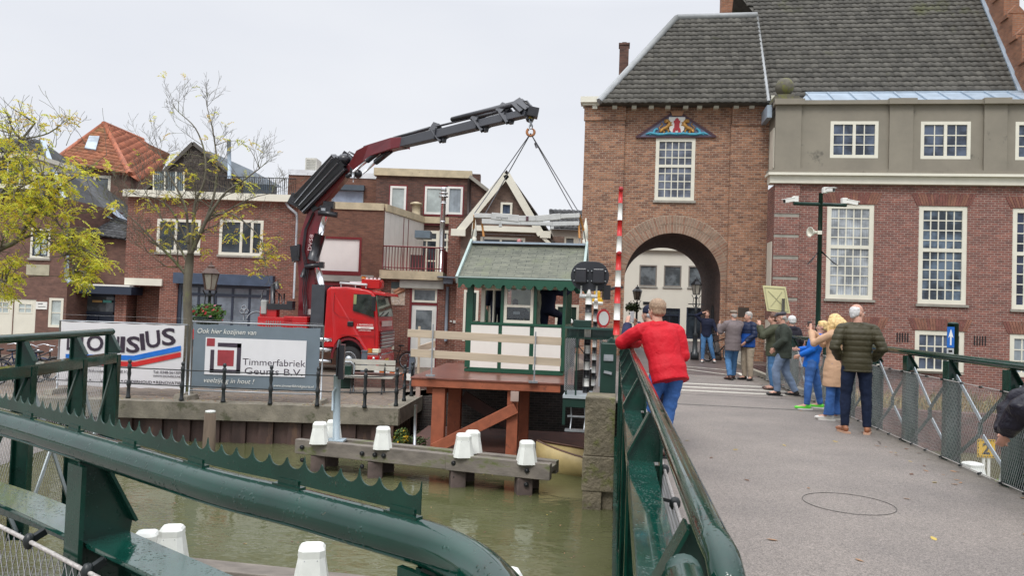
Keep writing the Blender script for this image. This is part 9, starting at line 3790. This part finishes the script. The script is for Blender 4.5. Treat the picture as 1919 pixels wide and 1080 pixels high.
WHT_HAIR = pm('white_hair', (0.62, 0.61, 0.60), .7, var=.15, scale=60)
GREY_HAIR = pm('grey_hair', (0.40, 0.37, 0.34), .7, var=.25, scale=60)
BLOND = pm('blonde_hair', (0.66, 0.46, 0.20), .5, var=.3, scale=45, stretch=(1, 1, .2))
SANDY = pm('sandy_grey_hair', (0.30, 0.20, 0.13), .65, var=.35, scale=60)
BROWNH = pm('brown_hair', (0.10, 0.045, 0.025), .6, var=.3, scale=50)
SHOEB = pm('black_shoe', (0.02, 0.018, 0.018), .45)
SHOEBR = pm('brown_shoe', (0.28, 0.11, 0.05), .5)
SHOEDB = pm('dark_brown_shoe', (0.08, 0.04, 0.03), .5)
SHOEW = pm('white_shoe', (0.62, 0.60, 0.56), .5)
SHOEG = pm('lime_shoe', (0.12, 0.62, 0.05), .5)
def phone(parent_pt, yaw, label, size=(.075, .012, .15), holder=None):
 mb = MB()
 mb.box(parent_pt, size, R(yaw))
 o = tag(mb.build('phone', BLACK, None, loc=parent_pt, bev=.003), label, 'phone')
 return o
PHW = pm('phone_white', (0.5, 0.5, 0.5), .3)
# 1 man in the red jacket, leaning on the railing
person('person in a bright red hooded jacket and blue jeans leaning on the green railing', B(0.54, 8.6, 0), 8, 1.80,
 dict(pel=(.02, -.10, .93), chest=(-.02, .03, 1.24), neck=(-.04, .09, 1.42), head=(-.05, .14, 1.57), sL=(-.215, .10, 1.36), eL=(-.40, .24, 1.20), wL=(-.16, .40, 1.20), hL=(1, .2, 0),
   sR=(.16, .04, 1.36), eR=(.215, -.03, 1.09), wR=(.08, .18, 1.05), hR=(-.5, .5, -.3), pL=(-.07, -.10, .90), pR=(.11, -.10, .90), kL=(-.15, -.02, .50), kR=(.05, -.08, .50), aL=(-.22, .04, .09), tL=(-.24, .21, .04), aR=(-.03, -.14, .09), tR=(.0, .03, .04)),
 dict(jacket=REDC, trousers=JEANS, shoes=SHOEDB, infl=.050, hem=.08, hood=True, fold=.005), look=25, hair=('full', SANDY), vox=.010)
# 2 man with navy knitted hat
t2, m2_ = person('person in navy jacket and navy knitted hat filming over the railing beside the red jacket', B(0.56, 10.2, 0), 42, 1.76,
    dict(pel=(0, -.12, .93), chest=(0, .04, 1.24), neck=(0, .11, 1.42), head=(0, .17, 1.56), sL=(-.18, .1, 1.36), eL=(-.27, .32, 1.20), wL=(-.12, .42, 1.42), hL=(.2, .2, 1),
     sR=(.18, .1, 1.36), eR=(.28, .30, 1.22), wR=(.06, .42, 1.42), hR=(-.2, .2, 1), pL=(-.09, -.12, .90), pR=(.09, -.12, .90)),
    dict(jacket=clothm('navy_jacket', (0.018, 0.022, 0.06), .7), trousers=NAVYC, shoes=SHOEB, infl=.045, hem=.10), hair=('beanie', (NAVYC, WHT_HAIR)), vox=.011)
ph = (m2_['wL'] + m2_['wR']) / 2 + V((0, 0, .10))
tag(MB().build('x', BLACK), 'x') if False else None
o = phone(ph, 42, 'pale phone held up by the person in the navy knitted hat')
o.data.materials[0] = PHW
# 3 person with bicycle under the arch
cyc = G(1326, 680, 0)
person('person in dark top and light blue jeans standing over a bicycle, hand on head', cyc + V((-.05, .05, 0)), 168, 1.80,
 dict(sR=(.185, 0, 1.41), eR=(.36, .02, 1.56), wR=(.14, .06, 1.66), hR=(-1, 0, .3), eL=(-.27, .06, 1.15), wL=(-.34, .28, 1.02), hL=(0, 1, -.3), kL=(-.16, .06, .5), aL=(-.26, .0, .12), tL=(-.28, .18, .06)),
 dict(jacket=NAVYC, trousers=JEANS2, shoes=SHOEW, infl=.022, hem=.04), look=10, hair=('short', BROWNH), vox=.013)
bicycle(cyc + V((.42, .12, 0)), R(-62), 'black city bicycle held by the person under the arch', BB, 0.05)
# 4 walking man in taupe jacket
person('person in taupe jacket, beige flat cap and jeans walking towards the arch', G(1372, 712, 0), 12, 1.77,
 dict(eL=(-.30, .10, 1.20), wL=(-.24, .26, 1.36), hL=(0, .3, 1), eR=(.29, .0, 1.15), wR=(.27, .16, .98), kL=(-.07, .10, .50), aL=(-.13, -.12, .10), tL=(-.16, .03, .03), kR=(.10, .12, .51), aR=(.14, .20, .10), tR=(.17, .37, .06)),
 dict(jacket=TAUPE, trousers=JEANS2, shoes=SHOEDB, infl=.055, hem=.16, tr_infl=.022), hair=('flatcap', (pm('cap_beige', (0.22, 0.17, 0.13), .8), GREY_HAIR)), look=0, vox=.012)
# 5 man in navy and blue puffer
person('person with short grey hair in navy and bright blue puffer jacket and beige trousers', G(1400, 713, 0), 118, 1.74,
 dict(eL=(-.25, .04, 1.15), wL=(-.13, .22, .98), hL=(.4, .3, -1), eR=(.25, .04, 1.15), wR=(.13, .22, .98), hR=(-.4, .3, -1), pel=(0, .02, .95), kL=(-.12, .04, .5), aL=(-.14, .02, .09), tL=(-.2, .17, .04)),
 dict(jacket=NAVYP, trousers=BEIGEC, shoes=SHOEB, infl=.050, hem=.06, quilt=.105, side_panel=(1.2, clothm('blue_puffer', (0.012, 0.07, 0.30), .4, .15, .2)), tr_infl=.02), hair=('short', GREY_HAIR), look=-10, vox=.012)
# 6 man in flat cap
person('person in dark flat cap, dark green jacket and grey blue jeans, hands in pockets', G(1466, 742, 0), 72, 1.75,
 dict(head=(.0, .06, 1.60), neck=(0, .02, 1.45), eL=(-.27, .0, 1.15), wL=(-.20, .18, .98), eR=(.27, -.02, 1.15), wR=(.20, .16, .97), kL=(-.08, .14, .52), aL=(-.1, .10, .09), tL=(-.13, .27, .04), kR=(.09, -.06, .49), aR=(.10, -.26, .09), tR=(.13, -.10, .04)),
 dict(jacket=DKGRN, trousers=JEANSG, shoes=SHOEB, infl=.055, hem=.12, tr_infl=.026), hair=('flatcap', (pm('cap_dark', (0.05, 0.045, 0.055), .8), GREY_HAIR)), nod=12, vox=.012)
# 7 person filming behind the flat cap
t7, m7 = person('person in olive parka half hidden behind the flat cap, holding a phone up', G(1460, 736, 0) + V((0.02, .5, 0)), 78, 1.70,
    dict(eL=(-.22, .24, 1.22), wL=(-.08, .30, 1.46), hL=(.1, .2, 1), eR=(.22, .24, 1.22), wR=(.08, .30, 1.46), hR=(-.1, .2, 1)),
    dict(jacket=clothm('olive_parka', (0.06, 0.065, 0.04), .8), trousers=JEANS2, shoes=SHOEDB, infl=.05, hem=.12, hood=True), hair=('short', BROWNH), vox=.014)
phone((m7['wL'] + m7['wR']) / 2 + V((-.02, 0, .1)), 78, 'dark phone held up by the person in the olive parka')
# 8 white haired person
person('person with white hair and dark hooded jacket standing behind the flat cap', G(1481, 728, 0), 20, 1.66,
 {}, dict(jacket=BLACKC, trousers=NAVYC, shoes=SHOEB, infl=.045, hem=.1, hood=True), hair=('full', WHT_HAIR), vox=.014)
# 9 person in blue behind the woman
person('person in bright blue jacket, jeans and lime green shoes half hidden behind the camel coat', G(1520, 769, 0) + V((.05, 0.15, 0)), 66, 1.62,
 dict(pel=(0, .0, .94), chest=(0, -.06, 1.26), neck=(0, -.13, 1.43), head=(0, -.17, 1.57), sL=(-.16, -.10, 1.38), sR=(.16, -.10, 1.38), eL=(-.22, -.02, 1.14), wL=(-.16, .2, 1.02), eR=(.24, .04, 1.14), wR=(.10, .24, 1.12), hL=(.3, 1, -.3), hR=(-.3, 1, .3),
   kL=(-.12, .04, .50), aL=(-.17, .06, .09), tL=(-.2, .23, .04), kR=(.14, -.10, .50), aR=(.24, -.16, .09), tR=(.27, .0, .04)),
 dict(jacket=BLUEC, trousers=JEANS, shoes=SHOEG, sole=SHOEW, infl=.03, hem=.10, tr_infl=.016), hair=('short', BLOND), vox=.012)
# 10 blonde woman
t10, m10 = person('person with long blonde hair in a camel belted coat and flared jeans filming', G(1562, 788, 0), 48, 1.70,
    dict(head=(0, .03, 1.60), eL=(-.23, .26, 1.24), wL=(-.10, .36, 1.45), hL=(.1, .3, 1), eR=(.20, .26, 1.22), wR=(.03, .38, 1.43), hR=(-.1, .6, .8), kR=(.10, .0, .5), aR=(.13, -.05, .09), aL=(-.11, .04, .09), tL=(-.14, .2, .04)),
    dict(jacket=CAMEL, trousers=JEANS, shoes=SHOEW, sole=SHOEW, infl=.022, hem=.0, coat=.40, flare=.035, tr_infl=.012, fold=.008), hair=('long', BLOND), vox=.011, tilt=-6)
phone((m10['wL'] + m10['wR']) / 2 + V((-.03, .02, .11)), 48, 'black phone held sideways by the blonde person', size=(.16, .012, .08))
# 11 man in olive puffer
person('person with balding grey head in olive quilted jacket, dark jeans and brown shoes', G(1603, 812, 0), -12, 1.83,
 dict(eL=(-.30, -.07, 1.15), wL=(-.20, .10, 1.0), hL=(.4, .3, -1), eR=(.30, -.07, 1.15), wR=(.22, .10, 1.0), hR=(-.4, .3, -1), sL=(-.20, 0, 1.41), sR=(.20, 0, 1.41),
   pL=(-.095, 0, .92), pR=(.095, 0, .92), kL=(-.13, .02, .5), aL=(-.14, -.02, .09), kR=(.13, .02, .5), aR=(.14, -.02, .09), tL=(-.18, .14, .04), tR=(.19, .14, .04)),
 dict(jacket=OLIVE, trousers=JEANSD, shoes=SHOEBR, sole=pm('tan_sole', (0.5, 0.3, 0.2), .6), infl=.036, hem=.06, quilt=.078, tr_infl=.012), hair=('fringe', WHT_HAIR), look=-62, vox=.010)
# 12 person bending at the right edge
p12 = V((W(2028, 900, 6.3).x, 6.3, 0))
person('person in shiny black jacket bending down at the far right edge by the railing', p12, 78, 1.80,
 dict(pel=(0, -.20, .86), chest=(0, .08, 1.02), neck=(.05, .20, 1.14), head=(.06, .24, 1.27), sL=(-.19, .20, 1.05), sR=(.19, .20, 1.05), eL=(-.24, .56, .86), wL=(-.08, .60, .64), eR=(.26, .44, .80), wR=(.12, .52, .62), hL=(.3, .1, -.8), hR=(-.5, .4, -.6),
   pL=(-.09, -.15, .87), pR=(.09, -.15, .87), kL=(-.11, .08, .50), kR=(.11, .02, .50), aL=(-.11, -.02, .09), aR=(.11, -.12, .09)),
 dict(jacket=clothm('shiny_black', (0.012, 0.011, 0.018), .35, .2, 1.0), trousers=NAVYC, shoes=SHOEB, infl=.07, hem=.08, fold=.02), hair=('short', BROWNH), vox=.011)
# 13-16 workers in and behind the cabin
zfl = zc0 + .1
cp = lambda px, w_: pc.P(pc.hit(px, 600, w_)[0], zfl, w_)
person('worker in dark navy overalls standing inside the cabin at left behind the open frame', cp(932, -1.5) + V((0, 0, .62)), 20, 1.86,
 dict(eR=(.30, .12, 1.50), wR=(.22, .2, 1.74), hR=(0, 0, 1), eL=(-.26, .0, 1.12), wL=(-.24, .12, .9)),
 dict(jacket=NAVYC, trousers=NAVYC, shoes=SHOEB, infl=.04, hem=.05), hair=('short', BROWNH), vox=.014, name='worker')
t14, m14 = person('worker in black jacket with white back label crouching behind the cabin sash window', cp(966, -1.0) + V((0, 0, .42)), 5, 1.74,
    dict(pel=(0, -.1, .62), chest=(0, .0, .97), neck=(0, .12, 1.14), head=(0, .26, 1.22), sL=(-.21, .03, 1.08), sR=(.21, .03, 1.08), eL=(-.28, .15, .84), wL=(-.15, .36, .80), eR=(.32, .1, .86), wR=(.34, .30, 1.0), pL=(-.09, -.1, .60), pR=(.09, -.1, .60), kL=(-.16, .30, .58), aL=(-.16, .06, .27), tL=(-.18, .22, .23), kR=(.16, .30, .58), aR=(.16, .06, .27), tR=(.18, .22, .23)),
    dict(jacket=BLACKC, trousers=BLACKC, shoes=SHOEB, infl=.06, hem=.05, hood=True), hair=('short', BROWNH), nod=25, vox=.013, name='worker')
mb = MB(M=t14.matrix_basis)
mb.box((0, -.205, .98), (.17, .02, .07))
mb.build('back_label', pm('label_pale', (0.5, 0.5, 0.55), .6), t14)
person('worker in navy climbing with one knee raised at the right side of the cabin', cp(1026, -.9) + V((0, 0, .32)), -35, 1.88,
 dict(pel=(0, 0, 1.10), chest=(.0, .02, 1.43), neck=(0, .05, 1.61), head=(0, .10, 1.75), sL=(-.185, .03, 1.55), sR=(.185, .03, 1.55), eR=(.36, .18, 1.50), wR=(.46, .36, 1.66), hR=(.5, .5, .5), eL=(-.2, .24, 1.62), wL=(-.1, .36, 1.84), hL=(0, 0, 1),
   pL=(-.09, 0, 1.07), pR=(.09, 0, 1.07), kL=(-.12, .04, .62), aL=(-.12, -.04, .22), tL=(-.13, .12, .16), kR=(.16, .38, .98), aR=(.14, .30, .56), tR=(.15, .46, .50)),
 dict(jacket=NAVYC, trousers=NAVYC, shoes=SHOEB, infl=.035, hem=.02, tr_infl=.022), hair=('short', BROWNH), vox=.013, name='worker')
wx = W(1068, 600, 23.0)
person('worker in white safety helmet standing on the quay behind the cabin', V((wx.x, 23.0, -0.42)), 160, 1.78, {},
 dict(jacket=clothm('grey_workwear', (0.08, 0.08, 0.085), .8), trousers=NAVYC, shoes=SHOEB, infl=.035, hem=.05), hair=('helmet', pm('helmet_white', (0.75, 0.74, 0.70), .3)), vox=.014, name='worker')
# ------------------------------------------------------------------ trees
def leafmat(name, c):
 m, n, l, b = base(name)
 tr = n.new('ShaderNodeBsdfTranslucent')
 tr.inputs[0].default_value = rgba(c, 1.1)
 ms = n.new('ShaderNodeMixShader')
 ms.inputs[0].default_value = 0.52
 b.inputs['Base Color'].default_value = rgba(c)
 b.inputs['Roughness'].default_value = 0.55
 l.new(b.outputs[0], ms.inputs[1])
 l.new(tr.outputs[0], ms.inputs[2])
 l.new(ms.outputs[0], n['Material Output'].inputs[0])
 return m
LEAVES = [leafmat('leaf_lime', (0.52, 0.52, 0.04)), leafmat('leaf_yellow', (0.62, 0.52, 0.05)), leafmat('leaf_green', (0.30, 0.35, 0.04)), leafmat('leaf_ochre', (0.55, 0.36, 0.06)), leafmat('leaf_bright', (0.66, 0.66, 0.08))]
BARK = pm('bark', (0.13, 0.115, 0.085), 0.9, var=.4, scale=5, bump=.8, bs=18, stretch=(1, 1, .35), spot=((0.15, 0.17, 0.06), 2.5, .55))
TWIG = pm('twig', (0.095, 0.075, 0.055), 0.85, var=.3)
def spray(mb, p, d, L_, ls=0.045, w=(5, 3, 2, 1, 4)):
 """a compound leaf: drooping stalk with paired leaflets"""
 n_ = 7
 q = V(p)
 d = V(d).normalized()
 sd_ = d.cross(V((0, 0, 1)))
 if sd_.length < .1:
  sd_ = V((1, 0, 0))
 sd_.normalize()
 mi = rnd.choices(range(5), w)[0]
 for k in range(n_):
  q = q + d * (L_ / n_)
  d = (d + V((0, 0, -0.16))).normalized()
  for s_ in (-1, 1):
   a = (sd_ * s_ * .85 + d * .5 + V((rnd.gauss(0, .2), rnd.gauss(0, .2), rnd.gauss(-.15, .25)))).normalized()
   c_ = a.cross(V((rnd.gauss(0, .4), rnd.gauss(0, .4), 1))).normalized() * ls * .33
   l_ = ls * rnd.uniform(.8, 1.25)
   mb.add([q, q + a * l_ * .5 + c_, q + a * l_, q + a * l_ * .5 - c_], [(0, 1, 2, 3)], mi if rnd.random() < .75 else rnd.randrange(5), False)
def grow(mb, lf, p, d, L_, r, lvl, leafp, upb=.12, seg=5, tips=None):
 pts = [V(p)]
 rs = [r]
 d = V(d).normalized()
 for k in range(seg):
  d = (d + V((rnd.gauss(0, .13), rnd.gauss(0, .13), rnd.gauss(upb, .10)))).normalized()
  pts.append(pts[-1] + d * L_ / seg)
  rs.append(max(.0035, r * (1 - .75 * (k + 1) / seg)))
  if lvl > 0 and k >= 1:
   for q_ in range(rnd.choice((1, 1, 2))):
    a = V((rnd.gauss(0, 1), rnd.gauss(0, 1), rnd.gauss(.35, .6))).normalized()
    grow(mb, lf, pts[-1], (d * .8 + a * .75), L_ * rnd.uniform(.4, .68), rs[-1] * .72, lvl - 1, leafp, upb, max(3, seg - 1), tips)
 mb.tube(pts, rs, 5 if r > .02 else 3, cap=False)
 if tips is not None:
  tips.append((pts[-1], d))
 if lf is not None and rnd.random() < leafp:
  for k in range(rnd.choice((1, 2, 3))):
   spray(lf, pts[-rnd.choice((1, 2))], d + V((rnd.gauss(0, .6), rnd.gauss(0, .6), -.2)), rnd.uniform(.16, .3), .05, (3, 5, 1, 4, 2))
# thin tree behind the banners
TD_ = 20.1
tb = V((W(353, 700, TD_).x, TD_, -1.0))
tree = thing('street_tree', 'nearly bare young tree with a few yellow leaves standing between the two banners', 'tree', tb)
mb = MB()
lf = MB()
tips = []
TW = lambda x, y, dd=0.0: W(x, y, TD_ + dd)
bpts = []
def link(mb, src, c_):
 q = min(src, key=lambda p: (p - c_).length + max(0, p.z - c_.z) * .5)
 m_ = q.lerp(c_, .5) + V((rnd.gauss(0, .08), rnd.gauss(0, .08), abs(q.z - c_.z) * .15 + .05))
 mb.tube([q, q.lerp(m_, .5) + V((0, 0, .03)), m_, c_], [.012, .009, .007, .004], 4, cap=False)
mb.tube([TW(350, 752), TW(352, 690), TW(352, 600), TW(351, 540), TW(354, 500), TW(357, 475)], [.145, .125, .115, .11, .115, .09], 10)
mains = [([(353, 520), (338, 502), (318, 480), (292, 455), (262, 424), (236, 400)], .055, -.4), ([(355, 480), (352, 440), (349, 395), (336, 362), (318, 330), (300, 290)], .05, .3),
  ([(357, 478), (372, 445), (386, 415), (404, 385), (424, 360), (452, 341), (486, 316)], .06, -.2), ([(358, 470), (362, 420), (366, 380), (384, 335), (383, 285), (366, 240), (335, 210)], .05, .2),
  ([(372, 445), (392, 396), (404, 350), (406, 300), (399, 246), (388, 200)], .045, .5), ([(354, 505), (345, 480), (322, 440), (300, 405), (280, 375), (262, 335)], .035, .5),
  ([(392, 405), (430, 400), (462, 420), (490, 452), (498, 500)], .03, -.5), ([(345, 500), (314, 500), (300, 492), (275, 470)], .02, -.6), ([(386, 415), (425, 395), (470, 372), (510, 362)], .03, .6), ([(352, 455), (322, 395), (292, 372), (258, 366)], .03, -.5)]
for pts, r, dd in mains:
 P3 = [TW(x, y, dd * k / len(pts) * 1.6) for k, (x, y) in enumerate(pts)]
 c3 = catmull(P3, 4)
 n_ = len(c3)
 bpts += c3
 mb.tube(c3, [max(.008, r * (1 - .8 * k / n_)) for k in range(n_)], 6, cap=False)
 for k in range(5, n_, 3):
  d = (c3[k] - c3[k - 1]).normalized()
  for q_ in range(rnd.choice((1, 2))):
   a = V((rnd.gauss(0, .9), rnd.gauss(0, .6), rnd.gauss(.45, .5))).normalized()
   grow(mb, lf, c3[k], d * .5 + a, rnd.uniform(.4, .85), max(.009, r * (1 - .8 * k / n_) * .5), 2, .012, .05, 5)
 d = (c3[-1] - c3[-3]).normalized()
 for q_ in range(3):
  grow(mb, lf, c3[-1], d + V((rnd.gauss(0, .5), rnd.gauss(0, .4), .4)), rnd.uniform(.4, .7), .010, 2, .015, .05, 5)
for x, y, r_, n_ in ((498, 455, 22, 30), (512, 476, 16, 22), (490, 490, 16, 16), (478, 512, 10, 7), (402, 302, 16, 12), (352, 330, 18, 10), (318, 365, 16, 12), (452, 345, 20, 14), (425, 405, 20, 14), (440, 442, 18, 14), (366, 435, 16, 12), (314, 425, 16, 14), (385, 470, 12, 8), (280, 385, 16, 10), (458, 392, 14, 8), (470, 270, 20, 8), (330, 300, 20, 10), (300, 455, 10, 8), (352, 400, 16, 8), (420, 260, 14, 5), (390, 215, 14, 4)):
 for k in range(n_):
  c_ = TW(x + rnd.gauss(0, r_ * .5), y + rnd.gauss(0, r_ * .4), rnd.gauss(0, .35))
  if k % 4 == 0:
   link(mb, bpts, c_)
  spray(lf, c_, (rnd.gauss(0, 1), rnd.gauss(0, 1), rnd.gauss(.1, .4)), rnd.uniform(.16, .28), .055, (3, 5, 1, 3, 2))
mb.build('trunk', BARK, tree)
lf.build('crown', LEAVES, tree)
# leafy tree reaching in from the left
TD2 = 14.0
tb = V((W(-150, 700, TD2).x, TD2 + .3, -1.0))
tr2 = thing('street_tree', 'leafy lime yellow tree reaching into the picture from the left edge', 'tree', tb)
mb = MB()
lf = MB()
T2 = lambda x, y, dd=0.0: W(x, y, TD2 + dd)
bpts = []
mb.tube([tb, tb + V((.05, -.1, 2.0)), T2(-140, 520)], [.17, .14, .12], 10)
mains2 = [([(-140, 520), (-60, 505), (0, 467), (30, 452), (52, 420), (66, 398), (92, 372), (120, 345)], .065, 0), ([(-140, 520), (-90, 420), (-40, 350), (5, 300), (40, 262), (66, 230)], .06, .4), ([(30, 452), (70, 440), (96, 455), (118, 480), (140, 510)], .025, -.3),
  ([(66, 398), (100, 405), (140, 400), (180, 396), (215, 380)], .02, .3), ([(92, 372), (110, 420), (130, 440), (146, 470)], .018, -.4), ([(-60, 505), (-20, 520), (10, 530)], .03, -.3), ([(5, 300), (20, 250), (18, 215)], .02, .5), ([(40, 262), (90, 250), (120, 228)], .018, .3), ([(120, 345), (160, 320), (200, 290)], .014, .2),
  ([(-40, 350), (10, 365), (40, 350), (80, 330)], .03, -.5)]
for pts, r, dd in mains2:
 P3 = [T2(x, y, dd * k / len(pts) * 1.6) for k, (x, y) in enumerate(pts)]
 c3 = catmull(P3, 4)
 n_ = len(c3)
 bpts += c3
 mb.tube(c3, [max(.006, r * (1 - .75 * k / n_)) for k in range(n_)], 6, cap=False)
 for k in range(4, n_, 4):
  d = (c3[k] - c3[k - 1]).normalized()
  a = V((rnd.gauss(0, .9), rnd.gauss(0, .6), rnd.gauss(.4, .5))).normalized()
  grow(mb, lf, c3[k], d * .5 + a, rnd.uniform(.35, .7), max(.006, r * .35), 1, .15, .12, 4)
for k in range(14):
 x = rnd.uniform(0, 175)
 grow(mb, lf, T2(x, 285 + rnd.uniform(-20, 20), rnd.gauss(0, .3)), (rnd.gauss(0, .3), rnd.gauss(0, .2), 1), rnd.uniform(.3, .5), .008, 2, .10, .1, 4)
clumps = [(12, 262, 20, 22), (37, 292, 26, 46), (60, 315, 24, 36), (15, 320, 24, 44), (74, 338, 24, 44), (22, 352, 26, 44), (56, 366, 24, 42), (95, 350, 20, 28), (15, 388, 26, 50), (74, 388, 24, 44), (112, 332, 20, 34), (104, 378, 20, 30), (45, 400, 24, 40), (20, 425, 24, 36),
  (128, 350, 16, 18), (160, 314, 20, 16), (176, 330, 14, 8), (135, 300, 18, 10), (130, 436, 20, 34), (152, 450, 20, 40), (118, 458, 16, 26), (170, 440, 14, 18), (148, 480, 22, 44), (174, 488, 16, 26), (190, 496, 14, 20), (205, 490, 8, 8), (140, 512, 18, 36), (168, 516, 18, 34), (156, 530, 14, 20), (93, 432, 18, 30), (92, 462, 14, 14), (180, 462, 10, 12),
  (15, 492, 26, 50), (30, 512, 16, 20), (8, 520, 22, 34), (5, 548, 20, 34), (18, 540, 14, 18), (70, 285, 14, 8), (90, 270, 14, 6), (5, 235, 20, 10), (210, 385, 14, 8), (150, 390, 16, 10), (140, 365, 16, 10), (195, 300, 14, 6), (62, 430, 14, 12), (125, 405, 14, 14)]
clumps = clumps + [(-x_ - 60, y_ - 10, r_ + 6, n_) for x_, y_, r_, n_ in clumps[:24]]
for x, y, r_, n_ in clumps:
 for k in range(int(n_ * 1.15)):
  gx, gy = rnd.gauss(0, r_ * .55), rnd.gauss(0, r_ * .42)
  c_ = T2(x + gx, y + gy, rnd.gauss(0, .5))
  if k % 6 == 0:
   link(mb, bpts, c_)
  spray(lf, c_, (rnd.gauss(0, 1), rnd.gauss(0, .8), rnd.gauss(-.1, .35)), rnd.uniform(.14, .26), rnd.uniform(.036, .056), (4, 5, 1.5, .8, 5))
mb.build('trunk', BARK, tr2)
lf.build('crown', LEAVES, tr2)
# fallen leaves
LF = [pm('fallen_tan', (0.30, 0.17, 0.09), .7), pm('fallen_yellow', (0.45, 0.33, 0.08), .7), pm('fallen_brown', (0.14, 0.07, 0.04), .7)]
def fallen(name, label, pts, s0, s1):
 mb = MB()
 for p in pts:
  a = rnd.random() * 6.28
  s_ = rnd.uniform(s0, s1)
  x_ = V((math.cos(a), math.sin(a), rnd.uniform(-.1, .2))) * s_
  y_ = V((-math.sin(a), math.cos(a), rnd.uniform(-.1, .2))) * s_ * .5
  mb.add([p - x_, p - x_ * .3 + y_, p + x_ * .4 + y_ * .9, p + x_ * 1.2, p + x_ * .4 - y_ * .9, p - x_ * .3 - y_], [(0, 1, 2, 3, 4, 5)], rnd.choice((0, 0, 1, 2)), False)
 return tag(mb.build(name, LF), label, 'leaves', kind='stuff')
pts = [G(x, y, .006) for x, y in ((1333, 858), (1378, 843), (1470, 835), (1515, 915), (1700, 935), (1610, 1050), (1448, 1012), (1500, 770), (1750, 1010), (1800, 905), (1400, 900), (1660, 838))]
pts += [B(rnd.uniform(3.3, 3.8), rnd.uniform(6, 20), .006) for k in range(60)] + [B(rnd.uniform(.4, 3.8), rnd.uniform(3, 24), .006) for k in range(24)]
fallen('fallen_leaves', 'scattered dry brown leaves lying on the asphalt of the bridge', pts, .02, .04)
pts = []
for k in range(900):
 f_ = rnd.random()
 q = QB + qd * (f_ * 16)
 pts.append(V((q.x + rnd.gauss(0, .1), q.y + .1 + abs(rnd.gauss(0, 1.6)), -.955 if False else -.992)))
pts2 = [p for p in pts]
for p in pts2:
 # on the coping the surface is a little higher
 if (p - QB).dot(inn) < .5:
  p.z = -.958
fallen('quay_leaves', 'scattered fallen leaves on the quay paving under the banners', pts2, .02, .045)
pts = [V((rnd.uniform(-6, 2), rnd.uniform(6, 17), -1.944)) for k in range(160)]
fallen('floating_leaves', 'small yellow leaves floating on the green canal water', pts, .012, .03)
